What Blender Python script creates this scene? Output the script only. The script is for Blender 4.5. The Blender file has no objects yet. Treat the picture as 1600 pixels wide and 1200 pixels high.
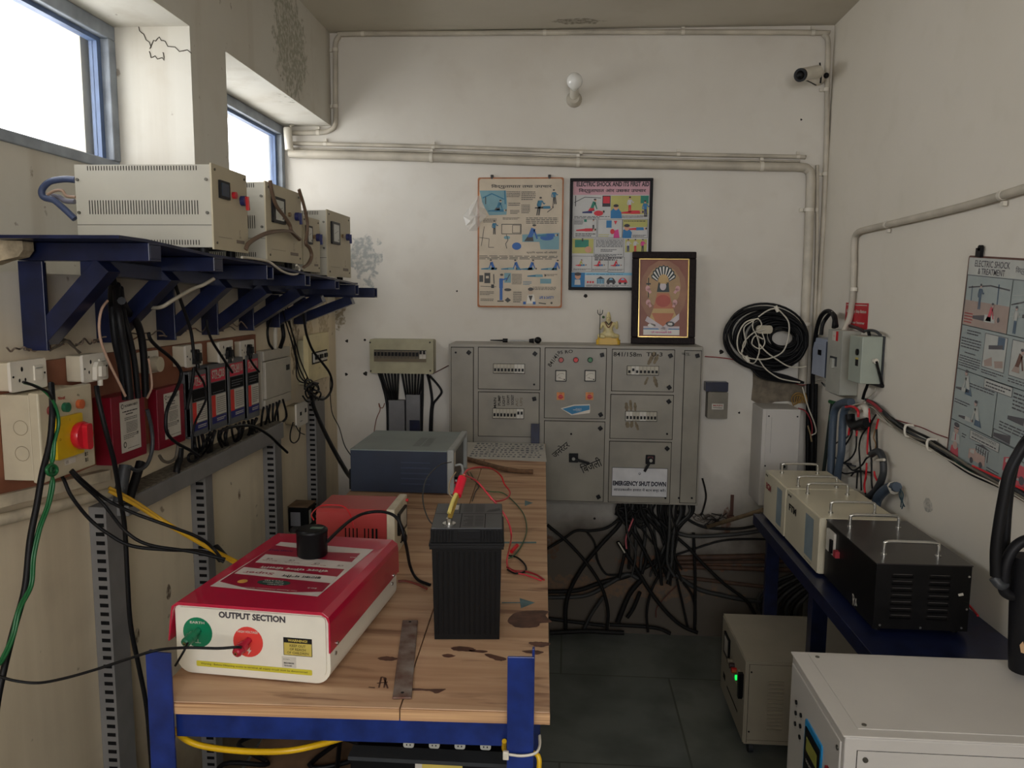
import bpy, math, random
from math import sin, cos, pi, radians
from mathutils import Vector as V, Matrix
random.seed(7)
SC = bpy.context.scene
COL = SC.collection

# ------------------------------------------------------------------ camera
FPX = 1205.0
PSI, TH, RO = radians(4.0), radians(6.8), radians(0.45)
CAMP = V((0, 0, 1.6))
_F = V((-sin(PSI)*cos(TH), cos(PSI)*cos(TH), -sin(TH)))
_R = V((cos(PSI), sin(PSI), 0)); _U = _R.cross(_F)
CR = _R*cos(RO) + _U*sin(RO); CU = -_R*sin(RO) + _U*cos(RO)
cam = bpy.data.cameras.new('camera'); camo = bpy.data.objects.new('camera', cam); COL.objects.link(camo)
cam.sensor_fit = 'HORIZONTAL'; cam.sensor_width = 36.0; cam.lens = FPX*36.0/1600.0
cam.clip_start = 0.02; cam.clip_end = 200
m = Matrix((CR, CU, -_F)).transposed().to_4x4(); m.translation = CAMP
camo.matrix_world = m
SC.camera = camo

def W(x, y, ax, v):
    """room point seen at photo pixel (x, y) that lies on the plane ax = v"""
    r = _F + CR*((x-800)/FPX) + CU*((600-y)/FPX)
    i = 'XYZ'.index(ax)
    return CAMP + r*((v-CAMP[i])/r[i])

# ------------------------------------------------------------------ world and exposure
wd = bpy.data.worlds.new('sky'); SC.world = wd; wd.use_nodes = True
nt = wd.node_tree; bg = nt.nodes['Background']
bg.inputs[0].default_value = (0.985, 0.972, 0.985, 1); bg.inputs[1].default_value = 8.5
SC.view_settings.view_transform = 'Standard'; SC.view_settings.look = 'None'
SC.view_settings.gamma = 1.0; SC.view_settings.use_curve_mapping = False
SC.view_settings.exposure = 0.0
try:
    SC.cycles.max_bounces = 10; SC.cycles.diffuse_bounces = 6; SC.cycles.transparent_max_bounces = 12
    SC.cycles.sample_clamp_indirect = 6.0; SC.cycles.caustics_reflective = False; SC.cycles.caustics_refractive = False
except Exception: pass
XL, XR, YB, ZC, YR = -1.07, 1.115, 3.518, 2.735, -1.5
XW = -1.30
def portal(name, loc, rot, sx, sy):
    l = bpy.data.lights.new(name, 'AREA'); l.shape = 'RECTANGLE'; l.size = sx; l.size_y = sy
    l.cycles.is_portal = True
    o = bpy.data.objects.new(name, l); COL.objects.link(o); o.location = loc; o.rotation_euler = rot
portal('daylight_window_portal', (-1.36, 1.4, 2.14), (0, -pi/2, 0), 0.36, 1.5)
portal('daylight_window_portal', (-1.36, 2.97, 2.14), (0, -pi/2, 0), 0.36, 1.0)
portal('daylight_rear_opening_portal', (0.1, YR-0.05, 1.9), (pi/2, 0, 0), 1.7, 1.2)  # guides sky light through the unseen opening shaped in the rear wall

# ------------------------------------------------------------------ materials
def lin(c): 
    c = c/255.0
    return c/12.92 if c <= 0.04045 else ((c+0.055)/1.055)**2.4
def rgb(t): return (lin(t[0]), lin(t[1]), lin(t[2]), 1)
_mats = {}
def mat(name, c, rough=0.6, metal=0.0, var=0.12, scale=18.0, bump=0.0, emit=0.0, coat=0.0, c2=None, stretch=None):
    if name in _mats: return _mats[name]
    m = bpy.data.materials.new(name); m.use_nodes = True; t = m.node_tree; n = t.nodes; L = t.links
    b = n['Principled BSDF']; b.inputs['Roughness'].default_value = rough; b.inputs['Metallic'].default_value = metal
    if max(c) < 34: b.inputs['Specular IOR Level'].default_value = 0.22   # matt blacks
    if coat: b.inputs['Coat Weight'].default_value = coat
    g = n.new('ShaderNodeNewGeometry'); src = g.outputs['Position']
    if stretch:
        mp = n.new('ShaderNodeMapping'); mp.inputs['Scale'].default_value = stretch; L.new(src, mp.inputs[0]); src = mp.outputs[0]
    nz = n.new('ShaderNodeTexNoise'); nz.inputs['Scale'].default_value = scale; nz.inputs['Detail'].default_value = 5
    L.new(src, nz.inputs['Vector'])
    r = n.new('ShaderNodeValToRGB'); a = rgb(c); d = rgb(c2) if c2 else tuple(x*(1-var*1.6) for x in a[:3])+(1,)
    r.color_ramp.elements[0].position = 0.3; r.color_ramp.elements[1].position = 0.7
    r.color_ramp.elements[0].color = d; r.color_ramp.elements[1].color = a
    L.new(nz.outputs['Fac'], r.inputs[0]); L.new(r.outputs[0], b.inputs['Base Color'])
    if bump:
        bp = n.new('ShaderNodeBump'); bp.inputs['Strength'].default_value = bump; bp.inputs['Distance'].default_value = 0.004
        L.new(nz.outputs['Fac'], bp.inputs['Height']); L.new(bp.outputs[0], b.inputs['Normal'])
    if emit:
        b.inputs['Emission Color'].default_value = rgb(c); b.inputs['Emission Strength'].default_value = emit
    _mats[name] = m
    return m
def col(r, g, b, rough=0.55, metal=0.0, **k):
    return mat('paint_%d_%d_%d_%d_%d' % (r, g, b, int(rough*100), int(metal*10)), (r, g, b), rough, metal, k.pop('var', 0.08), **k)

def stained(name, c, spots, rough=0.85, dirt=(150, 138, 115), dirt_amt=0.35, low=None, streak=False, specks=False, under=None):
    """painted plaster: mottled paint, dirt, and patches (centre, radii, colour, edge noise)"""
    m = bpy.data.materials.new(name); m.use_nodes = True; t = m.node_tree; n = t.nodes; L = t.links
    b = n['Principled BSDF']; b.inputs['Roughness'].default_value = rough
    g = n.new('ShaderNodeNewGeometry')
    def noise(scale, detail=5, st=None):
        src = g.outputs['Position']
        if st:
            mp = n.new('ShaderNodeMapping'); mp.inputs['Scale'].default_value = st; L.new(src, mp.inputs[0]); src = mp.outputs[0]
        z = n.new('ShaderNodeTexNoise'); z.inputs['Scale'].default_value = scale; z.inputs['Detail'].default_value = detail
        L.new(src, z.inputs['Vector']); return z.outputs['Fac']
    def ramp(x, p0, p1, v0=0.0, v1=1.0):
        r = n.new('ShaderNodeMapRange'); r.clamp = True; L.new(x, r.inputs[0])
        for i, v in zip((1, 2, 3, 4), (p0, p1, v0, v1)): r.inputs[i].default_value = v
        return r.outputs[0]
    def mix(fac, a, bcol):
        x = n.new('ShaderNodeMix'); x.data_type = 'RGBA'; L.new(fac, x.inputs[0])
        if isinstance(a, tuple): x.inputs[6].default_value = a
        else: L.new(a, x.inputs[6])
        if isinstance(bcol, tuple): x.inputs[7].default_value = bcol
        else: L.new(bcol, x.inputs[7])
        return x.outputs[2]
    def mth(op, a, bb):
        x = n.new('ShaderNodeMath'); x.operation = op
        for i, v in enumerate((a, bb)):
            if isinstance(v, (int, float)): x.inputs[i].default_value = v
            else: L.new(v, x.inputs[i])
        return x.outputs[0]
    base = rgb(c)
    if under:   # the lower coat of paint is a different colour
        sz = n.new('ShaderNodeSeparateXYZ'); L.new(g.outputs['Position'], sz.inputs[0])
        base = mix(ramp(mth('ADD', sz.outputs[2], mth('MULTIPLY', noise(4, 5), 0.12)), under[0], under[0]+0.12, 1.0, 0.0), base, rgb(under[1]))
    cur = mix(ramp(noise(1.7, 6), 0.38, 0.68, 0, dirt_amt), base, rgb(dirt))
    cur = mix(ramp(noise(9, 6), 0.55, 0.8, 0, 0.25), cur, rgb(dirt))
    if streak:
        cur = mix(ramp(noise(1.0, 6, (9, 9, 0.5)), 0.5, 0.85, 0, 0.4), cur, rgb((135, 115, 85)))
    if specks:
        cur = mix(ramp(noise(26, 3), 0.70, 0.76, 0, 0.6), cur, rgb((90, 66, 40)))
    if low:   # (height, colour): grime plus painted-in shade, darkening the wall towards the floor
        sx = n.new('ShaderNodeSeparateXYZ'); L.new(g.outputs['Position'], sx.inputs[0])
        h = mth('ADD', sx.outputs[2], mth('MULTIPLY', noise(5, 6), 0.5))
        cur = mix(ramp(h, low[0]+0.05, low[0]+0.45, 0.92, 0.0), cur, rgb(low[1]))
    rough_n = noise(28, 6); hgt = noise(60, 4)
    for (cx, cy, cz), (rx, ry, rz), pc, en in spots:
        mp = n.new('ShaderNodeMapping'); mp.vector_type = 'TEXTURE'
        mp.inputs['Location'].default_value = (cx, cy, cz); mp.inputs['Scale'].default_value = (rx, ry, rz)
        L.new(g.outputs['Position'], mp.inputs[0])
        ln = n.new('ShaderNodeVectorMath'); ln.operation = 'LENGTH'; L.new(mp.outputs[0], ln.inputs[0])
        d = mth('ADD', ln.outputs['Value'], mth('MULTIPLY', mth('SUBTRACT', rough_n, 0.5), en))
        f = ramp(d, 0.9, 1.05, 0.85, 0.0)
        f = mth('MULTIPLY', f, ramp(hgt, 0.38, 0.55, 0.25, 1.0))
        cur = mix(f, cur, rgb(pc))
    L.new(cur, b.inputs['Base Color'])
    bp = n.new('ShaderNodeBump'); bp.inputs['Strength'].default_value = 0.25; bp.inputs['Distance'].default_value = 0.006
    L.new(noise(14, 8), bp.inputs['Height']); L.new(bp.outputs[0], b.inputs['Normal'])
    return m

# ------------------------------------------------------------------ mesh kit
def frame(o, u, v, n=None):
    u = V(u).normalized(); v = V(v).normalized(); n = V(n) if n else u.cross(v)
    m = Matrix((u, v, n)).transposed().to_4x4(); m.translation = V(o); return m
def back(y, x=0, z=0): return frame((x, y, z), (1, 0, 0), (0, 0, 1))         # faces the room from the back wall
def leftw(x, y=0, z=0): return frame((x, y, z), (0, 1, 0), (0, 0, 1))        # faces +X
def rightw(x, y=0, z=0): return frame((x, y, z), (0, -1, 0), (0, 0, 1))      # faces -X
def rotz(o, a): m = Matrix.Rotation(a, 4, 'Z'); m.translation = V(o); return m

def smooth_path(pts, k=6):
    P = [V(p) for p in pts]
    if len(P) < 3: return P
    Q = [P[0]*2-P[1]] + P + [P[-1]*2-P[-2]]
    out = []
    for i in range(1, len(Q)-2):
        a, b, c, d = Q[i-1:i+3]
        for j in range(k):
            t = j/k
            out.append(0.5*((2*b)+(c-a)*t+(2*a-5*b+4*c-d)*t*t+(3*b-a-3*c+d)*t*t*t))
    out.append(P[-1]); return out

_glyph = {}
def glyphs(s, bold=0.0, res=2):
    k = (s, bold)
    if k not in _glyph:
        c = bpy.data.curves.new('text', 'FONT'); c.body = s; c.resolution_u = res; c.offset = bold; c.align_x = 'CENTER'; c.align_y = 'CENTER'
        o = bpy.data.objects.new('text', c); COL.objects.link(o)
        bpy.context.view_layer.update()
        me = bpy.data.meshes.new_from_object(o.evaluated_get(bpy.context.evaluated_depsgraph_get()))
        vs = [v.co.copy() for v in me.vertices]; fs = [tuple(p.vertices) for p in me.polygons]
        if fs:
            p0 = me.polygons[0].normal.z
            if p0 < 0: fs = [f[::-1] for f in fs]
        _glyph[k] = (vs, fs)
        bpy.data.objects.remove(o); bpy.data.curves.remove(c); bpy.data.meshes.remove(me)
    return _glyph[k]

class MB:
    def __init__(s): s.v = []; s.f = []; s.mi = []; s.ms = []; s.sm = []; s.M = Matrix.Identity(4); s.m = None
    def at(s, M): s.M = M; return s
    def use(s, m): s.m = m; return s
    def _m(s, m):
        m = m or s.m
        if m not in s.ms: s.ms.append(m)
        return s.ms.index(m)
    def add(s, vs, fs, m=None, smooth=False):
        b = len(s.v); i = s._m(m)
        s.v += [s.M @ V(p) for p in vs]; s.f += [tuple(b+k for k in f) for f in fs]
        s.mi += [i]*len(fs); s.sm += [smooth]*len(fs); return s
    def box(s, x0, x1, y0, y1, z0, z1, m=None):
        vs = [(x, y, z) for z in (z0, z1) for y in (y0, y1) for x in (x0, x1)]
        return s.add(vs, [(0, 2, 3, 1), (4, 5, 7, 6), (0, 1, 5, 4), (2, 6, 7, 3), (0, 4, 6, 2), (1, 3, 7, 5)], m)
    def hexa(s, vs, m=None):   # vs ordered like box
        return s.add(vs, [(0, 2, 3, 1), (4, 5, 7, 6), (0, 1, 5, 4), (2, 6, 7, 3), (0, 4, 6, 2), (1, 3, 7, 5)], m)
    def bar(s, p, q, w, h, m=None, up=(0, 0, 1)):
        p, q = V(p), V(q); d = (q-p).normalized(); u = V(up); a = d.cross(u).normalized(); b = a.cross(d)
        vs = [c + a*x + b*y for c in (p, q) for y in (-h/2, h/2) for x in (-w/2, w/2)]
        return s.add(vs, [(0, 1, 3, 2), (4, 6, 7, 5), (0, 4, 5, 1), (2, 3, 7, 6), (0, 2, 6, 4), (1, 5, 7, 3)], m)
    def prism(s, poly, z0, z1, m=None, smooth=False):   # poly counter-clockwise in local xy
        n = len(poly); vs = [(x, y, z0) for x, y in poly] + [(x, y, z1) for x, y in poly]
        s.add(vs, [tuple(range(n))[::-1], tuple(range(n, 2*n))], m)
        return s.add(vs, [(i, (i+1) % n, n+(i+1) % n, n+i) for i in range(n)], m, smooth)
    def rr(s, x0, x1, y0, y1, z0, z1, r, m=None, k=4):
        poly = []
        for cx, cy, a0 in ((x1-r, y0+r, -90), (x1-r, y1-r, 0), (x0+r, y1-r, 90), (x0+r, y0+r, 180)):
            for i in range(k+1):
                a = radians(a0+90*i/k); poly.append((cx+r*cos(a), cy+r*sin(a)))
        return s.prism(poly, z0, z1, m)
    def cyl(s, p, q, r, r1=None, n=16, m=None, cap=True, smooth=True):
        p, q = V(p), V(q); r1 = r if r1 is None else r1; d = (q-p).normalized()
        a = d.orthogonal().normalized(); b = d.cross(a)
        vs = [c + a*(rr*cos(2*pi*i/n)) + b*(rr*sin(2*pi*i/n)) for c, rr in ((p, r), (q, r1)) for i in range(n)]
        s.add(vs, [(i, (i+1) % n, n+(i+1) % n, n+i) for i in range(n)], m, smooth)
        if cap: s.add(vs, [tuple(range(n))[::-1], tuple(range(n, 2*n))], m)
        return s
    def tube(s, pts, r, n=8, m=None, k=6, smooth=True, flat=None):
        P = smooth_path(pts, k) if k > 1 else [V(p) for p in pts]
        if len(P) < 2: return s
        vs = []; N = None
        for i, p in enumerate(P):
            d = (P[min(i+1, len(P)-1)] - P[max(i-1, 0)])
            if d.length < 1e-9: d = V((0, 0, 1))
            d.normalize()
            N = d.orthogonal().normalized() if N is None else (N - d*N.dot(d)).normalized()
            B = d.cross(N)
            for j in range(n):
                a = 2*pi*j/n; vs.append(p + N*(r*cos(a)) + B*((flat or r)*sin(a)))
        fs = []
        for i in range(len(P)-1):
            for j in range(n): fs.append((i*n+j, i*n+(j+1) % n, (i+1)*n+(j+1) % n, (i+1)*n+j))
        s.add(vs, fs, m, smooth)
        s.add(vs, [tuple(range(n))[::-1], tuple(range((len(P)-1)*n, len(P)*n))], m)
        return s
    def lathe(s, prof, n=20, m=None, smooth=True):   # around local z
        vs = [(r*cos(2*pi*i/n), r*sin(2*pi*i/n), z) for r, z in prof for i in range(n)]
        fs = [(k*n+i, k*n+(i+1) % n, (k+1)*n+(i+1) % n, (k+1)*n+i) for k in range(len(prof)-1) for i in range(n)]
        s.add(vs, fs, m, smooth); return s.add(vs, [tuple(range(n))[::-1], tuple(range((len(prof)-1)*n, len(prof)*n))], m)
    def sph(s, c, r, m=None, n=14, k=8, sc=(1, 1, 1)):
        c = V(c); vs = []; 
        for j in range(1, k):
            t = pi*j/k
            for i in range(n): vs.append(c+V((r*sc[0]*sin(t)*cos(2*pi*i/n), r*sc[1]*sin(t)*sin(2*pi*i/n), r*sc[2]*cos(t))))
        vs += [c+V((0, 0, r*sc[2])), c-V((0, 0, r*sc[2]))]; a, b = len(vs)-2, len(vs)-1
        fs = [((j+1)*n+i, (j+1)*n+(i+1) % n, j*n+(i+1) % n, j*n+i) for j in range(k-2) for i in range(n)]
        fs += [(i, (i+1) % n, a) for i in range(n)] + [((k-2)*n+(i+1) % n, (k-2)*n+i, b) for i in range(n)]
        return s.add(vs, fs, m, True)
    def disc(s, cx, cy, z, r, m=None, n=18, ry=None):
        return s.add([(cx+r*cos(2*pi*i/n), cy+(ry or r)*sin(2*pi*i/n), z) for i in range(n)], [tuple(range(n))], m)
    def rect(s, x0, x1, y0, y1, z, m=None): return s.add([(x0, y0, z), (x1, y0, z), (x1, y1, z), (x0, y1, z)], [(0, 1, 2, 3)], m)
    def poly(s, pts, z, m=None):
        a = sum(pts[i][0]*pts[(i+1) % len(pts)][1]-pts[(i+1) % len(pts)][0]*pts[i][1] for i in range(len(pts)))
        if a < 0: pts = pts[::-1]
        return s.add([(x, y, z) for x, y in pts], [tuple(range(len(pts)))], m)
    def stroke(s, pts, w, z, m=None):   # flat line
        for (x0, y0), (x1, y1) in zip(pts, pts[1:]):
            d = math.hypot(x1-x0, y1-y0) or 1; nx, ny = -(y1-y0)/d*w/2, (x1-x0)/d*w/2
            s.poly([(x0-nx, y0-ny), (x1-nx, y1-ny), (x1+nx, y1+ny), (x0+nx, y0+ny)], z, m)
        return s
    def text(s, body, cx, cy, z, w=None, h=0.01, m=None, rot=0.0, bold=0.0, flip=False):
        vs, fs = glyphs(body, bold)
        if not vs: return s
        xs = [v.x for v in vs]; ys = [v.y for v in vs]; W0 = max(xs)-min(xs) or 1; H0 = max(ys)-min(ys) or 1
        sy = h/H0; sx = (w/W0) if w else sy; mx, my = (max(xs)+min(xs))/2, (max(ys)+min(ys))/2
        ca, sa = cos(rot), sin(rot); out = []
        for v in vs:
            a, b = (v.x-mx)*sx, (v.y-my)*sy
            out.append((cx+a*ca-b*sa, cy+a*sa+b*ca, z))
        return s.add(out, fs, m)
    def build(s, name, parent=None, bevel=0.0, bseg=2, origin=None):
        me = bpy.data.meshes.new(name)
        if parent is not None: o0 = V(parent['_loc'])
        elif origin is not None: o0 = V(origin)
        else:
            xs = [v.x for v in s.v]; ys = [v.y for v in s.v]; zs = [v.z for v in s.v]
            o0 = V(((min(xs)+max(xs))/2, (min(ys)+max(ys))/2, min(zs)))
        me.from_pydata([tuple(v-o0) for v in s.v], [], s.f)
        for mm in s.ms: me.materials.append(mm)
        me.polygons.foreach_set('material_index', s.mi); me.polygons.foreach_set('use_smooth', s.sm)
        me.update()
        o = bpy.data.objects.new(name, me); COL.objects.link(o)
        if parent is not None: o.parent = parent; o['_loc'] = list(o0)
        else: o.location = o0; o['_loc'] = list(o0)
        if bevel:
            b = o.modifiers.new('bevel', 'BEVEL'); b.width = bevel; b.segments = bseg; b.limit_method = 'ANGLE'; b.angle_limit = radians(40)
        return o

def thing(name, label, cat, loc, group=None):
    o = bpy.data.objects.new(name, None); COL.objects.link(o); o.location = V(loc); o['_loc'] = list(V(loc))
    o.empty_display_size = 0.05
    o['label'] = label; o['category'] = cat
    if group: o['group'] = group
    return o
def tag(o, label, cat, group=None, kind=None):
    o['label'] = label; o['category'] = cat
    if group: o['group'] = group
    if kind: o['kind'] = kind
    return o
def struct(mb, name, bevel=0.0):
    o = mb.build(name, bevel=bevel); o['kind'] = 'structure'; return o
def px(pts, ax='Y', v=None):
    """pixel path onto a plane; each entry (x, y) or (x, y, plane value)"""
    out = []
    for p in pts: out.append(W(p[0], p[1], ax, p[2] if len(p) > 2 else v))
    return out

def cable(label, pts, r, m, cat='cable', name='cable', group=None, ends=None, k=6, n=8, flat=None):
    mb = MB().use(m); mb.tube(pts, r, n=n, k=k, flat=flat)
    return tag(mb.build(name), label, cat, group)

# common materials
BLK = mat('black_rubber', (17, 17, 19), 0.5, var=0.2)
BLK2 = mat('black_plastic', (14, 14, 16), 0.4, var=0.15)
DGR = mat('dark_grey_cable', (50, 53, 56), 0.5)
MGR = mat('grey_plastic_duct', (116, 116, 118), 0.5, var=0.15)
GRY = mat('grey_enamel', (150, 150, 142), 0.45, var=0.12)
WHT = mat('white_plastic', (212, 206, 192), 0.4, var=0.1)
PIPE = mat('painted_conduit', (196, 188, 172), 0.5, var=0.22, scale=9)
NAVY = mat('navy_blue_enamel', (24, 32, 66), 0.3, var=0.35, scale=22)
BLUE = mat('worn_blue_paint', (28, 50, 122), 0.3, var=0.3, scale=30)
DARK = mat('dark_slot', (14, 14, 15), 0.8)
STEEL = mat('bright_steel', (190, 188, 182), 0.25, 0.9)
BRASS = mat('brass', (200, 170, 90), 0.3, 0.9)
SCREW = mat('screw_metal', (110, 108, 100), 0.4, 0.8)
CREAM = mat('cream_enamel', (200, 194, 174), 0.4, var=0.12)
INK = mat('black_ink', (30, 28, 28), 0.7)
PAPER = mat('printed_paper', (205, 200, 188), 0.6)
REDW = mat('red_wire', (205, 28, 40), 0.4)
GRNW = mat('green_wire', (18, 92, 48), 0.4)
WHTW = mat('white_cord', (198, 192, 176), 0.5)
# ================================================================== the room
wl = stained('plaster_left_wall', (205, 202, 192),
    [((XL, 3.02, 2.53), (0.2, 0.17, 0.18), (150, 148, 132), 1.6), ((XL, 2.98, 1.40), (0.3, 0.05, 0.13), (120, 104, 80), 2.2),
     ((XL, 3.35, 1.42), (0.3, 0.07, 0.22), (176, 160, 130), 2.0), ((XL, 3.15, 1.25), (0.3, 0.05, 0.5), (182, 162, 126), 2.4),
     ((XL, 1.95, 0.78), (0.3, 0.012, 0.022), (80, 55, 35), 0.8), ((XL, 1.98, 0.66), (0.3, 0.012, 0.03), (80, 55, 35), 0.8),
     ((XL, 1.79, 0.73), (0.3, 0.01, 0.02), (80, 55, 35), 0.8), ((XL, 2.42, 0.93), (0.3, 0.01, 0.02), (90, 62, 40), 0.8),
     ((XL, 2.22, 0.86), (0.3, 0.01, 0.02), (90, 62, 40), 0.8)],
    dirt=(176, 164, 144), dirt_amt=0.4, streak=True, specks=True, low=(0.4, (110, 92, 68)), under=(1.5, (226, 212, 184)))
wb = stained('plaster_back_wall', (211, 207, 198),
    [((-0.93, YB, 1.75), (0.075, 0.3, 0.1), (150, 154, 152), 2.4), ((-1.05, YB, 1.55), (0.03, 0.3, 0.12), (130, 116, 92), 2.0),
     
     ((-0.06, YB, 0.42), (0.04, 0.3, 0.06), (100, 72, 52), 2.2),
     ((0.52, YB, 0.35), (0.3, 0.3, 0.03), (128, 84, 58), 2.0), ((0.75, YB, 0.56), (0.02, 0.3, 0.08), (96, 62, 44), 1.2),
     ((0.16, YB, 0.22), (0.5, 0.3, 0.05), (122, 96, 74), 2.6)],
    dirt=(180, 170, 156), dirt_amt=0.35, low=(0.62, (74, 64, 52)))  # dark foot of the wall: grime, deepened to stand for occlusion
wr = stained('plaster_right_wall', (216, 210, 198), [((XR, 2.39, 0.96), (0.3, 0.03, 0.02), (150, 148, 142), 1.6)], dirt=(196, 190, 172), dirt_amt=0.22)
cm = stained('ceiling_plaster', (196, 190, 176), [((0.03, 3.42, ZC), (0.1, 0.035, 0.3), (120, 112, 98), 1.2)], dirt=(168, 160, 142), dirt_amt=0.4)
T = 0.2
# left wall: solid below the sill and above the window heads, a pillar between the two window niches
SILL, HEAD = 1.63, 2.335
N1a, N1b, N2a = 0.65, 2.2, 2.43
w = MB().use(wl)
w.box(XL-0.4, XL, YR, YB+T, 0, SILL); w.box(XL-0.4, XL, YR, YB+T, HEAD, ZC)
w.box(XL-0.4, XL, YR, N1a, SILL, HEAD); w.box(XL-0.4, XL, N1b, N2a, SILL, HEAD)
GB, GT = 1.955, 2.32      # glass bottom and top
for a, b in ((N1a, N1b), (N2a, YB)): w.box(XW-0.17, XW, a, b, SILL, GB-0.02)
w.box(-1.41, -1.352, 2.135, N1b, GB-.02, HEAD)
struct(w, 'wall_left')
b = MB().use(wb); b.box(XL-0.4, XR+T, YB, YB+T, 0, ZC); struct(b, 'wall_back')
b = MB().use(wr); b.box(XR, XR+T, YR, YB, 0, ZC); struct(b, 'wall_right')
b = MB().use(wr); b.box(XL, -0.75, YR-T, YR, 0, ZC); b.box(0.95, XR, YR-T, YR, 0, ZC); b.box(-0.75, 0.95, YR-T, YR, 2.5, ZC); b.box(-0.75, 0.95, YR-T, YR, 0, 1.3); struct(b, 'wall_front')  # unseen rear wall; its high opening is shaped to cut low-angle light
b = MB().use(cm); b.box(XL-0.4, XR+T, YR-T, YB+T, ZC, ZC+0.15); struct(b, 'ceiling')
# the slab over the back has a slightly proud seam along the left beam
fl = bpy.data.materials.new('green_stone_floor'); fl.use_nodes = True
t = fl.node_tree; n = t.nodes; L = t.links; pb = n['Principled BSDF']; g = n.new('ShaderNodeNewGeometry')
br = n.new('ShaderNodeTexBrick'); br.offset = 0.5; br.inputs['Scale'].default_value = 1.0
br.inputs['Brick Width'].default_value = 0.9; br.inputs['Row Height'].default_value = 0.62; br.inputs['Mortar Size'].default_value = 0.004
br.inputs['Color1'].default_value = rgb((120, 124, 118)); br.inputs['Color2'].default_value = rgb((112, 117, 112)); br.inputs['Mortar'].default_value = rgb((84, 86, 78))
L.new(g.outputs['Position'], br.inputs['Vector'])
nz = n.new('ShaderNodeTexNoise'); nz.inputs['Scale'].default_value = 4.5; nz.inputs['Detail'].default_value = 7; L.new(g.outputs['Position'], nz.inputs['Vector'])
rp = n.new('ShaderNodeMapRange'); rp.inputs[1].default_value = 0.42; rp.inputs[2].default_value = 0.7; rp.inputs[4].default_value = 0.7; L.new(nz.outputs['Fac'], rp.inputs[0])
mx = n.new('ShaderNodeMix'); mx.data_type = 'RGBA'; L.new(rp.outputs[0], mx.inputs[0]); L.new(br.outputs['Color'], mx.inputs[6]); mx.inputs[7].default_value = rgb((70, 76, 70))
L.new(mx.outputs[2], pb.inputs['Base Color']); pb.inputs['Roughness'].default_value = 0.42
b = MB().use(fl); b.box(XL, XR, YR, YB, -0.1, 0); struct(b, 'floor')
gm = mat('outdoor_ground', (190, 186, 176), 0.9); b = MB().use(gm); b.box(-8, 8, -12, YR-T, -0.15, -0.02); struct(b, 'ground')

glass = bpy.data.materials.new('dusty_window_glass'); glass.use_nodes = True
t = glass.node_tree; n = t.nodes; L = t.links; n.remove(n['Principled BSDF']); out = n['Material Output']
tr = n.new('ShaderNodeBsdfTransparent'); tr.inputs[0].default_value = (0.93, 0.94, 0.94, 1); gl = n.new('ShaderNodeBsdfGlossy'); gl.inputs['Roughness'].default_value = 0.03
lw = n.new('ShaderNodeLayerWeight'); pw = n.new('ShaderNodeMath'); pw.operation = 'POWER'; L.new(lw.outputs['Facing'], pw.inputs[0]); pw.inputs[1].default_value = 5.0; fr = n.new('ShaderNodeMath'); fr.operation = 'MULTIPLY_ADD'; L.new(pw.outputs[0], fr.inputs[0]); fr.inputs[1].default_value = 0.5; fr.inputs[2].default_value = 0.04; m1 = n.new('ShaderNodeMixShader'); L.new(fr.outputs[0], m1.inputs[0]); L.new(tr.outputs[0], m1.inputs[1]); L.new(gl.outputs[0], m1.inputs[2])
df = n.new('ShaderNodeBsdfDiffuse'); df.inputs[0].default_value = (0.6, 0.58, 0.52, 1); m2 = n.new('ShaderNodeMixShader')
g = n.new('ShaderNodeNewGeometry'); nz = n.new('ShaderNodeTexNoise'); nz.inputs['Scale'].default_value = 9; nz.inputs['Detail'].default_value = 8; L.new(g.outputs['Position'], nz.inputs['Vector'])
rp = n.new('ShaderNodeMapRange'); rp.inputs[1].default_value = 0.55; rp.inputs[2].default_value = 0.8; rp.inputs[4].default_value = 0.2; rp.inputs[3].default_value = 0.02; L.new(nz.outputs['Fac'], rp.inputs[0])
L.new(rp.outputs[0], m2.inputs[0]); L.new(m1.outputs[0], m2.inputs[1]); L.new(df.outputs[0], m2.inputs[2]); L.new(m2.outputs[0], out.inputs[0])
FRM = mat('window_frame_grey_paint', (150, 158, 168), 0.5, var=0.25, scale=14)
for i, (a, bb) in enumerate(((N1a, N1b), (N2a, YB))):
    top = HEAD
    e = bpy.data.objects.new('window_%d' % (i+1), None); COL.objects.link(e); e.location = (XW, (a+bb)/2, GB); e['_loc'] = [XW, (a+bb)/2, GB]; e['kind'] = 'structure'
    f = MB().use(FRM)
    fw = 0.035
    f.box(XW-0.05, XW+0.012, a+0.001, bb-0.001, top-fw-0.005, top-0.001); f.box(XW-0.05, XW+0.008, a+0.001, bb-0.001, GB-0.02, GB+0.008)
    f.box(XW-0.05, XW+0.012, bb-fw, bb-0.001, GB+0.008, top-fw-0.005); f.box(XW-0.05, XW+0.012, a+0.001, a+fw, GB+0.008, top-fw-0.005)
    f.build('window_frame', e, bevel=0.003)
    s = MB().use(mat('sash_blue_grey', (96, 116, 152), 0.5, var=0.2))
    s.box(XW-0.035, XW-0.012, bb-fw-0.018, bb-fw, GB+0.008, top-fw-0.005); s.box(XW-0.035, XW-0.012, a+fw, bb-fw-0.018, top-fw-0.017, top-fw-0.005)
    s.build('window_sash', e)
    p = MB().use(glass); p.box(XW-0.026, XW-0.023, a+fw, bb-fw-0.018, GB+0.008, top-fw-0.017); p.build('window_glass', e)
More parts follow.
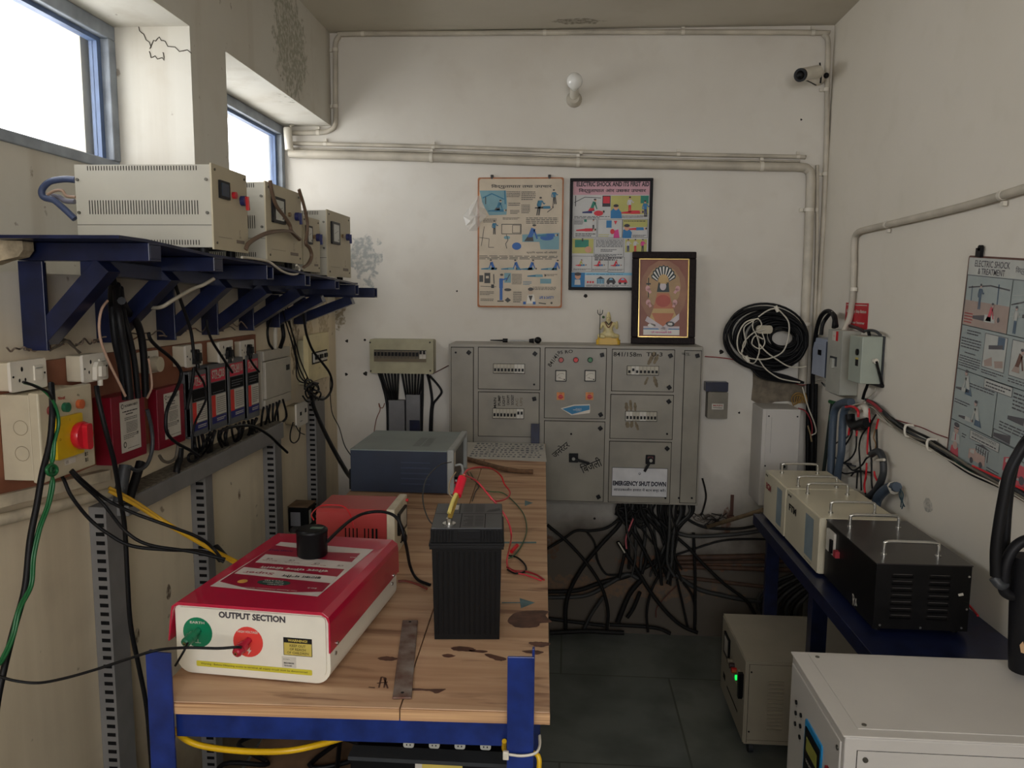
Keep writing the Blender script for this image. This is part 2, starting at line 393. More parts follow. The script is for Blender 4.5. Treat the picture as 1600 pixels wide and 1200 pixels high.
# broken plaster at the niche edge, lower left
rk = mat('broken_plaster', (176, 160, 132), 0.95, var=0.35, scale=40, bump=1.0)
b = MB().use(rk).at(back(1.435))
pp = [W(*q, 'Y', 1.435) for q in ((-30, 376), (52, 378), (53, 392), (46, 402), (20, 408), (4, 414), (-30, 418))]
b.prism([(p.x, p.z) for p in pp][::-1], 0.0, 0.03); struct(b, 'trim_1', bevel=0.003)


for i_, (x, y, r) in enumerate(((542, 533, 5), (570, 531, 4), (541, 585, 5), (571, 584, 7), (915, 462, 6), (1127, 550, 7), (1155, 645, 3.5), (929, 810, 4), (1252, 187, 3), (714, 455, 3), (1107, 242, 5))):
    p = W(x, y, 'Y', YB-.0008); r = r/1205*3.5*.5; b = MB().use(mat('wall_hole', (34, 30, 26), .9)).at(back(YB-.0006, p.x, p.z)); b.poly([(r*(1+.25*((k*5+i_) % 3-1))*cos(2*pi*k/9), r*(1+.2*((k*7+i_) % 3-1))*sin(2*pi*k/9)) for k in range(9)], 0); struct(b, 'trim_%d' % (10+i_))
# bare cement patch on the back wall and cracks in the window reveal
cem = mat('bare_cement', (128, 118, 102), .95, var=.3, scale=30, bump=1.0)
pp = [W(1090+x/4, 450+y/4, 'Y', YB-.002) for x, y in ((345, 505), (430, 540), (560, 582), (668, 604), (668, 690), (600, 716), (560, 708), (480, 712), (440, 730), (372, 722), (335, 700), (345, 600))]
MBp = MB().use(cem).at(back(YB)); MBp.prism([(p.x, p.z) for p in pp][::-1], 0, .003); struct(MBp, 'trim_2')
ck = mat('crack_dark', (60, 54, 44), .9)
for i, pts in enumerate(([(213, 28), (218, 46), (228, 60), (236, 72)], [(234, 74), (243, 62), (252, 61), (262, 70), (280, 78), (299, 81)], [(233, 78), (236, 88), (246, 90), (256, 92), (254, 80)])):
    b = MB().use(ck); P_ = [W(x, y, 'Y', N1b-.0008) for x, y in pts]; b.tube([p+V((0, 0, .004*((k*7) % 3-1))) for k, p in enumerate(smooth_path(P_, 3))], .0013, n=5, k=1); struct(b, 'trim_%d' % (i+3))
# ================================================================== conduits on the back wall
def conduit(label, pts, r, clips=(), y=YB, clipm=None, name='conduit_pipe', k=5):
    e = thing(name, label, 'conduit', pts[0])
    MB().use(PIPE).tube(pts, r, n=12, k=k).build('pipe', e)
    for c in clips:
        mb = MB().use(clipm or WHT); p = V(c[0]); d = V(c[1])
        mb.cyl(p-d*0.007, p+d*0.007, r*1.14, n=14)
        nn = V((0, 1, 0)) if abs(p.y-YB) < 0.08 else V((1, 0, 0)) if p.x > 0 else V((-1, 0, 0))
        sd = d.cross(nn).normalized()
        mb.bar(p+nn*0.0+sd*(r*1.3+0.006), p+nn*(r*0.9)+sd*(r*1.3+0.006), 0.012, 0.014, up=d)
        mb.build('saddle_clip', e)
    return e
yc = YB-0.013
def B(x, y, off=0.013): return W(x, y, 'Y', YB-off)
dX, dZ = V((1, 0, 0)), V((0, 0, 1))
conduit('thin pale conduit running just under the ceiling across the back wall and down both corners',
    [B(452, 208), B(500, 207), B(516, 203), B(524, 192), B(524, 150), B(524, 90), B(524, 68), B(530, 57), B(545, 53), B(700, 52), B(1000, 50), B(1270, 51), B(1288, 55), B(1294, 68), B(1293, 120), B(1292, 200), B(1289, 300), B(1283, 420), B(1277, 520)],
    0.011, [(B(567, 53), dX), (B(851, 51), dX), (B(1067, 50), dX), (B(1270, 51), dX), (B(524, 78), dZ), (B(524, 166), dZ), (B(497, 207), dX), (B(1291, 140), dZ), (B(1289, 272), dZ)])
conduit('upper thin conduit of the close pair above the fat pipe on the back wall',
    [B(458, 224), B(672, 229), B(910, 237), B(1100, 242), B(1245, 245), B(1256, 246)], 0.0085, [(B(508, 225), dX), (B(677, 230), dX), (B(908, 238), dX), (B(1060, 241), dX), (B(1247, 245), dX)])
conduit('lower thin conduit of the close pair above the fat pipe on the back wall',
    [B(458, 232, .007), B(672, 237, .007), B(910, 245, .007), B(1100, 249.5, .007), B(1250, 252, .007)], 0.0048)
conduit('fat pale pipe crossing the back wall and dropping down beside the right corner',
    [B(452, 240, .022), B(672, 246, .022), B(900, 254, .022), B(1180, 260, .022), B(1248, 261, .022), B(1262, 265, .022), B(1267, 278, .022), B(1265, 340, .022), B(1262, 420, .022), B(1258, 500, .022), B(1254, 600, .022)], 0.019,
    [(B(674, 246, .022), dX), (B(903, 254, .022), dX), (B(1190, 260, .022), dX), (B(1264, 328, .022), dZ), (B(1260, 506, .022), dZ)])
conduit('slim vertical pipe in the right corner between the fat pipe and the corner conduit', [B(1277, 258, .012), B(1276, 400, .012), B(1270, 560, .012)], 0.0075, [(B(1276, 328, .012), dZ)])
# junction sleeve beside the small window
mb = MB().use(WHT); a, b_ = W(449, 200, 'Y', 3.47), W(452, 234, 'Y', 3.47); mb.cyl(a, b_, 0.018); mb.cyl(a+V((0.01, 0, .004)), a+V((0.03, 0.03, 0.03)), 0.006)
tag(mb.build('junction_sleeve'), 'short white sleeve capping the conduits beside the small window frame', 'conduit fitting')

# bulb in holder
c = W(897, 156, 'Y', YB); e = thing('wall_light', 'frosted round bulb in a pale holder low under the ceiling on the back wall', 'light', c)
mb = MB().use(PIPE).at(back(YB, c.x, c.z)); mb.lathe([(0.034, 0), (0.034, 0.012), (0.026, 0.03), (0.022, 0.035)]); mb.build('base', e)
mb = MB().use(WHT); p = c+V((0, -0.03, 0.01)); q = c+V((0, -0.075, 0.032)); mb.cyl(p, q, 0.02, 0.019); mb.build('holder', e)
mb = MB().use(mat('frosted_bulb', (235, 235, 230), 0.15, var=0.02, coat=0.5)); mb.sph(c+V((0, -0.105, 0.052)), 0.034, n=20, k=14); mb.cyl(q, q+V((0, -.015, .008)), 0.018, 0.026); mb.build('bulb', e)

# camera
c = W(1277, 122, 'Y', YB); e = thing('security_camera', 'small bullet camera with a dark lens fixed beside the right corner conduit', 'camera', c)
mb = MB().use(PIPE).at(back(YB, c.x, c.z)); mb.lathe([(0.032, 0), (0.032, 0.02), (0.02, 0.03)]); mb.build('mount', e)
mb = MB().use(WHT); p0 = W(1277, 112, 'Y', YB-0.07); p1 = W(1252, 117, 'Y', YB-0.17); mb.cyl(c+V((0, -.03, 0)), p0+V((0,0,-.02)), 0.008); mb.cyl(p0, p1, 0.026, n=20); mb.build('camera_body', e)
mb = MB().use(BLK2); d = (p1-p0).normalized(); mb.cyl(p1, p1+d*0.012, 0.0265, n=20); mb.sph(p1+d*0.01, 0.018); mb.build('lens', e)
mb = MB().use(BLK2); mb.sph(W(1291, 118, 'Y', YB-.03), 0.012); mb.tube(px([(1256, 124, YB-.14), (1265, 128, YB-.08), (1275, 133, YB-.02)]), 0.0025); mb.tube(px([(1281, 98, YB-.03), (1283, 115, YB-.03), (1282, 130, YB-.03)]), 0.0035); mb.build('cord', e)

# ================================================================== drawing kit for posters
class Art:
    """draws in the pixel frame of a crop, onto a local rectangle w x h"""
    def __init__(s, mb, x0, y0, x1, y1, w, h): s.mb, s.a = mb, (x0, y0, x1, y1, w, h)
    def p(s, x, y): a = s.a; return ((x-a[0])/(a[2]-a[0])*a[4], (a[3]-y)/(a[3]-a[1])*a[5])
    def k(s): return s.a[4]/(s.a[2]-s.a[0])
    def rect(s, x0, y0, x1, y1, m, z=1): s.mb.poly([s.p(x0, y0), s.p(x1, y0), s.p(x1, y1), s.p(x0, y1)], z*.0003, m)
    def poly(s, pts, m, z=2): s.mb.poly([s.p(*q) for q in pts], z*.0003, m)
    def ell(s, x, y, rx, ry, m, z=2): c = s.p(x, y); s.mb.disc(c[0], c[1], z*.0003, rx*s.k(), m, 14, ry*s.k())
    def line(s, pts, w, m, z=3): s.mb.stroke([s.p(*q) for q in pts], w*s.k(), z*.0003, m)
    def box(s, x0, y0, x1, y1, w, m, z=3): s.line([(x0, y0), (x1, y0), (x1, y1), (x0, y1), (x0, y0)], w, m, z)
    def text(s, t, x, y, w, h, m, z=4, bold=0.0, rot=0.0): c = s.p(x, y); s.mb.text(t, c[0], c[1], z*.0003, w*s.k(), h*s.k(), m, rot, bold)
    def words(s, x0, y0, x1, y1, m, n, z=3, th=None):   # rows of illegible print
        for i in range(n):
            y = y0+(y1-y0)*(i+0.5)/n; x = x0; hgt = th or (y1-y0)/n*0.42
            end = x1 - (random.random()*0.3*(x1-x0) if i == n-1 else 0)
            while x < end:
                L_ = min((x1-x0)*random.uniform(.05, .16), end-x); s.rect(x, y-hgt/2, x+L_, y+hgt/2, m, z); x += L_+(x1-x0)*0.02
    def person(s, x, y, h, shirt, trousers, skin, hair, z=3, lean=0.0):   # standing, feet at (x, y)
        l = lean*h
        s.poly([(x-.09*h, y), (x-.02*h, y), (x+l*.4, y-.45*h), (x+.02*h, y), (x+.09*h, y), (x+.08*h+l*.6, y-.5*h), (x-.08*h+l*.6, y-.5*h)], trousers, z)
        s.poly([(x-.09*h+l*.6, y-.47*h), (x+.09*h+l*.6, y-.47*h), (x+.11*h+l, y-.8*h), (x-.11*h+l, y-.8*h)], shirt, z+1)
        s.line([(x+.1*h+l, y-.78*h), (x+.2*h+l, y-.6*h), (x+.26*h+l, y-.66*h)], .055*h, shirt, z+1)
        s.line([(x-.1*h+l, y-.78*h), (x-.16*h+l, y-.55*h), (x-.1*h+l, y-.45*h)], .055*h, shirt, z+1)
        s.ell(x+l*1.15, y-.9*h, .065*h, .08*h, skin, z+1); s.ell(x+l*1.15, y-.945*h, .07*h, .05*h, hair, z+2)
    def lying(s, x, y, L_, shirt, trousers, skin, hair, z=3):   # head at the right
        s.poly([(x, y-.03*L_), (x+.5*L_, y-.09*L_), (x+.5*L_, y+.04*L_), (x, y+.03*L_)], trousers, z)
        s.poly([(x+.45*L_, y-.1*L_), (x+.82*L_, y-.1*L_), (x+.85*L_, y+.04*L_), (x+.45*L_, y+.05*L_)], shirt, z+1)
        s.ell(x+.93*L_, y-.03*L_, .06*L_, .055*L_, skin, z+1); s.ell(x+.97*L_, y-.04*L_, .04*L_, .055*L_, hair, z+2)
    def kneel(s, x, y, h, shirt, trousers, skin, hair, z=4, d=1):   # leaning forward, d = side it faces
        s.poly([(x-.5*h*d, y), (x+.1*h*d, y), (x+.05*h*d, y-.3*h), (x-.25*h*d, y-.35*h)], trousers, z)
        s.poly([(x-.28*h*d, y-.25*h), (x+.0*h*d, y-.25*h), (x+.22*h*d, y-.75*h), (x-.05*h*d, y-.85*h)], shirt, z+1)
        s.line([(x+.12*h*d, y-.72*h), (x+.32*h*d, y-.15*h)], .1*h, shirt, z+1)
        s.ell(x+.16*h*d, y-.92*h, .11*h, .12*h, skin, z+1); s.ell(x+.13*h*d, y-1.0*h, .12*h, .07*h, hair, z+2)

# ------------------------------------------------------------------ old chart with the torn plastic cover
p0, p1 = W(746, 480, 'Y', YB-.012), W(881, 277, 'Y', YB-.012)
w_, h_ = p1.x-p0.x, p1.z-p0.z
e = thing('first_aid_chart', 'faded brown-edged first aid chart with blue figures and torn plastic, left of the framed one', 'poster', (p0.x+w_/2, YB, p0.z))
ob = mat('brown_board_edge', (176, 110, 66), 0.6, var=0.3)
mb = MB().use(ob).at(back(YB, p0.x, p0.z)); mb.rr(0, w_, 0, h_, 0.001, 0.012, 0.008, ob); mb.build('backing_board', e)
pb_ = mat('yellowed_paper', (192, 178, 156), 0.5, var=0.14, scale=9); tb = col(46, 110, 140); tl = col(110, 150, 160); ts = col(40, 92, 160); sk = col(188, 168, 146); gk = col(60, 60, 58)
mb = MB().at(back(YB-.0125, p0.x, p0.z)); A = Art(mb, 135, 85, 830, 1145, w_, h_)
mb.rr(0.007, w_-0.006, 0.007, h_-0.006, 0, 0.0002, 0.010, pb_)
A.text('िवद्युताघात तथा उपचार', 490, 158, 490, 36, gk, 4, .02)
A.poly([(150, 190), (365, 190), (375, 300), (370, 385), (230, 390), (175, 300)], tl, 1); A.line([(355, 190), (360, 300)], 10, tb); A.line([(175, 250), (250, 215), (350, 260)], 9, tb); A.line([(200, 300), (200, 240)], 7, gk)
A.kneel(310, 350, 80, tb, gk, sk, gk); A.lying(220, 355, 150, tb, tb, sk, gk)
A.words(370, 195, 480, 245, gk, 4); A.words(490, 195, 605, 270, gk, 5); A.words(385, 285, 480, 315, gk, 2); A.words(400, 345, 475, 380, gk, 3); A.words(490, 300, 560, 375, gk, 6)
A.person(625, 390, 150, tb, gk, sk, gk, lean=.12); A.person(765, 300, 120, tb, gk, sk, gk, lean=-.1); A.lying(600, 330, 150, tb, gk, sk, gk); A.line([(750, 220), (745, 330), (700, 365)], 6, gk)
A.words(340, 405, 480, 425, gk, 2); A.words(530, 405, 790, 460, gk, 4); A.words(180, 415, 290, 450, gk, 3)
A.person(272, 545, 115, tb, gk, sk, gk); A.box(332, 462, 490, 540, 5, gk); A.box(420, 470, 484, 532, 4, gk); A.line([(150, 570), (230, 580), (225, 650), (270, 650)], 4, gk); A.line([(165, 640), (190, 480)], 4, gk); A.ell(455, 640, 38, 30, ts); A.line([(370, 545), (385, 590), (365, 620), (375, 660)], 5, gk); A.ell(375, 570, 26, 14, tl)
A.poly([(500, 545), (800, 530), (800, 665), (650, 665), (640, 605), (500, 605)], tl, 1); A.kneel(580, 600, 130, ts, gk, sk, gk); A.lying(620, 555, 170, ts, tb, sk, gk); A.ell(700, 570, 55, 22, ts)
A.text('कृत्रिम श्वास की विधियाँ', 660, 692, 250, 20, gk, 4, .01); A.words(150, 715, 790, 750, gk, 3)
for i, x in enumerate((235, 400, 560, 725)): A.lying(x-70, 828, 130, tl, tb, sk, gk); A.kneel(x+35*(i % 2)+20, 835, 80, ts, tb, sk, gk, d=(-1 if i < 2 else 1))
A.rect(150, 880, 182, 935, gk, 2); A.rect(192, 860, 240, 945, gk, 2); A.rect(204, 885, 228, 905, pb_, 3); A.line([(268, 870), (272, 950)], 8, gk); A.line([(160, 970), (290, 974)], 4, gk); A.rect(248, 955, 272, 985, gk, 3)
A.rect(315, 905, 345, 985, ts, 3); A.rect(318, 985, 342, 1085, ts, 3); A.ell(334, 885, 13, 17, sk, 4); A.ell(334, 875, 14, 9, gk, 5); A.line([(342, 915), (380, 905)], 12, ts, 4); A.rect(356, 860, 410, 940, tl, 2); A.line([(370, 930), (400, 870)], 6, gk); A.rect(300, 1088, 352, 1098, gk, 3)
A.words(418, 865, 500, 955, gk, 8); A.ell(385, 998, 30, 12, gk); A.poly([(385, 1062), (412, 1084), (385, 1104), (360, 1084)], gk, 3); A.words(430, 1010, 500, 1105, gk, 6); A.words(155, 1010, 270, 1045, gk, 3); A.words(160, 1070, 270, 1095, gk, 2)
A.lying(545, 885, 150, tl, tb, sk, gk); A.rect(650, 905, 740, 945, tl, 2); A.words(680, 865, 790, 885, gk, 2); A.words(510, 925, 580, 960, tb, 3); A.words(590, 970, 780, 1000, gk, 3)
A.poly([(540, 1110), (550, 1040), (600, 1035), (612, 1110)], WHT, 3); A.poly([(555, 1045), (590, 1045), (575, 1095)], gk, 4); A.ell(573, 1012, 20, 26, sk, 5); A.ell(573, 992, 22, 14, gk, 6); A.rect(512, 1095, 535, 1118, ts, 4); A.rect(592, 1095, 615, 1118, ts, 4)
A.text('LIFE & SAFETY', 705, 1060, 120, 22, ts, 4, .02); A.line([(640, 1105), (700, 1112)], 8, gk); A.ell(745, 1105, 9, 9, gk)
mb.build('print', e)
for x in (250, 715):
    q = A.p(x, 75); mb = MB().use(gk).at(back(YB, p0.x, p0.z)); mb.cyl((q[0]-.006, q[1], .006), (q[0]+.006, q[1], .006), .007, n=12); mb.box(q[0]-.004, q[0]+.004, q[1]-.012, q[1], .002, .014); mb.build('hanger', e)
pm = bpy.data.materials.new('clear_plastic_film'); pm.use_nodes = True; t = pm.node_tree; pn = t.nodes; pp_ = pn['Principled BSDF']
pp_.inputs['Base Color'].default_value = (0.75, 0.74, 0.7, 1); pp_.inputs['Roughness'].default_value = 0.12; pp_.inputs['Alpha'].default_value = 0.38
mb = MB().use(pm).at(back(YB-.016, p0.x, p0.z)); rnd = random.Random(3)
ol = [(148, 230), (70, 330), (20, 400), (45, 480), (65, 520), (130, 515), (160, 450), (215, 400), (200, 340)]
G = [A.p(*q) for q in ol]; cx, cy = A.p(120, 400)
ring = [(x, y, rnd.uniform(0, .03)) for x, y in G]; mid = [((x+cx)/2, (y+cy)/2, rnd.uniform(.0, .035)) for x, y in G]; nn = len(G)
mb.add(ring+mid+[(cx, cy, .02)], [(i, (i+1) % nn, nn+(i+1) % nn, nn+i) for i in range(nn)]+[(nn+i, nn+(i+1) % nn, 2*nn) for i in range(nn)], pm, False); mb.build('torn_plastic_cover', e)

# ------------------------------------------------------------------ framed first aid poster
p0, p1 = W(888, 453, 'Y', YB-.02), W(1021, 278, 'Y', YB-.02); w_, h_ = p1.x-p0.x, p1.z-p0.z
e = thing('framed_poster', 'black framed ELECTRIC SHOCK AND ITS FIRST AID poster with colour pictures', 'poster', (p0.x+w_/2, YB, p0.z))
fm = mat('black_wood_frame', (12, 11, 14), 0.55); fw = .013
mb = MB().use(fm).at(back(YB, p0.x, p0.z)); mb.box(0, w_, 0, fw, .001, .02); mb.box(0, w_, h_-fw, h_, .001, .02); mb.box(0, fw, fw, h_-fw, .001, .02); mb.box(w_-fw, w_, fw, h_-fw, .001, .02); mb.build('frame', e, bevel=.002)
mb = MB().at(back(YB-.008, p0.x, p0.z)); A = Art(mb, 28, 78, 588, 815, w_, h_)
wp = col(190, 190, 188); pk = col(196, 150, 160); rd = col(200, 30, 50); bl = col(20, 110, 165); gn = col(20, 120, 100); yl = col(176, 172, 96); dk = col(35, 32, 40); mg = col(200, 50, 130); nv = col(30, 40, 100); sk2 = col(200, 150, 120); lb = col(120, 180, 210)
mb.rect(fw, w_-fw, fw, h_-fw, 0, wp)
A.rect(50, 92, 575, 185, pk); A.text('ELECTRIC SHOCK AND ITS FIRST AID', 318, 115, 490, 32, dk, 4, .035); A.text('िवद्युताघात और उसका उपचार', 315, 158, 455, 34, dk, 4, .02)
A.rect(55, 190, 305, 335, wp, 1); A.rect(250, 190, 305, 262, dk, 2); A.rect(255, 195, 300, 240, rd, 3); A.line([(60, 235), (130, 200), (240, 205)], 4, dk); A.line([(68, 190), (68, 260)], 5, dk)
A.kneel(190, 290, 75, gn, rd, sk2, dk); A.lying(115, 300, 150, wp, nv, sk2, dk); A.ell(225, 305, 32, 18, rd, 5)
A.rect(308, 190, 562, 338, yl, 1); A.rect(508, 190, 562, 240, gn, 2); A.person(436, 300, 105, wp, rd, sk2, dk); A.person(545, 330, 110, bl, nv, sk2, dk, lean=-.05); A.lying(380, 302, 150, rd, rd, sk2, dk); A.poly([(308, 338), (308, 290), (345, 255), (380, 300), (385, 338)], bl, 4); A.ell(343, 268, 16, 18, sk2, 5); A.ell(343, 256, 18, 10, dk, 6); A.rect(308, 312, 560, 338, wp, 3)
A.words(60, 322, 300, 340, dk, 2); A.words(385, 318, 555, 336, dk, 2)
A.box(55, 345, 215, 465, 2, dk); A.box(222, 345, 388, 465, 2, dk); A.box(392, 345, 560, 465, 2, dk); A.rect(394, 347, 558, 395, yl, 1)
A.rect(128, 345, 146, 362, gn, 3); A.person(192, 415, 70, wp, dk, sk2, dk); A.lying(75, 418, 135, rd, rd, sk2, dk); A.words(60, 350, 122, 380, dk, 4); A.words(70, 435, 210, 460, dk, 2)
A.rect(280, 352, 316, 400, bl, 2); A.poly([(330, 355), (354, 355), (342, 380)], rd, 3); A.poly([(330, 468), (335, 420), (362, 410), (372, 468)], mg, 3); A.ell(322, 425, 15, 18, rd, 4); A.words(228, 440, 300, 462, yl, 2)
A.lying(425, 410, 130, bl, rd, sk2, dk); A.poly([(392, 468), (395, 415), (425, 400), (455, 430), (450, 468)], bl, 4); A.ell(420, 400, 18, 20, sk2, 5); A.ell(420, 386, 20, 11, dk, 6); A.words(400, 350, 550, 362, dk, 1); A.words(460, 445, 552, 462, dk, 2)
A.rect(50, 472, 195, 570, yl, 1); A.rect(68, 480, 162, 530, gn, 2); A.line([(120, 470), (120, 490)], 9, dk); A.ell(160, 545, 24, 22, sk2, 3); A.box(200, 475, 402, 590, 2, dk); A.words(210, 480, 395, 530, dk, 6); A.words(245, 540, 355, 560, dk, 2); A.words(205, 572, 395, 588, dk, 2)
A.rect(412, 475, 558, 562, yl, 1)
for x, a, b_ in ((432, wp, nv), (480, wp, rd), (530, mg, dk)): A.person(x, 558, 85, a, b_, sk2, dk)
A.box(50, 588, 186, 690, 2, dk); A.box(186, 588, 298, 690, 2, dk); A.box(298, 595, 408, 695, 2, dk); A.words(205, 594, 395, 618, dk, 2, th=7)
for x in (110, 235, 350): A.lying(x-35, 650, 75, bl, rd, sk2, dk); A.kneel(x, 655, 42, rd if x > 200 else yl, rd, sk2, dk)
A.words(60, 670, 180, 684, dk, 2); A.words(190, 672, 290, 684, dk, 2); A.words(302, 672, 404, 684, dk, 2)
A.rect(44, 698, 575, 800, lb, 1); A.rect(44, 698, 140, 800, bl, 2); A.rect(140, 715, 575, 795, wp, 2); A.poly([(70, 780), (72, 745), (108, 745), (112, 780)], wp, 3); A.ell(92, 722, 20, 22, sk2, 4); A.ell(92, 708, 24, 12, dk, 5)
for i in range(3): A.rect(155+i*18, 755, 167+i*18, 768, rd, 3)
A.rect(222, 740, 275, 772, lb, 3); A.poly([(220, 740), (248, 722), (278, 740)], dk, 3)
for i in range(5): A.rect(226+i*11, 742, 230+i*11, 772, dk, 4)
for x, c_ in ((320, dk), (400, rd)): A.poly([(x-32, 765), (x-28, 748), (x-12, 732), (x+14, 732), (x+28, 748), (x+34, 765)], c_, 3); A.ell(x-18, 768, 9, 8, dk, 4); A.ell(x+18, 768, 9, 8, dk, 4); A.poly([(x-14, 746), (x-6, 736), (x+8, 736), (x+14, 746)], lb, 4)
A.words(150, 778, 440, 792, dk, 2); A.words(150, 706, 430, 712, dk, 1)
mb.build('print', e)

# ------------------------------------------------------------------ framed deity picture standing on the cabinet
CY, CT = 3.32, 1.375   # cabinet front plane and top
q0, q1 = W(985, 535, 'Y', 3.44), W(1088, 394, 'Y', 3.46)
w_, h_ = q1.x-q0.x, (q1.z-CT)
tilt = radians(6); up = V((0, sin(tilt), cos(tilt)))
F_ = frame((q0.x, 3.425, CT+0.002), (1, 0, 0), up)
e = thing('framed_picture', 'dark carved frame with a seated deity under a fan of serpent hoods', 'picture', (q0.x+w_/2, 3.43, CT))
fm = mat('carved_dark_frame', (33, 20, 20), 0.6, var=0.5, scale=120, bump=0.6); fw = .03
mb = MB().use(fm).at(F_); mb.box(0, w_, 0, fw, 0, .018); mb.box(0, w_, h_-fw, h_, 0, .018); mb.box(0, fw, fw, h_-fw, 0, .018); mb.box(w_-fw, w_, fw, h_-fw, 0, .018); mb.build('frame', e, bevel=.004)
mb = MB().use(mat('gilt_slip', (226, 196, 120), 0.3, 0.6)).at(F_); g_ = .004
mb.box(fw, w_-fw, fw, fw+g_, .004, .013); mb.box(fw, w_-fw, h_-fw-g_, h_-fw, .004, .013); mb.box(fw, fw+g_, fw, h_-fw, .004, .013); mb.box(w_-fw-g_, w_-fw, fw, h_-fw, .004, .013); mb.build('gilt_slip', e)
mb = MB().at(F_ @ Matrix.Translation((0, 0, .006))); A = Art(mb, 452, 562, 882, 1162, w_, h_)
mr = mat('maroon_print', (122, 70, 58), 0.5, c2=(140, 94, 76), scale=6); org = col(180, 112, 84); gd = col(190, 160, 110); bs = col(196, 186, 190); hd = col(46, 58, 62); pkk = col(206, 160, 160); wh = col(215, 212, 206)
mb.rect(fw*.8, w_-fw*.8, fw*.8, h_-fw*.8, 0, mr); A.ell(665, 820, 160, 215, mat('print_tan', (150, 108, 84), .5), .3); A.ell(665, 790, 118, 150, mat('print_sand', (168, 138, 100), .5), .6)
for i in range(9):
    a = radians(18+18*i); x, y = 665-78*cos(a), 745-88*sin(a); nx, ny = cos(a), sin(a)
    A.poly([(665-40*nx-8*ny, 760-45*ny+8*nx), (x-16*ny, y+16*nx), (x-10*nx, y-10*ny), (x+16*ny, y-16*nx), (665-40*nx+8*ny, 760-45*ny-8*nx)], hd, 2); A.poly([(665-42*nx-3*ny, 760-47*ny+3*nx), (x-6*ny, y+6*nx), (x+6*ny, y-6*nx), (665-42*nx+3*ny, 760-47*ny-3*nx)], wh, 3)
A.ell(665, 745, 34, 40, gd, 4); A.poly([(622, 822), (632, 760), (700, 760), (706, 822)], hd, 4); A.ell(663, 785, 22, 28, bs, 5); A.poly([(640, 768), (663, 720), (688, 768)], gd, 6)
A.poly([(600, 930), (625, 830), (705, 830), (735, 930)], org, 5); A.ell(665, 880, 50, 42, col(170, 84, 72), 6)
A.poly([(570, 1010), (600, 930), (735, 930), (765, 1000), (720, 1050), (600, 1050)], gd, 5); A.poly([(590, 960), (740, 960), (700, 1045), (630, 1045)], org, 6)
A.poly([(560, 980), (690, 1060), (660, 1075), (545, 1010)], bs, 7); A.poly([(775, 960), (650, 1060), (690, 1075), (775, 1000)], bs, 7)
A.line([(565, 730), (565, 860)], 6, dk, 5); A.line([(550, 770), (580, 770)], 10, hd, 5)
for x, y in ((560, 800), (565, 890), (762, 800), (745, 890)): A.line([(x, y), (x+(600-x)*.5 if x < 660 else x+(730-x)*.7, y+30)], 18, pkk, 6); A.ell(x, y, 16, 20, pkk, 6)
A.ell(715, 1030, 30, 18, hd, 7); A.ell(715, 1030, 16, 9, wh, 8); A.ell(590, 1040, 26, 14, wh, 7)
A.rect(535, 1045, 778, 1068, bs, 4); A.rect(535, 1065, 778, 1102, wh, 5); A.rect(535, 1060, 778, 1066, bl, 6); A.text('श्री महालक्ष्मी देवी', 655, 1085, 140, 16, mg, 9, .02)
mb.build('print', e)

# ------------------------------------------------------------------ figurine on the cabinet
c = W(950, 533, 'Y', 3.40); c.z = CT+.001
e = thing('deity_figurine', 'small cream seated deity figurine with a trident on a yellow base, on the cabinet', 'figurine', c)
cr = mat('painted_cream_clay', (206, 192, 140), 0.45, var=0.15, scale=60); yb = mat('yellow_gold_paint', (206, 166, 50), 0.4); gnp = col(60, 96, 56); 
mb = MB().use(yb).at(Matrix.Translation(c)); mb.rr(-.052, .052, -.028, .028, 0, .02, .014); mb.rr(-.046, .046, -.024, .024, .02, .03, .012); mb.build('base', e, bevel=.003)

def skin_body(name, parent, nodes, edges, m, sub=2):
    me = bpy.data.meshes.new(name); o0 = V(parent['_loc']); me.from_pydata([tuple(V(p)-o0) for p, r in nodes], edges, [])
    me.materials.append(m); o = bpy.data.objects.new(name, me); COL.objects.link(o); o.parent = parent
    bpy.context.view_layer.update()
    md = o.modifiers.new('skin', 'SKIN'); md.use_smooth_shade = True
    for i, (p, r) in enumerate(nodes): me.skin_vertices[0].data[i].radius = (r, r)
    me.skin_vertices[0].data[0].use_root = True
    s_ = o.modifiers.new('sub', 'SUBSURF'); s_.levels = sub; s_.render_levels = sub
    return o
def L3(x, y, z): return c+V((x, y, z))
nodes = [(L3(0, 0, .042), .022), (L3(0, 0, .066), .019), (L3(0, 0, .086), .022), (L3(0, 0, .1), .009), (L3(0, -.002, .114), .0135), (L3(0, 0, .128), .009), (L3(0, 0, .142), .0045),
         (L3(-.026, -.002, .09), .008), (L3(-.036, -.01, .066), .0065), (L3(-.034, -.022, .074), .0055),
         (L3(.026, -.002, .09), .008), (L3(.038, -.008, .068), .0065), (L3(.036, -.02, .09), .0055), (L3(.034, -.022, .102), .005),
         (L3(-.022, -.008, .038), .013), (L3(-.045, -.016, .036), .01), (L3(-.012, -.03, .034), .0085),
         (L3(.022, -.008, .038), .013), (L3(.045, -.016, .036), .01), (L3(.012, -.032, .036), .0085)]
edges = [(0, 1), (1, 2), (2, 3), (3, 4), (4, 5), (5, 6), (2, 7), (7, 8), (8, 9), (2, 10), (10, 11), (11, 12), (12, 13), (0, 14), (14, 15), (15, 16), (0, 17), (17, 18), (18, 19)]
skin_body('figure', e, nodes, edges, cr)
mb = MB().use(gk).at(Matrix.Translation(c)); mb.cyl((-.038, -.026, .03), (-.038, -.026, .135), .0018, n=6)
mb.tube([(-.049, -.026, .15), (-.047, -.026, .135), (-.038, -.026, .128), (-.029, -.026, .135), (-.027, -.026, .15)], .0018, n=6); mb.cyl((-.038, -.026, .128), (-.038, -.026, .155), .0018, .0004, n=6); mb.build('trident', e)
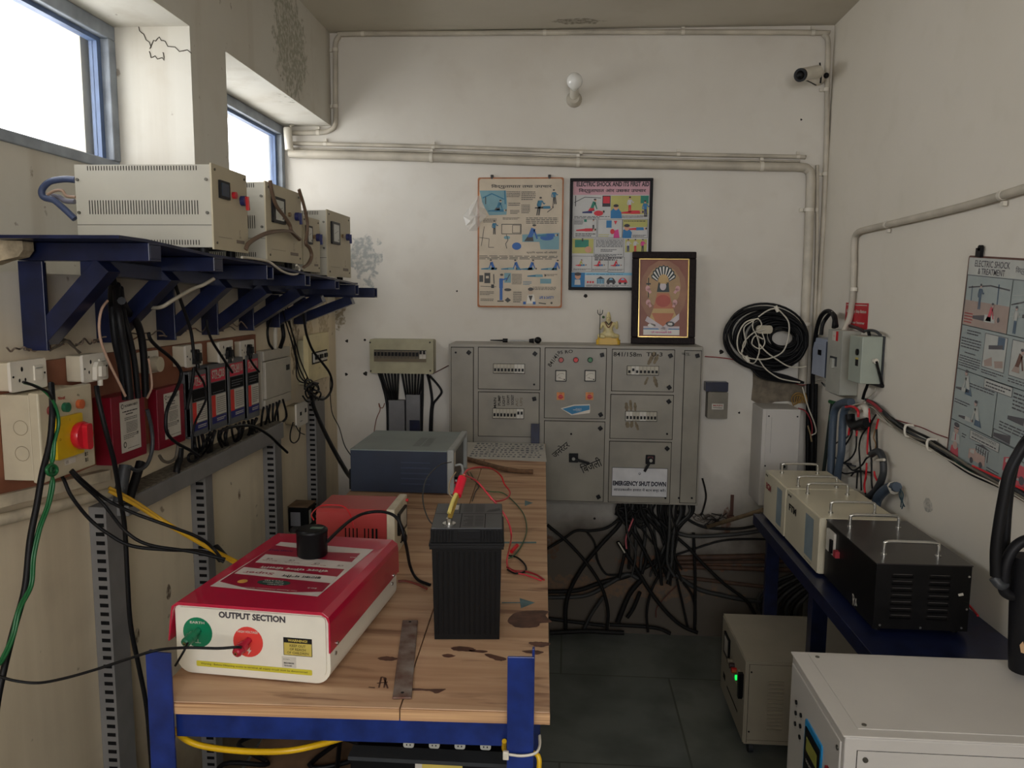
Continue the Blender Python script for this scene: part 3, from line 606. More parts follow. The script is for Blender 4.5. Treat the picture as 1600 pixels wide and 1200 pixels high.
mb = MB().use(gnp).at(Matrix.Translation(c)); mb.sph((-.022, .006, .118), .006, gnp); mb.tube([(-.012, -.012, .1), (0, -.022, .088), (.012, -.012, .1)], .0025, n=6, m=col(70, 60, 50)); mb.tube([(-.016, -.01, .098), (0, -.024, .074), (.016, -.01, .098)], .002, n=6, m=col(110, 60, 40)); mb.build('garland', e)
# face marks and hair
mb = MB().at(Matrix.Translation(c)); mb.sph((-.005, -.0148, .1165), .0014, INK); mb.sph((.005, -.0148, .1165), .0014, INK); mb.sph((0, -.0165, .112), .0018, cr); mb.box(-.003, .003, -.0158, -.0148, .1072, .108, col(150, 60, 50)); mb.build('face', e)

# hydrometer lying on the cabinet
e = thing('battery_hydrometer', 'black bulb hydrometer lying on the cabinet top', 'tool', W(808, 528, 'Y', 3.40))
a, b_ = W(766, 528, 'Y', 3.40), W(842, 527, 'Y', 3.40); a.z = b_.z = CT+.012; d = (b_-a).normalized(); L_ = (b_-a).length
MB().use(BLK2).cyl(a, a+d*L_*.28, .002, .004, n=8).cyl(a+d*L_*.26, a+d*L_*.36, .009, n=12).build('nozzle', e)
MB().use(mat('clear_tube', (170, 170, 165), .1)).cyl(a+d*L_*.36, a+d*L_*.8, .0035, n=10).build('barrel', e)
MB().use(BLK).cyl(a+d*L_*.8, a+d*L_*.9, .008, .011, n=12).sph(a+d*L_*.98+V((0, 0, .003)), .0145, sc=(1.1, 1, 1)).build('bulb', e)

# ================================================================== main distribution cabinet
cab = mat('khaki_grey_enamel', (150, 145, 134), 0.45, var=0.18, scale=5); cab2 = mat('khaki_grey_door', (142, 137, 125), 0.4, var=0.16, scale=7); gap = mat('door_gap', (38, 34, 26), .8)
x0, x1, z0, z1 = -.508, .582, .683, CT
e = thing('distribution_cabinet', 'large khaki grey electrical cabinet with nine doors on the back wall', 'electrical cabinet', ((x0+x1)/2, YB, z0))
mb = MB().use(cab); mb.box(x0, x1, CY, YB-.002, z0, z1); mb.build('body', e, bevel=.003)
def cpt(x, y): p = W(x, y, 'Y', CY); return p.x, p.z
def crop(x, y): return 700+x*420/1600, 500+y*315/1200      # pixels of the cabinet close-up
def door(cx0, cy0, cx1, cy1, knobs, extra=None, name='door'):
    a = cpt(*crop(cx0, cy1)); b = cpt(*crop(cx1, cy0))
    mb = MB().use(gap).at(back(CY)); mb.box(a[0]-.003, b[0]+.003, a[1]-.003, b[1]+.003, 0, .0012)
    mb.use(cab2).rr(a[0], b[0], a[1], b[1], .0005, .004, .002)
    d = mb.build(name, e)
    for kx, ky, big in knobs:
        p = cpt(*crop(kx, ky)); mb = MB().use(BLK2).at(back(CY-.004, p[0], p[1]) @ Matrix.Rotation(random.uniform(.2, .9), 4, 'Z'))
        if big: mb.rr(-.0085, .0085, -.0085, .0085, 0, .008, .002); mb.cyl((0, 0, .008), (0, 0, .011), .004, n=10)
        else: mb.cyl((0, 0, 0), (0, 0, .003), .0045, n=10)
        mb.build('lock_knob' if big else 'screw', d)
    return d
d1 = door(22, 165, 150, 800, [(125, 193, 1), (47, 193, 0)]); 
d2 = door(182, 168, 547, 408, [(518, 200, 1), (513, 383, 0)])
d3 = door(182, 435, 542, 688, [(514, 468, 1)])
d4 = door(575, 172, 942, 580, [(917, 207, 1), (908, 562, 1)])
d5 = door(570, 608, 932, 1070, [(906, 643, 1), (895, 1050, 1), (733, 677, 0)])
d6 = door(975, 180, 1347, 420, [(1323, 212, 1), (1315, 400, 1)])
d7 = door(965, 450, 1340, 702, [(1313, 484, 1), (1303, 677, 0)])
d8 = door(955, 730, 1328, 1080, [(1303, 763, 1), (1293, 1058, 0)])
d9 = door(1380, 185, 1507, 1085, [(1483, 212, 1), (1450, 1058, 0), (1373, 1058, 0)])
CF = back(CY-.004)
def breakers(par, cx0, cy0, cx1, cy1, n, tones=None, ups=()):
    a = cpt(*crop(cx0, cy1)); b = cpt(*crop(cx1, cy0)); w1 = (b[0]-a[0])/n; h1 = b[1]-a[1]
    mb = MB().use(gap).at(CF); mb.box(a[0]-.002, b[0]+.002, a[1]-.001, b[1]+.001, 0, .001); mb.build('cutout', par)
    for i in range(n):
        mb = MB().at(CF); m_ = (tones or {}).get(i, col(178, 172, 156)); xx = a[0]+i*w1
        mb.use(m_).box(xx+.0004, xx+w1-.0004, a[1]+h1*.05, b[1]-h1*.02, .001, .005); mb.use(m_).box(xx+.0008, xx+w1-.0008, a[1]+h1*.55, b[1]-h1*.05, .005, .007)
        zc = a[1]+h1*(.62 if i in ups else .4); mb.use(BLK2).box(xx+w1*.22, xx+w1*.78, zc-h1*.16, zc+h1*.13, .005, .012); mb.build('breaker', par)
WB = col(206, 202, 192)
breakers(d2, 272, 262, 456, 316, 9, {6: WB, 7: WB, 8: WB}); breakers(d3, 268, 528, 450, 584, 9, {7: WB, 8: WB}, (7, 8))
breakers(d6, 1066, 275, 1252, 326, 8, {1: WB, 2: WB}, (1,)); breakers(d7, 1056, 545, 1242, 600, 9, {0: WB, 1: WB, 4: WB, 5: WB})
def ctext(par, t, cx, cy, cw, ch, rot=0, m=INK, bold=0.0, z=.0006, name='handwriting'):
    p = cpt(*crop(cx, cy)); k = 420/1600*CY/FPX; mb = MB().at(CF); mb.text(t, p[0], p[1], z, cw*k, ch*k, m, rot, bold); return mb.build(name, par)
for i, (t_, y_) in enumerate((('MAIN', 492), ('PUMP', 478), ('LIGHT', 480), ('CANOPY', 475), ('SOCKET', 475), ('AC', 490), ('UPS', 485))):
    ctext(d3, t_, 280+i*26, y_, 62 if i < 5 else 50, 16, pi/2, INK if i < 5 else col(110, 100, 80), bold=.02)
ctext(d4, '841/41', 626, 240, 84, 26, .95, bold=.012); ctext(d4, '95 RO', 697, 190, 92, 20, .12, bold=.012)
ctext(d6, '841/158m', 1068, 204, 165, 26, 0, bold=.012); ctext(d6, 'TU-3', 1228, 204, 95, 24, 0, bold=.012); ctext(d9, 'क्यू.', 1415, 204, 50, 18)
ctext(d5, 'जनरेटर', 668, 768, 120, 48, .72, bold=.01); ctext(d5, 'िबजली', 850, 862, 130, 62, .42, bold=.01)
for x, c_ in ((673, (176, 74, 70)), (761, (205, 24, 30)), (846, (24, 110, 60))):
    p = cpt(*crop(x, 237)); mb = MB().at(back(CY-.004, p[0], p[1])); mb.cyl((0, 0, 0), (0, 0, .004), .012, n=18, m=BLK2); mb.cyl((0, 0, .004), (0, 0, .012), .0105, .009, n=18, m=mat('lens_%d' % x, c_, .2, coat=.6)); mb.build('indicator_lamp', d4)
for x in (672, 846):
    p = cpt(*crop(x, 331)); s_ = .0245; mb = MB().at(back(CY-.004, p[0], p[1])); mb.rr(-s_, s_, -s_, s_, 0, .006, .002, BLK2); mb.rect(-s_+.004, s_-.004, -s_+.004, s_-.004, .0065, PAPER)
    mb.disc(s_-.009, -s_+.009, .0068, .003, INK); mb.text('A', -.004, -.008, .0068, None, .005, INK); mb.stroke([(-.018, -.002), (-.008, .008), (.004, .011), (.014, .008)], .001, .0068, INK); mb.stroke([(s_-.009, -s_+.009), (-.012, -.008)], .001, .007, INK); mb.build('panel_meter', d4)
for x in (670, 842):
    p = cpt(*crop(x, 452)); mb = MB().at(back(CY-.004, p[0], p[1])); o_ = mat('orange_switch_plate', (206, 130, 60), .4)
    mb.rr(-.0165, .0165, -.0165, .0165, 0, .005, .002, o_); mb.cyl((0, -.002, .005), (0, -.002, .011), .01, n=16, m=mat('switch_red', (190, 30, 28), .3)); mb.box(-.010, .012, -.005, .0005, .011, .02, mat('switch_red', (190, 30, 28), .3)); mb.text('ON', 0, .0125, .0056, .012, .004, INK); mb.build('selector_switch', d4)
ppp = [cpt(*crop(*q)) for q in ((670, 525), (750, 503), (845, 500), (846, 540), (843, 553), (735, 566))]
mb = MB().at(CF); mb.poly(ppp, .0006, WHT); ppq = [cpt(*crop(*q)) for q in ((680, 528), (752, 510), (842, 507), (842, 533), (738, 560))]; mb.poly(ppq, .001, mat('sticker_blue', (28, 122, 170), .3)); 
p = cpt(*crop(770, 534)); mb.text('SAVE ELECTRICITY', p[0], p[1], .0014, .036, .0045, WHT, 0, .02); mb.text('SAVE NATURE', p[0]+.005, p[1]+.006, .0014, .026, .0028, WHT); mb.text('ऊर्जा बचाओ', p[0]+.004, p[1]-.0055, .0014, .02, .003, WHT); mb.build('sticker', d4)
def handle(par, cx, cy, tip, red=False):
    p = cpt(*crop(cx, cy)); t_ = cpt(*crop(*tip)); mb = MB().at(back(CY-.004, p[0], p[1])); mb.rr(-.02, .02, -.02, .02, 0, .008, .003, BLK2); mb.cyl((0, 0, .008), (0, 0, .022), .011, n=16, m=BLK2)
    if red: mb.rr(-.012, .012, .004, .014, .008, .0105, .003, col(90, 40, 40))
    mb.bar((0, 0, .024), (t_[0]-p[0], t_[1]-p[1], .026), .011, .009, BLK2, up=(0, 0, 1)); mb.cyl((0, 0, .022), (0, 0, .03), .007, n=12, m=GRY); mb.build('rotary_handle', par, bevel=.001)
handle(d5, 747, 818, (840, 846)); handle(d8, 1203, 828, (1165, 893), True)
# emergency shut down plate
a = cpt(*crop(972, 1046)); b = cpt(*crop(1308, 882)); mb = MB().at(CF); mb.rr(a[0], b[0], a[1], b[1], .0005, .002, .002, mat('sign_edge', (48, 44, 52), .4)); mb.rect(a[0]+.002, b[0]-.002, a[1]+.002, b[1]-.002, .0024, mat('sign_white', (206, 206, 208), .3))
k = 420/1600*CY/FPX; SG = col(24, 26, 44)
p = cpt(*crop(1138, 972)); mb.text('EMERGENCY SHUT DOWN', p[0], p[1], .0028, 318*k, 30*k, SG, 0, .05)
p = cpt(*crop(1138, 1011)); mb.text('आपातकालीन हालात में बटन बन्द करें।', p[0], p[1], .0028, 310*k, 24*k, SG, 0, .02)
p = cpt(*crop(1140, 912)); mb.disc(p[0], p[1]+.001, .0028, .0045, SG, 16); mb.disc(p[0], p[1]+.001, .003, .0036, mat('sign_white', (206, 206, 208), .3)); mb.text('HP', p[0], p[1]+.001, .0032, .005, .0025, SG, 0, .02)
mb.poly([(p[0]-.006, p[1]+.002), (p[0]-.0045, p[1]-.003), (p[0], p[1]-.0065), (p[0], p[1]-.0045)], .003, SG); mb.poly([(p[0]+.006, p[1]+.002), (p[0]+.0045, p[1]-.003), (p[0], p[1]-.0065), (p[0], p[1]-.0045)], .003, SG); mb.build('emergency_sign', d8)
# grease stains on the doors
def smear(par, pts, c_):
    for (ax_, ay_, bx_, by_, w_) in pts:
        p, q = cpt(*crop(ax_, ay_)), cpt(*crop(bx_, by_)); k = 420/1600*CY/FPX
        n_ = 9; dx, dy = q[0]-p[0], q[1]-p[1]; L_ = math.hypot(dx, dy); nx, ny = -dy/L_, dx/L_; mb = MB().at(CF); up_, dn = [], []
        for i in range(n_+1):
            t = i/n_; ww = w_*k/2*(.5+.5*sin(pi*t))*random.uniform(.75, 1.2); up_.append((p[0]+dx*t+nx*ww, p[1]+dy*t+ny*ww)); dn.append((p[0]+dx*t-nx*ww, p[1]+dy*t-ny*ww))
        mb.poly(up_+dn[::-1], .0004, c_); mb.build('stain', par)
gs = mat('grease_stain', (122, 108, 82), .6, var=.3, scale=60)
smear(d6, [(1190, 265, 1230, 190, 26), (1225, 260, 1250, 205, 22), (1190, 340, 1170, 385, 16), (1225, 335, 1245, 400, 22)], gs)
smear(d7, [(1065, 540, 1060, 490, 24), (1090, 540, 1085, 475, 20), (1115, 540, 1112, 490, 18), (1065, 605, 1070, 640, 26), (1095, 602, 1090, 640, 24), (1115, 605, 1132, 655, 18)], gs)

# ================================================================== breaker board left of the cabinet
e0 = cpt
fy = YB-.07
a = W(578, 583, 'Y', fy); b = W(677, 531, 'Y', fy)
e = thing('breaker_board', 'beige breaker box with one row of dark breakers, left of the big cabinet', 'breaker box', ((a.x+b.x)/2, YB, a.z))
ivy = mat('aged_ivory_plastic', (170, 164, 134), .45, var=.2, scale=10); mb = MB().use(ivy).at(back(YB)); mb.rr(a.x, b.x, a.z, b.z, .001, .07, .008); mb.build('housing', e, bevel=.002)
def c5(x, y): return 560+x/7.5, 520+y/7.5
F5 = back(fy)
p = W(*c5(185, 335), 'Y', fy); q = W(*c5(795, 205), 'Y', fy); mb = MB().use(gap).at(F5); mb.box(p.x, q.x, p.z, q.z, 0, .001); mb.build('cutout', e)
mb = MB().use(col(104, 92, 70)).at(F5); r_ = W(*c5(795, 305), 'Y', fy); mb.box(p.x, q.x, p.z, r_.z, .001, .004); mb.build('blank_strip', e)
n_ = 15; w1 = (q.x-p.x)/n_
for i in range(n_):
    mb = MB().at(F5); m_ = col(196, 190, 178) if i >= 13 else col(96, 86, 70); hh = q.z-r_.z; xx = p.x+i*w1
    mb.box(xx+.0006, xx+w1-.0006, r_.z, q.z-hh*.08, .001, .005, m_); mb.box(xx+w1*.2, xx+w1*.8, r_.z+hh*(.3 if i not in (13, 14) else .55), r_.z+hh*(.75 if i not in (13, 14) else .95), .005, .013, BLK2); mb.build('breaker', e)
for x, y in ((138, 113), (838, 113), (145, 448), (843, 445)):
    s_ = W(*c5(x, y), 'Y', fy); mb = MB().use(gap).at(back(fy, s_.x, s_.z)); mb.cyl((0, 0, 0), (0, 0, .002), .004, n=10); mb.build('screw', e)
for lbl, X0, X1, yt, yb_, m_ in (('left one of two grey ducts hanging under the beige breaker box', 608, 632, 626, 720, MGR), ('right one of two grey ducts hanging under the beige breaker box', 635, 656, 617, 720, MGR)):
    a = W(X0, yb_, 'Y', YB-.045); b = W(X1, yt, 'Y', YB-.045); mb = MB().use(m_).at(back(YB)); mb.box(a.x, b.x, .75, b.z, .001, .045); tag(mb.build('cable_duct', bevel=.002), lbl, 'cable duct')
a = W(640, 675, 'Y', YB-.055); b = W(656, 657, 'Y', YB-.055); mb = MB().use(NAVY).at(back(YB)); mb.box(a.x, b.x, a.z-.1, b.z, .0455, .055); tag(mb.build('blue_strip', bevel=.001), 'short navy metal strip over the right grey duct', 'metal strip')
BC = 'black wires under the breaker box'
for i in range(14):
    x = 590+i*5.4; xe = 611+i*1.6 if i < 7 else 637+(i-7)*2.6
    cable('black wire fanning from the beige breaker box into the grey ducts', px([(x, 580, YB-.03), (x+(xe-x)*.35, 600, YB-.03-.01*(i % 3)), (xe, 632, YB-.02)]), .0042+.001*(i % 2), BLK, 'wire', 'wire', BC)
cable('thick black cable dropping left of the grey ducts under the breaker box', px([(594, 583, YB-.03), (598, 600, YB-.02), (604, 625, YB-.02), (606, 650, YB-.02), (606, 700, YB-.02)]), .007, BLK)
cable('black cable hanging right of the grey ducts, nearest them', px([(660, 583, YB-.03), (660, 620, YB-.02), (659, 660, YB-.02), (659, 700, YB-.02)]), .006, BLK)
cable('black cable hanging straight down between ducts and big cabinet', px([(668, 585, YB-.03), (672, 602, YB-.02), (675, 625, YB-.02), (673, 650, YB-.02), (671, 700, YB-.02)]), .0062, BLK)
cable('black cable bulging in a loop toward the big cabinet edge', px([(671, 587, YB-.03), (683, 600, YB-.02), (690, 612, YB-.02), (684, 622, YB-.02), (677, 632, YB-.02), (675, 655, YB-.02), (674, 700, YB-.02)]), .0055, BLK)
cable('thin red-brown wire from the breaker box up to the big cabinet edge', px([(676, 584, YB-.01), (688, 578, YB-.01), (701, 571, YB-.01)]), .0022, col(90, 50, 40), 'wire')
cable('thin brown wire with a small curl left of the grey ducts', px([(601, 630, YB-.006), (598, 637, YB-.006), (593, 636, YB-.006), (592, 630, YB-.006), (594, 640, YB-.006), (588, 655, YB-.006), (584, 678, YB-.006)]), .002, col(120, 70, 44), 'wire')

# small grey box with blue lid, right of the cabinet
fy = YB-.06; a = W(1105, 654, 'Y', fy); b = W(1138, 613, 'Y', fy)
e = thing('isolator_box', 'small grey isolator box with a navy blue top, right of the big cabinet', 'electrical box', ((a.x+b.x)/2, YB, a.z))
mb = MB().use(mat('dusty_grey_box', (128, 122, 108), .5, var=.2)).at(back(YB)); mb.rr(a.x, b.x, a.z, b.z, .001, .06, .004); mb.build('body', e, bevel=.003)
a2 = W(1103, 612, 'Y', fy); b2 = W(1139, 598, 'Y', fy); mb = MB().use(NAVY).at(back(YB)); mb.rr(a2.x, b2.x, b.z+.001, b2.z, .001, .05, .003); mb.build('lid', e, bevel=.002)
cx_, cz_ = (a.x+b.x)/2, (a.z+b.z)/2-.005; mb = MB().at(back(fy, cx_, cz_)); mb.rect(-.026, .026, -.013, .013, .0006, PAPER); mb.text('MAIN', 0, .005, .001, .04, .007, col(150, 30, 30), 0, .02); mb.stroke([(-.02, -.004), (.02, -.006)], .002, .001, INK); mb.build('label_plate', e)
# ================================================================== blue brackets and shelf, left wall
AY = [1.45, 1.69, 1.95, 2.20, 2.46, 2.69, 2.97]
TOP = [(232, 376), (334, 399), (417, 412), (477, 427), (524, 436), (555, 443), (585, 448)]
BOT = [(232, 408), (334, 424), (417, 437), (477, 447), (524, 452), (555, 461), (585, 465)]
tips = [(W(*a, 'Y', y), W(*b, 'Y', y)) for a, b, y in zip(TOP, BOT, AY)]
where = ['nearest the camera', 'second from the camera', 'third from the camera', 'fourth from the camera', 'fifth from the camera', 'sixth, under the farthest grey inverter', 'farthest, its arm sticking out past the shelf']
for i, (y, (tp, bt)) in enumerate(zip(AY, tips)):
    e = thing('wall_bracket', 'navy blue steel wall bracket under the shelf, '+where[i], 'bracket', (XL, y, 1.475), 'navy blue wall brackets')
    zt, zb = tp.z-0.004, bt.z; h = zt-zb; cw = 0.045
    mb = MB().use(NAVY); x0 = XL+.001
    if i < 2: mb.box(x0, tp.x, y, y+.004, zb, zt); mb.box(x0, tp.x, y+.004, y+cw, zt-.004, zt); mb.box(x0, tp.x, y+.004, y+cw, zb, zb+.004); mb.box(tp.x-.004, tp.x, y+.004, y+cw, zb+.004, zt-.004)
    else:
        xe = tp.x
        mb.box(x0, xe, y, y+.004, zb, zt); mb.box(x0, xe, y+.004, y+cw, zt-.004, zt); mb.box(x0, xe, y+.004, y+cw, zb, zb+.004); mb.box(x0, xe, y+cw-.004, y+cw, zb+.004, zt-.004)
    mb.build('arm', e, bevel=.0012)
    zlow = 1.478-.01*(i > 1)
    mb = MB().use(NAVY); mb.box(x0, x0+.05, y-.002, y+.006, zlow, zb-.001); mb.box(x0, x0+.008, y+.006, y+.07, zlow, zb-.001); mb.build('wall_post', e, bevel=.001)
    reach = (-.90, -.90, -.89, -.88, -.87, -.87, -.84)[i]
    mb = MB().use(NAVY); mb.bar((XL+.03, y+.022, zlow+.022), (reach, y+.022, zb-.008), .036, .044, up=(0, 1, 0)); mb.build('diagonal_brace', e, bevel=.0012)
# shelf plate that follows the arms, with a folded edge
mb = MB().use(NAVY)
ys = [1.36]+AY[:6]+[2.74]; xs = [tips[0][0].x-.005]+[t[0].x-.004 for t in tips[:6]]+[tips[5][0].x-.004]; zs = [tips[0][0].z+.001]+[t[0].z for t in tips[:6]]+[tips[5][0].z]
for k in range(len(ys)-1):
    a, b = k, k+1; vs = []
    for dz in (-.003, .003):
        vs += [(XL+.002, ys[a], zs[a]+dz), (xs[a], ys[a], zs[a]+dz), (XL+.002, ys[b], zs[b]+dz), (xs[b], ys[b], zs[b]+dz)]
    mb.hexa(vs)
sh = tag(mb.build('wall_shelf'), 'long navy blue steel shelf carrying the grey inverters below the high windows', 'shelf')
def shz(y):
    for k in range(len(ys)-1):
        if ys[k] <= y <= ys[k+1]: t = (y-ys[k])/(ys[k+1]-ys[k]); return zs[k]*(1-t)+zs[k+1]*t+.003
    return zs[-1]+.003
mb = MB().use(NAVY)
tag((mb.bar((-.93, 1.46, 1.642), (-.93, 2.72, 1.60), .04, .03), mb.build('support_rail', bevel=.001))[1], 'navy blue rail running along under the bracket arms', 'rail')

# ------------------------------------------------------------------ grey inverters on the shelf
IG = mat('inverter_grey_enamel', (176, 172, 158), .42, var=.08, scale=6); IF = mat('inverter_front_cream', (182, 172, 146), .42, var=.08, scale=8)
def inverter(label, y0, y1, z1, xf, kind, xb=XL+.004):
    zb = min(shz(y0), shz(y1)); zb = max(shz(y0), shz(y1))+.014
    e = thing('shelf_inverter', label, 'inverter', ((xb+xf)/2, (y0+y1)/2, shz((y0+y1)/2)), 'grey inverters on the blue shelf')
    mb = MB().use(IG); mb.box(xb, xf-.004, y0, y1, zb, z1)
    mb.at(frame((xb, y0, zb), (1, 0, 0), (0, 0, 1))); w_, h_ = xf-.004-xb, z1-zb
    mb.box(0, w_, h_*.27, h_*.275, 0, .0008, DARK)
    for row, (a, b) in enumerate(((.93, .985), (.4, .57), (.03, .09))):
        for i in range(40):
            x = w_*(.1+.8*i/39); mb.box(x-.0009, x+.0009, h_*a, h_*b, 0, .0007, DARK)
    for x, z in ((.02, .82), (.02, .42), (.97, .82), (.97, .42)): mb.cyl((w_*x, h_*z, 0), (w_*x, h_*z, .003), .0035, n=10, m=SCREW)
    mb.build('casing', e, bevel=.0015)
    F = leftw(xf-.004, y0, zb); w_ = y1-y0
    mb = MB().at(F); mb.box(-.002, w_+.002, -.004, h_+.003, 0, .004, IF)
    for x, z in ((.07, .06), (.93, .06), (.07, .95), (.93, .95)): mb.cyl((w_*x, h_*z, .004), (w_*x, h_*z, .006), .003, n=8, m=SCREW)
    mb.text('UPS', w_*.75, h_*.17, .0045, None, h_*.03, col(110, 100, 90)); mb.box(w_*.64, w_*.88, h_*.09, h_*.135, .004, .0046, col(120, 108, 96))
    mb.stroke([(w_*.74, h_*.2), (w_*.74, h_*.26), (w_*.76, h_*.26)], .0016, .0046, col(110, 100, 90)); mb.box(w_*.12, w_*.5, h_*.135, h_*.143, .004, .0045, col(150, 140, 122))
    pf = mb.build('front_panel', e, bevel=.0008)
    F2 = leftw(xf, y0, zb)
    if kind == 'lcd':
        MB().at(F2).box(w_*.16, w_*.44, h_*.62, h_*.84, 0, .005, BLK2).box(w_*.2, w_*.4, h_*.65, h_*.81, .005, .0056, mat('lcd_dark_blue', (36, 60, 78), .15)).build('display', e)
        MB().at(F2).cyl((w_*.58, h_*.7, 0), (w_*.58, h_*.7, .008), .008, n=14, m=mat('red_button', (190, 40, 50), .3)).build('button', e)
    else:
        MB().at(F2).rr(w_*.13, w_*.47, h_*(.5), h_*.85, 0, .006, .003, BLK2).rect(w_*.19, w_*.42, h_*.54, h_*.81, .0065, mat('meter_face', (190, 192, 184), .15)).stroke([(w_*.22, h_*.66), (w_*.38, h_*.72)], .001, .0068, INK).disc(w_*.38, h_*.57, .0069, .003, INK).build('panel_meter', e)
        MB().at(F2).cyl((w_*.62, h_*.66, 0), (w_*.62, h_*.66, .006), .006, n=12, m=mat('brass_led', (120, 96, 70), .3)).build('indicator_lamp', e)
    kb = mat('switch_navy', (40, 44, 92), .3); mb = MB().at(F2); cx, cz = w_*.83, h_*.66
    mb.cyl((cx, cz, 0), (cx, cz, .011), .012, n=16, m=kb); mb.bar((cx, cz+.010, .014), (cx+.004, cz-.022, .014), .007, .008, mat('switch_red', (190, 30, 28), .3) if kind == 'lcd' else kb, up=(0, 0, 1)); mb.build('rotary_switch', e, bevel=.001)
    for fx in (xb+.03, xf-.035):
        for fy_ in (y0+.02, y1-.02): MB().use(BLK).cyl((fx, fy_, shz(fy_)), (fx, fy_, zb), .011, n=12).build('foot', e)
    return e
i1 = inverter('wide grey inverter with a blue display, nearest on the blue shelf', 1.685, 1.868, 1.873, -.782, 'lcd', W(118, 300, 'Y', 1.685).x)
i2 = inverter('grey inverter with a large meter, second from the camera on the blue shelf', 1.995, 2.262, 1.878, -.784, 'meter')
i3 = inverter('low grey inverter half hidden behind a brown flat cable on the blue shelf', 2.30, 2.452, 1.820, -.792, 'lcd2')
i4 = inverter('grey inverter with a white meter, last one on the blue shelf', 2.53, 2.80, 1.862, -.79, 'meter')
# cables behind the first inverter
FB = mat('faded_blue_cable', (60, 72, 104), .5)
cable('faded dark blue cable looping out of the back of the nearest grey inverter', px([(118, 281), (100, 280), (78, 284), (66, 296), (68, 308), (84, 313), (100, 326), (117, 342)], 'Y', 1.72), .0075, FB)
cable('brown twin wires curling behind the nearest grey inverter', px([(118, 308), (104, 306), (97, 298), (86, 298), (74, 304)], 'Y', 1.70), .0035, col(150, 124, 104), 'wire', 'wire')
cable('faded grey cable under the brown twin wires behind the nearest inverter', px([(117, 315), (102, 314), (92, 308), (76, 306)], 'Y', 1.74), .006, col(110, 108, 120))
mb = MB().use(WHT).at(frame((XL+.012, 1.684, 1.80), (1, 0, 0), (0, 0, 1))); mb.rr(-.006, .0, 0, .055, -.03, -.004, .002); tag(mb.build('terminal_cover'), 'white terminal cover on the back end of the nearest inverter', 'cover')
# brown flat cable in front of the second inverter
BRN = mat('brown_flat_cable', (104, 84, 68), .5)
def fcab(label, pts, v, r=.0055): return cable(label, px(pts, 'X', v), r, BRN, flat=.0025)
fcab('brown flat cable hanging across the meter of the second inverter', [(422, 282), (425, 300), (432, 322), (444, 338), (453, 352), (456, 362), (469, 375)], -.775)
fcab('pale brown flat cable arching low in front of the second inverter', [(384, 390), (388, 381), (400, 372), (418, 364), (436, 361), (455, 362), (469, 374)], -.768)
fcab('brown flat cable hanging down between the second and third inverters', [(467, 296), (474, 318), (480, 345), (480, 365), (478, 380), (484, 388), (487, 400), (482, 412), (474, 418)], -.772)
cable('grey-white cord lying on the shelf edge below the second inverter', px([(378, 402), (396, 404), (420, 409), (438, 422), (452, 428), (464, 428), (468, 420), (463, 414)], 'X', -.765), .0032, WHTW, 'cord', 'cord')
cable('grey cord slung under the shelf between the second and third brackets', px([(335, 435, -.84), (318, 445, -.86), (300, 452, -.88), (272, 468, -.9), (254, 479, -.92), (240, 481, -.95), (228, 477, -.98), (218, 473, -1.0)], 'X'), .0045, col(150, 142, 124), 'cord', 'cord')

# ================================================================== plywood board and boxes on the left wall
brd = mat('reddish_brown_board', (150, 96, 70), .7, var=.3, scale=6, c2=(112, 66, 46))
mb = MB().use(brd); mb.hexa([(XL+.001, 1.15, 1.185), (XL+.014, 1.15, 1.185), (XL+.001, 1.76, 1.21), (XL+.014, 1.76, 1.21), (XL+.001, 1.15, 1.455), (XL+.014, 1.15, 1.455), (XL+.001, 1.76, 1.452), (XL+.014, 1.76, 1.452)])
tag(mb.build('wooden_board'), 'reddish brown wooden board behind the switch boxes, nearest the camera', 'board')
mb = MB().use(brd); mb.box(XL+.001, XL+.014, 1.77, 2.56, 1.21, 1.45)
tag(mb.build('wooden_board'), 'reddish brown wooden board behind the four charge controllers', 'board')
BW = XL+.0145
def lbox(xa, xb, xc, yt, yb, xw=BW):
    y1 = W(xa, (yt+yb)/2, 'X', xw).y; p = W(xb, yt, 'Y', y1); q = W(xb, yb, 'Y', y1); y2 = W(xc, (yt+yb)/2, 'X', p.x).y
    return y1, y2, (p.x+q.x)/2, q.z, p.z
ivory = mat('ivory_plastic', (200, 190, 166), .42, var=.1, scale=9); whp = mat('switch_plate_white', (214, 208, 194), .35, var=.06)
def socket_box(label, xa, xb, xc, yt, yb, plug=None, holes=False):
    y1, y2, xf, z0, z1 = lbox(xa, xb, xc, yt, yb)
    e = thing('socket_box', label, 'socket', (BW, (y1+y2)/2, z0), 'socket boxes on the brown board')
    MB().use(ivory).box(BW, xf-.006, y1+.003, y2-.003, z0+.002, z1-.002).build('back_box', e, bevel=.003)
    w_, h_ = y2-y1, z1-z0; F = leftw(xf-.006, y1, z0); mb = MB().use(whp).at(F); mb.rr(0, w_, 0, h_, 0, .006, .005)
    for x in (.06, .94): mb.cyl((w_*x, h_*.5, .006), (w_*x, h_*.5, .0068), .0022, n=8, m=INK)
    for x, z, r in ((.30, .72, .0032), (.22, .36, .0025), (.38, .36, .0025)): mb.disc(w_*x, h_*z, .0064, r, INK, 10, r*1.5)
    mb.build('face_plate', e, bevel=.0012)
    MB().use(whp).at(leftw(xf, y1, z0)).rr(w_*.62, w_*.84, h_*.28, h_*.78, 0, .003, .001).bar((w_*.64, h_*.7, .004), (w_*.82, h_*.7, .0045), .002, .002, GRY, up=(0, 0, 1)).build('rocker_switch', e)
    return e, y1, y2, xf, z0, z1
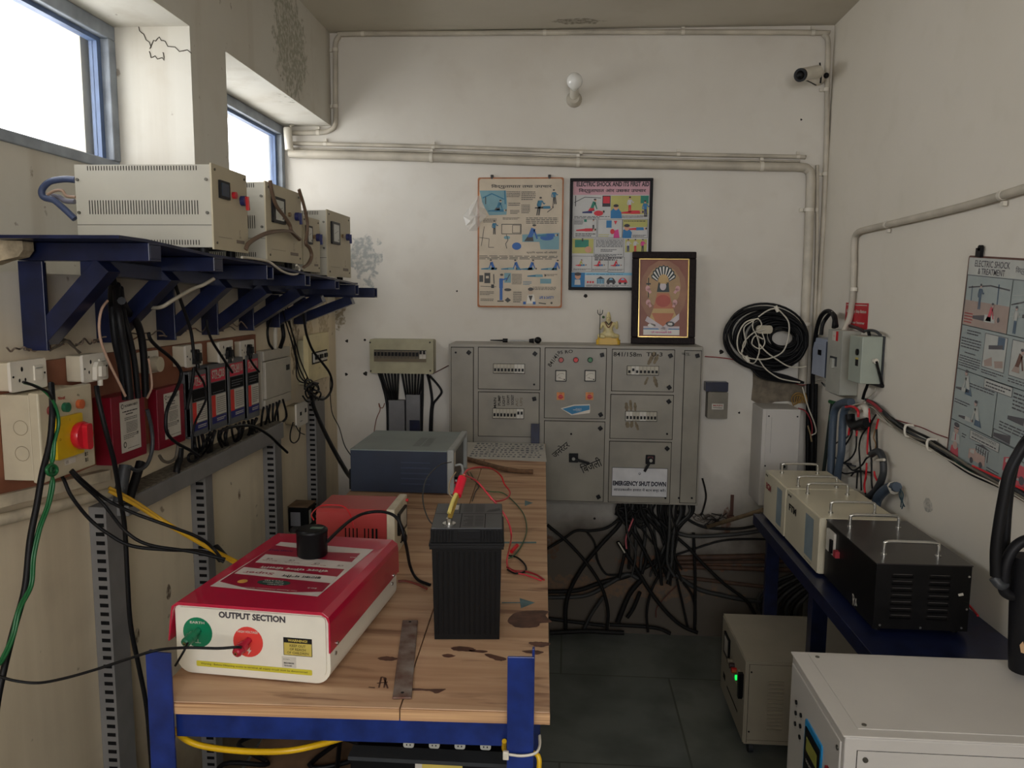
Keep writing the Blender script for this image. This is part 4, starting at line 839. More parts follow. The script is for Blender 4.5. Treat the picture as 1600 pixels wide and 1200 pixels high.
def plug(label, y, z, xf, m, sz=.02):
    e = thing('plug', label, 'plug', (xf, y, z-sz)); mb = MB().at(leftw(xf+.0005, y, z)); mb.prism([(-sz*.9, -sz), (sz*.9, -sz), (sz*.75, sz*.6), (sz*.35, sz*1.2), (-sz*.35, sz*1.2), (-sz*.75, sz*.6)], 0, .010, m)
    mb.prism([(-sz*.5, -sz*.6), (sz*.5, -sz*.6), (sz*.4, sz*.7), (-sz*.4, sz*.7)], .010, .017, m); mb.cyl((0, -sz, .007), (0, -sz*1.7, .007), .0055, n=10, m=m); mb.build('plug_body', e, bevel=.002)
s0 = socket_box('large ivory socket box with wires poked in its holes, leftmost on the board', -8, 17, 75, 566, 614)
s1 = socket_box('socket box with a white plug, second from the camera', 101, 130, 170, 555, 599)
s2 = socket_box('socket box partly behind the bundle of thick black cables', 212, 226, 249, 550, 585)
s3 = socket_box('socket box with a black plug above the nearest charge controller', 268, 291, 317, 540, 575)
s4 = socket_box('socket box with a black plug above the second charge controller', 322, 343, 365, 534, 568)
s5 = socket_box('socket box with a black plug, last one on the brown board', 365, 377, 398, 533, 562)
def pl(s, lbl, m, fx=.45, fz=.42, sz=.016): return plug(lbl, s[1]+(s[2]-s[1])*fx, s[4]+(s[5]-s[4])*fz, s[3]+.0005, m, sz)
pl(s1, 'white plug in the second socket box from the camera', whp, .5, .35, .018)
MB()
e = thing('adapter', 'round cream adapter in the socket box behind the thick black cables', 'adapter', (s2[3], s2[1], s2[4])); MB().use(ivory).at(leftw(s2[3], s2[1]+(s2[2]-s2[1])*.45, (s2[4]+s2[5])/2-.005)).cyl((0, 0, .0005), (0, 0, .024), .019, n=20).build('adapter_body', e, bevel=.003)
pl(s3, 'black plug with the thickest cord, above the nearest charge controller', BLK2, .5, .42, .018)
pl(s4, 'black plug in the socket box above the second charge controller', BLK2, .55, .4); pl(s5, 'black plug in the last socket box on the brown board', BLK2, .5, .45)

# control box with emergency switch
y1, y2, xf, z0, z1 = lbox(2, 65, 150, 618, 750)
z0 = W(65, 752, 'Y', y1).z
e = thing('control_box', 'cream steel control box with a big red switch on a yellow plate, left wall', 'control box', (BW, (y1+y2)/2, z0))
ctl = mat('cream_steel', (194, 184, 158), .45, var=.08); mb = MB().use(ctl); mb.box(BW, xf-.02, y1, y2, z0, z1)
F = frame((BW, y1, z0), (1, 0, 0), (0, 0, 1)); mb.at(F); w_, h_ = xf-BW, z1-z0
for zz in (.62, .32): 
    for k_ in range(24):
        a0, a1 = 2*pi*k_/24, 2*pi*(k_+1)/24; r = h_*.085; c0 = w_*.5; mb.stroke([(c0+r*cos(a0), h_*zz+r*sin(a0)), (c0+r*cos(a1), h_*zz+r*sin(a1))], .0012, .0006, col(140, 128, 104))
mb.build('body', e, bevel=.002)
w_ = y2-y1; F = leftw(xf-.02, y1, z0); mb = MB().use(ctl).at(F); mb.box(-.003, w_+.003, -.004, h_+.004, 0, .02); mb.build('lid', e, bevel=.003)
F = leftw(xf, y1, z0)
for x, c_, l_ in ((.18, (120, 40, 44), 'red'), (.45, (20, 100, 70), 'green'), (.73, (196, 96, 50), 'amber')):
    mb = MB().at(F); mb.cyl((w_*x, h_*.8, 0), (w_*x, h_*.8, .008), h_*.058, n=18, m=mat('push_'+l_, c_, .3, coat=.4)); o = mb.build('push_button', e); o['label'] = l_+' push button'
YEL = mat('yellow_plate', (214, 178, 24), .35); mb = MB().at(F); mb.rr(w_*.2, w_*.72, h_*.2, h_*.7, 0, .008, .004, YEL); mb.text('I', w_*.46, h_*.65, .0085, None, h_*.03, INK); mb.text('O', w_*.26, h_*.44, .0085, None, h_*.03, INK); mb.text('⚠', w_*.27, h_*.63, .0085, None, h_*.045, INK); mb.build('switch_plate', e)
RED = mat('glossy_red_switch', (206, 26, 44), .3, coat=.4); mb = MB().at(F @ Matrix.Translation((w_*.62, h_*.43, .008))); mb.lathe([(h_*.16, 0), (h_*.175, .008), (h_*.16, .014)], 24, RED); mb.rr(-h_*.055, h_*.055, -h_*.17, h_*.15, .014, .024, h_*.04, RED); mb.build('emergency_switch', e, bevel=.002)
mb = MB().at(F); mb.text('Nout', w_*.4, h_*.92, .0008, None, h_*.045, col(170, 40, 40), 0, .02); mb.text('Rly', w_*.73, h_*.91, .0008, None, h_*.035, INK); mb.rect(w_*.38, w_*.6, h_*.1, h_*.17, .0006, PAPER); mb.text('CE', w_*.43, h_*.135, .001, None, h_*.03, INK)
for i in range(5):
    for j in range(5):
        if (i*7+j*3+i*j) % 3: mb.rect(w_*.78+i*w_*.015, w_*.793+i*w_*.015, h_*.06+j*.004, h_*.06+j*.004+.0034, .0008, INK)
mb.build('lettering', e)

# two maroon chargers
def maroon(label, xa, xb, xc, yt, yb, txt2):
    y1, y2, xf, z0, z1 = lbox(xa, xb, xc, yt, yb); mr_ = mat('maroon_enamel', (130, 14, 38), .38, var=.12)
    e = thing('charger_box', label, 'charger', (BW, (y1+y2)/2, z0), 'maroon boxes on the brown board'); MB().use(mr_).box(BW, xf, y1, y2, z0, z1).build('casing', e, bevel=.002)
    w_, h_ = y2-y1, z1-z0; mb = MB().at(leftw(xf, y1, z0)); X0, X1, Z0, Z1 = w_*.22, w_*.82, h_*.14, h_*.9
    mb.rect(X0, X1, Z0, Z1, .0006, PAPER); lw_ = X1-X0; lh = Z1-Z0
    k_ = lw_; mb.disc(X0+.14*k_, Z1-.09*lh, .0008, .075*k_, INK, 6); mb.disc(X0+.14*k_, Z1-.09*lh, .001, .05*k_, PAPER, 6); mb.text('RODEN-NEET', X0+.58*k_, Z1-.09*lh, .001, .66*k_, .045*lh, INK, 0, .02)
    A = Art(mb, 0, 0, 100, 200, lw_, lh); A.a = (0, 0, 100, 200, lw_, lh); mb.M = leftw(xf, y1, z0) @ Matrix.Translation((X0, Z0, .0004))
    g2 = col(96, 92, 86); A.words(12, 34, 92, 46, INK, 1, th=4); A.words(28, 46, 72, 56, INK, 1, th=4); A.words(20, 62, 84, 76, g2, 2); A.words(28, 82, 84, 126, g2, 7); A.words(12, 130, 88, 150, g2, 3); A.words(30, 184, 96, 190, g2, 1)
    A.ell(18, 170, 8, 9, g2); A.ell(18, 170, 4, 5, PAPER, 3); A.rect(80, 130, 88, 138, g2); mb.build('label_sheet', e)
    return y1, y2, xf, z0, z1
r1 = maroon('maroon charger box with a white label beside the cream control box', 147, 176, 231, 622, 728, '')
r2 = maroon('maroon charger box crossed by a black cable beside the charge controllers', 232, 247, 291, 609, 704, '')

# four charge controllers
cg = mat('controller_grey', (96, 98, 100), .45, var=.1)
where = ['nearest the maroon boxes', 'second from the maroon boxes', 'third from the maroon boxes', 'beside the grey fuse box']
fr_ = [(284, 294, 323, 582, 688), (314, 324, 353, 571, 676), (346, 354, 381, 562, 666), (376, 383, 404, 556, 658)]
for i, (xa, xb, xc, yt, yb) in enumerate(fr_):
    y1, y2, xf, z0, z1 = lbox(xa, xb, xc, yt, yb)
    xf = r2[2]+.001; p1 = W(xb, yt, 'X', xf); p2 = W(xc-1.2, yt, 'X', xf); y1, y2 = p1.y, p2.y; z1 = p1.z; z0 = W(xb, yb, 'X', xf).z
    e = thing('charge_controller', 'grey charge controller with a red STP panel, '+where[i], 'charge controller', (BW, (y1+y2)/2, z0), 'charge controllers on the brown board')
    w_, h_ = y2-y1, z1-z0
    mb = MB().use(cg); mb.box(BW, xf-.012, y1+.002, y2-.002, z0, z1); mb.at(leftw(xf-.012, y1, z0)); mb.rr(0, w_, 0, h_, 0, .012, .006); mb.box(0, .003, 0, h_, .0005, .0135); mb.build('housing', e, bevel=.0015)
    A = Art(MB().at(leftw(xf, y1, z0) @ Matrix.Translation((0, 0, .0006))), 0, 0, 100, 300, w_, h_); R2 = mat('stp_red', (206, 30, 64), .4)
    A.rect(14, 22, 96, 80, R2); A.text('STP-C03' if i < 2 else 'STP-24V10', 55, 46, 70, 22, PAPER, 3, .03); A.words(36, 62, 76, 70, PAPER, 1)
    A.rect(14, 84, 96, 138, DARK); A.words(22, 96, 90, 130, col(80, 80, 84), 3) if i > 1 else A.words(22, 124, 90, 134, col(80, 80, 84), 1); A.rect(14, 142, 96, 236, PAPER); A.rect(14, 142, 36, 240, mat('stp_orange_red', (214, 50, 40), .4), 2); A.words(42, 152, 92, 228, col(120, 116, 110), 8); A.rect(14, 240, 96, 272, mat('stp_blue', (24, 34, 110), .4)); A.words(40, 248, 90, 264, PAPER, 2, th=4)
    A.mb.build('front_sticker', e)

# grey fuse box beside them
y1, y2, xf, z0, z1 = lbox(406, 413, 455, 549, 640)
e = thing('fuse_box', 'grey steel fuse box with a small square latch beside the charge controllers', 'fuse box', (BW, (y1+y2)/2, z0))
fz = mat('light_grey_steel', (178, 172, 158), .42, var=.08); MB().use(fz).box(XL+.001, xf-.008, y1, y2, z0, z1).build('body', e, bevel=.002)
w_, h_ = y2-y1, z1-z0; F = leftw(xf-.008, y1, z0)
MB().use(fz).at(F).box(-.002, w_, h_*.83, h_, 0, .010).build('top_cover', e, bevel=.002); MB().use(fz).at(F).box(-.002, w_, 0, h_*.16, 0, .010).build('bottom_cover', e, bevel=.002)
d = MB().use(fz).at(F).box(.004, w_-.002, h_*.17, h_*.815, 0, .012).build('door', e, bevel=.002); MB().at(F).box(w_*.8, w_*.92, h_*.58, h_*.68, .012, .014, BLK2).build('latch', d)
# yellowed breaker box with its deep box behind
y1, y2, xf, z0, z1 = lbox(465, 482, 515, 524, 598, XL+.001)
e = thing('breaker_enclosure', 'yellowed breaker enclosure with three breakers, near the far left corner', 'breaker box', (XL, (y1+y2)/2, z0))
MB().use(ivy).box(XL+.001, xf-.02, y1, y2-.01, z0-.01, z1-.02).build('back_box', e, bevel=.004)
w_, h_ = y2-y1, z1-z0; F = leftw(xf-.02, y1, z0); MB().use(mat('yellowed_plastic', (226, 212, 164), .4, var=.1)).at(F).rr(0, w_, 0, h_, 0, .02, .006).build('cover', e, bevel=.003)
F = leftw(xf, y1, z0); MB().at(F).box(w_*.15, w_*.9, h_*.36, h_*.62, 0, .0008, gap).text('MCB', w_*.5, h_*.25, .001, None, .006, col(150, 120, 70)).build('cutout', e)
for i in range(3): MB().at(F).box(w_*(.2+i*.22), w_*(.4+i*.22), h_*.4, h_*.59, .001, .006, WB).box(w_*(.24+i*.22), w_*(.36+i*.22), h_*.46, h_*.55, .006, .012, BLK2).build('breaker', e)
# small socket near it
y1, y2, xf, z0, z1 = lbox(445, 463, 481, 634, 667, XL+.001)
e = thing('wall_socket', 'small white socket plate on a dusty round-cornered box, below the yellowed enclosure', 'socket', (XL, (y1+y2)/2, z0)); MB().use(mat('dusty_box', (150, 138, 112), .6)).at(leftw(XL+.001, y1, z0)).rr(.002, (y2-y1)*.9, .004, z1-z0-.004, 0, xf-XL-.006, .012).build('back_box', e, bevel=.002)
mb = MB().use(whp).at(leftw(xf-.005, y1, z0)); w_, h_ = y2-y1, z1-z0; mb.rr(0, w_, -.004, h_+.004, 0, .006, .003); mb.rr(w_*.3, w_*.45, h_*.45, h_*.62, .006, .0065, .001, INK); mb.rr(w_*.74, w_*.88, h_*.5, h_*.7, .006, .0065, .001, INK); mb.rr(w_*.3, w_*.5, h_*.15, h_*.2, .006, .0065, .001, GRY); mb.build('face_plate', e, bevel=.001)

# ------------------------------------------------------------------ slotted ducting
def duct(label, xa, xb, xc, ytop, zbot=0.0, front=None):
    y1 = W(xa, ytop, 'X', XL+.001).y; p = W(xb, ytop, 'Y', y1); xf = p.x; y2 = W(xc, ytop, 'X', xf).y; z1 = p.z
    e = thing('slotted_duct', label, 'cable duct', (XL, (y1+y2)/2, zbot), 'upright slotted ducts on the left wall')
    dg = mat('duct_grey', (128, 126, 124), .5, var=.15, scale=12); mb = MB().use(dg); mb.box(XL+.001, xf, y1, y2, zbot, z1)
    mb.at(frame((XL+.001, y1, zbot), (1, 0, 0), (0, 0, 1))); w_ = xf-XL-.001; n_ = int((z1-zbot-.01)/.021)
    for i in range(n_):
        zz = z1-zbot-.016-i*.021; mb.box(w_*.38, w_*.92, zz-.009, zz, 0, .0008, DARK)
    mb.build('trunk', e, bevel=.0015)
    MB().use(dg).box(xf, xf+.003, y1-.001, y2+.001, zbot, z1).build('lid', e, bevel=.001)
    return e
duct('tall grey slotted duct nearest the camera, left of the red and white energizer', 138, 163, 190, 793)
duct('tall grey slotted duct below the middle of the horizontal grey trunking', 297, 319, 330, 745)
duct('tall grey slotted duct at the far end of the horizontal grey trunking', 410, 428, 438, 690)
duct('tall grey slotted duct below the small white wall socket, farthest from the camera', 477, 492, 506, 625)
# horizontal trunking
dg = mat('duct_grey', (128, 126, 124), .5)
A0 = W(200, 780, 'X', -1.0); A1 = W(443, 659, 'X', -1.0); B0 = W(200, 808, 'X', -1.0); B1 = W(443, 684, 'X', -1.0)
mb = MB().use(dg); ya, yb2 = A0.y, A1.y; mb.hexa([(XL+.001, ya, B0.z), (-1.0, ya, B0.z), (XL+.001, yb2, B1.z), (-1.0, yb2, B1.z), (XL+.001, ya, A0.z), (-1.0, ya, A0.z), (XL+.001, yb2, A1.z), (-1.0, yb2, A1.z)])
e = thing('horizontal_trunking', 'horizontal grey cable trunking under the charge controllers', 'cable duct', (XL, (ya+yb2)/2, B0.z)); mb.build('trunk', e, bevel=.002)
dt = mat('dusty_top', (120, 112, 98), .9, var=.4, scale=80, bump=.6); mb = MB().use(dt); mb.hexa([(XL+.004, ya+.01, A0.z), (-1.004, ya+.01, A0.z), (XL+.004, yb2-.01, A1.z), (-1.004, yb2-.01, A1.z), (XL+.004, ya+.01, A0.z+.004), (-1.004, ya+.01, A0.z+.004), (XL+.004, yb2-.01, A1.z+.004), (-1.004, yb2-.01, A1.z+.004)]); mb.build('dust_layer', e)
# old white conduits low on the near left wall
for (lbl, ya_, yb_, r) in (('white square trunking low on the near left wall, upper run', (0, 782), (165, 742), .013), ('rounded dusty white pipe low on the near left wall, lower run', (-10, 815), (180, 768), .012)):
    a, b = W(*ya_, 'X', XL+.014), W(*yb_, 'X', XL+.014); a2 = a+(a-b)*.6; mb = MB().use(mat('dusty_white_pipe', (224, 212, 186), .6, var=.25))
    if r > .0125: mb.bar(a2, b, .024, .024)
    else: mb.cyl(a2, b, r)
    tag(mb.build('wall_trunking', bevel=.001), lbl, 'conduit')

# ------------------------------------------------------------------ cables of the left wall
XP = -.955
def lc(label, pts, v=XP, r=.0042, m=BLK, **k): return cable(label, px(pts, 'X', v), r, m, **k)
GB_ = 'thick black cables into the maroon box'
for pts, r in (([(176, 440, -.93), (175, 470), (177, 500), (181, 535), (190, 575), (197, 624)], .0085), ([(182, 445, -.93), (184, 480), (190, 520), (197, 560), (203, 624)], .0085), ([(188, 450, -.93), (193, 490), (202, 525), (210, 565), (216, 622)], .0065), ([(190, 470, -.93), (199, 486), (211, 498), (220, 522), (225, 560), (228, 620)], .0085)):
    lc('thick black cable dropping from the shelf into the first maroon charger box', [(p[0], p[1], p[2] if len(p) > 2 else (-.958 if len(pts) % 2 else -.985)) for p in pts], r=r, group=GB_)
lc('thin beige wire left of the thick black cable bundle', [(168, 470), (159, 483), (155, 505), (157, 530), (166, 556), (176, 578), (187, 600), (196, 619)], -.955, .0028, col(170, 140, 120), cat='wire', name='wire')
lc('thin beige wire right of the thick black cable bundle, touching the maroon box', [(232, 560), (236, 585), (237, 605), (230, 622)], -.965, .0026, col(170, 140, 120), cat='wire', name='wire')
lc('black cable crossing in front of the second maroon box label', [(232, 520), (235, 530), (246, 542), (268, 560), (282, 578), (282, 592), (274, 612), (262, 637), (259, 660), (262, 678), (276, 692), (298, 704), (311, 713)], -.93, .0042)
lc('black cord coming down from the shelf into the black plug above the nearest charge controller', [(270, 430), (275, 448), (288, 486), (298, 516), (302, 545), (303, 560)], -.93, .0042, cat='cord', name='cord')
lc('thick dark cord hanging straight down from the black plug over the first charge controller', [(303, 575), (300, 600), (296, 620), (292, 640)], -.93, .0045, cat='cord', name='cord')
lc('thin black cord swinging over the first charge controller to its foot', [(304, 574), (311, 586), (319, 600), (322, 622), (315, 640), (306, 658), (301, 680), (300, 704)], -.935, .003, cat='cord', name='cord')
lc('black cord crossing the third socket box toward the third charge controller', [(323, 500), (325, 515), (332, 534), (346, 556), (363, 582)], -.94, .0036, cat='cord', name='cord')
lc('black cord from the last plug down behind the fourth controller', [(390, 560), (396, 570), (405, 581)], -.95, .0034, cat='cord', name='cord')
lc('black cable with a cut end arching over the horizontal trunking', [(345, 674), (358, 668), (380, 665), (398, 667), (420, 680), (436, 695), (449, 707)], -.95, .0045)
lc('long black cable hanging past the control box down to the floor', [(80, 600, -.93), (82, 640), (78, 690), (66, 740), (58, 787), (47, 844), (39, 919), (22, 982), (7, 1042), (-6, 1110), (-10, 1190)], -.90, .0055)
for k_, dx in enumerate((0, 4)):
    lc('green wire knotted in front of the control box, running down to the left', [(38, 598), (52, 602), (68, 610), (82, 625), (89+dx*.3, 645), (91+dx*.2, 665), (84+dx*.5, 690), (80+dx, 715), (83-dx, 735), (80+dx, 755), (73+dx, 790), (60+dx, 825), (50+dx, 870), (46+dx, 915), (28+dx, 952), (18+dx, 994), (2+dx, 1030), (-8, 1045)], -.895+.004*k_, .0026, GRNW, cat='wire', name='wire', group='green wires at the control box')
lc('green wire loop tied below the red switch', [(76, 728), (73, 734), (76, 741), (84, 742), (89, 736), (87, 729), (80, 726), (75, 729)], -.888, .003, GRNW, cat='wire', name='wire')
lc('thin black wires from the first socket box hole to the green wire', [(36, 597), (44, 599), (60, 606), (74, 612), (82, 624)], -.888, .0022, cat='wire', name='wire')
lc('black cable hanging straight down between the control box and first maroon box', [(151, 604, -.93), (154, 625, -.92), (165, 672, -.91), (178, 720, -.91), (188, 780, -.92), (195, 825, -.92), (199, 900, -.92), (204, 975, -.92), (217, 1042, -.92), (229, 1106, -.92), (237, 1200, -.92)], r=.005)
lc('black cable from under the control box sagging toward the energizer, lowest one', [(97, 744, -.98), (101, 752, -.98), (112, 776, -.97), (139, 810, -.95), (169, 834, -.92), (206, 853, -.88), (262, 859, -.82), (319, 862, -.76), (350, 878, -.72)], r=.0036)
lc('black cable from under the control box sagging toward the energizer, middle one', [(110, 736, -.965), (124, 752, -.955), (161, 787, -.93), (195, 829, -.88), (232, 851, -.84), (300, 862, -.77), (352, 874, -.71)], r=.0034)
lc('black cable from under the control box sagging toward the energizer, top one', [(112, 734, -.95), (128, 750, -.94), (165, 780, -.93), (210, 802, -.87), (262, 821, -.81), (311, 840, -.76), (334, 858, -.74), (345, 872, -.72)], r=.0034)
for k_ in range(2):
    lc('yellow flexible cable stretched from the left wall to the back of the energizer', [(170, 762+k_*5, -1.0+.012*k_), (210, 783+k_*5, -.96+.012*k_), (255, 813+k_*3, -.9), (300, 841+k_, -.83), (337, 861+k_*2, -.77), (371, 878+k_*4, -.71)], r=.0042, m=mat('yellow_cable', (206, 160, 30), .4), group='yellow cables to the energizer')
a, b = W(335, 857, 'X', -.78), W(348, 872, 'X', -.755); tag(MB().use(BLK).cyl(a, b, .012).build('tape_band'), 'black tape band wrapped round the yellow cables', 'tape')
# wires under the boxes
for lbl, pts, r, m_, v in (
    ('thick black conduit dropping from the first maroon box, nearest', [(196, 727), (192, 750), (186, 785)], .014, DGR, -1.0), ('thick black cable pair right of the conduit under the first maroon box', [(220, 722), (213, 745), (205, 770), (200, 790)], .011, BLK, -1.0),
    ('grey cable looping under the first maroon box up to its right side', [(230, 640), (237, 670), (238, 700), (230, 725), (215, 735), (202, 730)], .0045, DGR, -.96), ('grey-brown cable drooping under the second maroon box', [(249, 712), (255, 720), (264, 722), (274, 716), (277, 704), (278, 695)], .004, col(90, 82, 70), -.97),
    ('black plug lead standing on the trunking below the second maroon box', [(282, 700), (281, 715), (277, 730), (276, 742)], .009, BLK, -1.01), ('black cable knot on the trunking under the first controller', [(311, 712), (300, 708), (294, 714), (298, 721), (309, 716), (311, 706), (306, 700)], .004, BLK, -1.0)):
    lc(lbl, pts, v, r, m_)
SG_ = 'short black leads under the charge controllers'
rnd = random.Random(5)
for i in range(16):
    t_ = i/15; x = 303+t_*98; yt_ = 688-t_*30; yb_ = 712-t_*36
    lc('short black lead between a charge controller and the grey trunking', [(x, yt_-4, -1.0), (x+rnd.uniform(-7, 7), (yt_+yb_)/2, -.985+rnd.uniform(-.02, .01)), (x+rnd.uniform(-8, 8), yb_+6, -1.03)], r=rnd.choice((.0035, .005, .0055)), group=SG_)
for i in range(7):
    x = 412+i*5; lc('short black lead between the grey fuse box and the trunking end', [(x, 636-i*2, -1.02), (x+rnd.uniform(-9, 9), 650, -1.02), (x+rnd.uniform(-6, 6)-3, 668-i, -1.04)], r=.004, group='short black leads under the fuse box')
# tangled thin wires above the board
TG = 'thin wires tangled above the brown board'; cols = [col(110, 96, 84), col(150, 130, 112), col(130, 90, 72), col(84, 76, 66)]
for i in range(14):
    x = 8+i*27+rnd.uniform(-6, 6); base = 552-i*2.9; p_ = []
    for j in range(6): p_.append((x+j*8+rnd.uniform(-3, 3), base-4+rnd.uniform(-11, 5)*(1-.3*abs(j-2.5)/2.5), -1.045+rnd.uniform(-.008, .012)))
    lc('thin dusty wire tangled along the top edge of the brown board', p_, r=.0019, m=cols[i % 4], cat='wire', name='wire', group=TG, n=5)
for lbl, pts in (('thin dark wire arching up between the first two socket boxes', [(78, 548), (90, 538), (100, 530), (112, 538), (124, 552)]), ('second thin dark wire peaking between the first two socket boxes', [(80, 546), (94, 540), (103, 533), (113, 541), (126, 551)])): lc(lbl, pts, -1.03, .002, cols[3], cat='wire', name='wire')
# wires around the fuse box and the far corner
lc('black cable loop over the fuse box, left strand', [(432, 470, -1.0), (424, 495), (418, 515), (420, 535), (426, 545)], -1.03, .0045); lc('black cable loop over the fuse box, right strand', [(438, 470, -1.0), (440, 500), (443, 525), (438, 543)], -1.03, .0075)
lc('white sleeve of wires between the two black strands over the fuse box', [(431, 500), (430, 520), (430, 545)], -1.045, .008, WHTW)
for i, pts in enumerate(([(440, 470), (443, 490), (450, 515), (460, 545), (468, 575), (478, 596)], [(446, 462), (447, 490), (455, 515), (463, 540), (470, 565), (484, 598)], [(448, 470), (452, 500), (460, 535), (464, 570), (470, 590), (482, 600)], [(452, 520), (462, 560), (464, 590), (475, 598), (480, 590)])):
    lc('thin black wire slanting from the shelf down to the knot above the wall socket', pts, -1.0, .0026, group='thin black wires slanting to the knot', cat='wire', name='wire')
lc('black cable swinging in front of the yellowed enclosure in a wide loop', [(470, 470), (474, 490), (477, 512), (480, 526), (489, 548), (503, 566), (515, 583), (519, 600), (515, 615), (505, 624), (492, 620), (484, 612)], -.95, .0048)
for i in range(9):
    a_ = rnd.uniform(0, 6.28); c0 = (486+rnd.uniform(-5, 6), 612+rnd.uniform(-10, 8)); lc('short black wire in the knot above the farthest slotted duct', [(c0[0]+12*cos(a_+k*1.3)*rnd.uniform(.5, 1), c0[1]+9*sin(a_+k*1.3), -1.0+rnd.uniform(-.03, .03)) for k in range(5)], r=.0035, group='knot of black wires above the duct')
lc('thick black cable from the wire knot down to the blue-grey charger', [(487, 615, -1.0), (490, 635, -.98), (505, 670, -.92), (520, 700, -.86), (540, 735, -.78), (550, 748, -.715)], r=.008)
lc('thin black wire wandering down from the yellowed enclosure to the charger', [(516, 590, -1.04), (516, 615, -1.03), (519, 645, -1.0), (530, 668, -.95), (538, 695, -.85), (550, 714, -.72)], r=.002, cat='wire', name='wire')
lc('dark wire loop hanging under the small wall socket', [(458, 660), (454, 675), (454, 688), (460, 692), (467, 685), (469, 668)], -1.02, .0026, cat='wire', name='wire')
lc('dark wire from the wall socket to the farthest slotted duct', [(462, 665), (468, 675), (476, 679)], -1.02, .002, cat='wire', name='wire')
# ================================================================== work table
TZ = 0.95
def ply_mat():
    m = bpy.data.materials.new('worn_plywood'); m.use_nodes = True; t = m.node_tree; n = t.nodes; L = t.links; b = n['Principled BSDF']; b.inputs['Roughness'].default_value = .6
    g = n.new('ShaderNodeNewGeometry')
    def nz(sc, st, det=6):
        mp = n.new('ShaderNodeMapping'); mp.inputs['Scale'].default_value = st; L.new(g.outputs['Position'], mp.inputs[0]); z = n.new('ShaderNodeTexNoise'); z.inputs['Scale'].default_value = sc; z.inputs['Detail'].default_value = det; z.inputs['Distortion'].default_value = .6; L.new(mp.outputs[0], z.inputs['Vector']); return z.outputs['Fac']
    def mixc(f, a, c):
        x = n.new('ShaderNodeMix'); x.data_type = 'RGBA'; L.new(f, x.inputs[0])
        for i, v in ((6, a), (7, c)):
            if isinstance(v, tuple): x.inputs[i].default_value = v
            else: L.new(v, x.inputs[i])
        return x.outputs[2]
    def rng(f, a, c, v=1.0): r = n.new('ShaderNodeMapRange'); L.new(f, r.inputs[0]); r.inputs[1].default_value = a; r.inputs[2].default_value = c; r.inputs[4].default_value = v; return r.outputs[0]
    c = mixc(rng(nz(1.0, (2.2, 34, 34)), .35, .7), rgb((196, 162, 130)), rgb((164, 126, 96)))
    c = mixc(rng(nz(3.0, (1.2, 9, 1)), .56, .68, .85), c, rgb((118, 80, 60)))
    c = mixc(rng(nz(2.2, (1, 1, 1)), .5, .8, .5), c, rgb((160, 134, 108)))
    L.new(c, b.inputs['Base Color']); bp = n.new('ShaderNodeBump'); bp.inputs['Strength'].default_value = .3; bp.inputs['Distance'].default_value = .002; L.new(nz(1.0, (4, 60, 60)), bp.inputs['Height']); L.new(bp.outputs[0], b.inputs['Normal']); return m
PLY = ply_mat(); EDGE = mat('plywood_edge', (206, 166, 122), .7, c2=(150, 108, 74), scale=1.0, stretch=(3, 3, 260))
FL_, FR_, RL_, RR_ = V((-.652, 1.115)), V((-.016, 1.135)), V((-.73, 3.28)), V((-.083, 3.28))
e = thing('work_table', 'long plywood topped table on a worn blue steel frame, running down the room', 'table', (-.36, 2.2, 0))
def tl_(u, v): a = FL_.lerp(FR_, u); b = RL_.lerp(RR_, u); c = a.lerp(b, v); return c
def slab(u0, u1, v0, v1, z0, z1, m, mb):
    P = [tl_(u0, v0), tl_(u1, v0), tl_(u0, v1), tl_(u1, v1)]; mb.hexa([(p.x, p.y, z) for z in (z0, z1) for p in P], m)
mb = MB(); slab(0, .6285, 0, 1, TZ-.02, TZ, PLY, mb); b1 = mb.build('tabletop_board', e, bevel=.0012)
mb = MB(); slab(.6315, 1, 0, 1, TZ-.02, TZ, PLY, mb); mb.build('tabletop_board', e, bevel=.0012)
mb = MB(); slab(0.0, .6285, -.0012, -.0002, TZ-.0195, TZ-.0012, EDGE, mb); slab(.6315, 1, -.0012, -.0002, TZ-.0195, TZ-.0012, EDGE, mb); mb.build('front_edge', e)
RZ0, RZ1 = TZ-.063, TZ-.0205
for (u0, u1, v0, v1, nm) in ((.06, .9, .003, .02, 'front_rail'), (.06, .9, .975, .99, 'rear_rail'), (.07, .1, .02, .975, 'side_rail'), (.86, .89, .02, .975, 'side_rail')):
    mb = MB(); slab(u0, u1, v0, v1, RZ0, RZ1, BLUE, mb); mb.build(nm, e, bevel=.001)
# angle iron posts; the two front ones stand proud of the top
def post(x, y, s, z1, dz=0, turn=1):
    mb = MB().use(BLUE); w_ = .041; mb.hexa([(x, y, 0), (x+w_, y, 0), (x, y+.004, 0), (x+w_, y+.004, 0), (x, y, z1), (x+w_, y, z1+dz), (x, y+.004, z1), (x+w_, y+.004, z1+dz)])
    xx = x+w_-.004 if turn > 0 else x; mb.box(xx, xx+.004, y+.004, y+.014, 0, z1+(.012 if turn > 0 else -.002)); return mb.build('leg', e, bevel=.0008)
post(-.651, 1.108, 1, 1.035, -.001, -1); post(-.081, 1.106, 1, 1.052, .001, 1)
pz = W(830, 662, 'Y', 3.285); MB().use(NAVY).box(pz.x, pz.x+.036, 3.282, 3.288, TZ-.1, pz.z).box(pz.x+.032, pz.x+.036, 3.288, 3.30, TZ-.1, pz.z).build('leg', e, bevel=.0008)
for x, y in ((-.70, 3.24), (-.13, 3.24), (-.68, 2.2), (-.10, 2.2)): MB().use(BLUE).box(x, x+.04, y, y+.035, 0, RZ0-.0005).build('leg', e, bevel=.001)
mb = MB(); slab(.02, .88, .03, .97, .60, .615, mat('lower_shelf_wood', (120, 92, 66), .8, var=.3), mb); mb.build('lower_shelf', e)
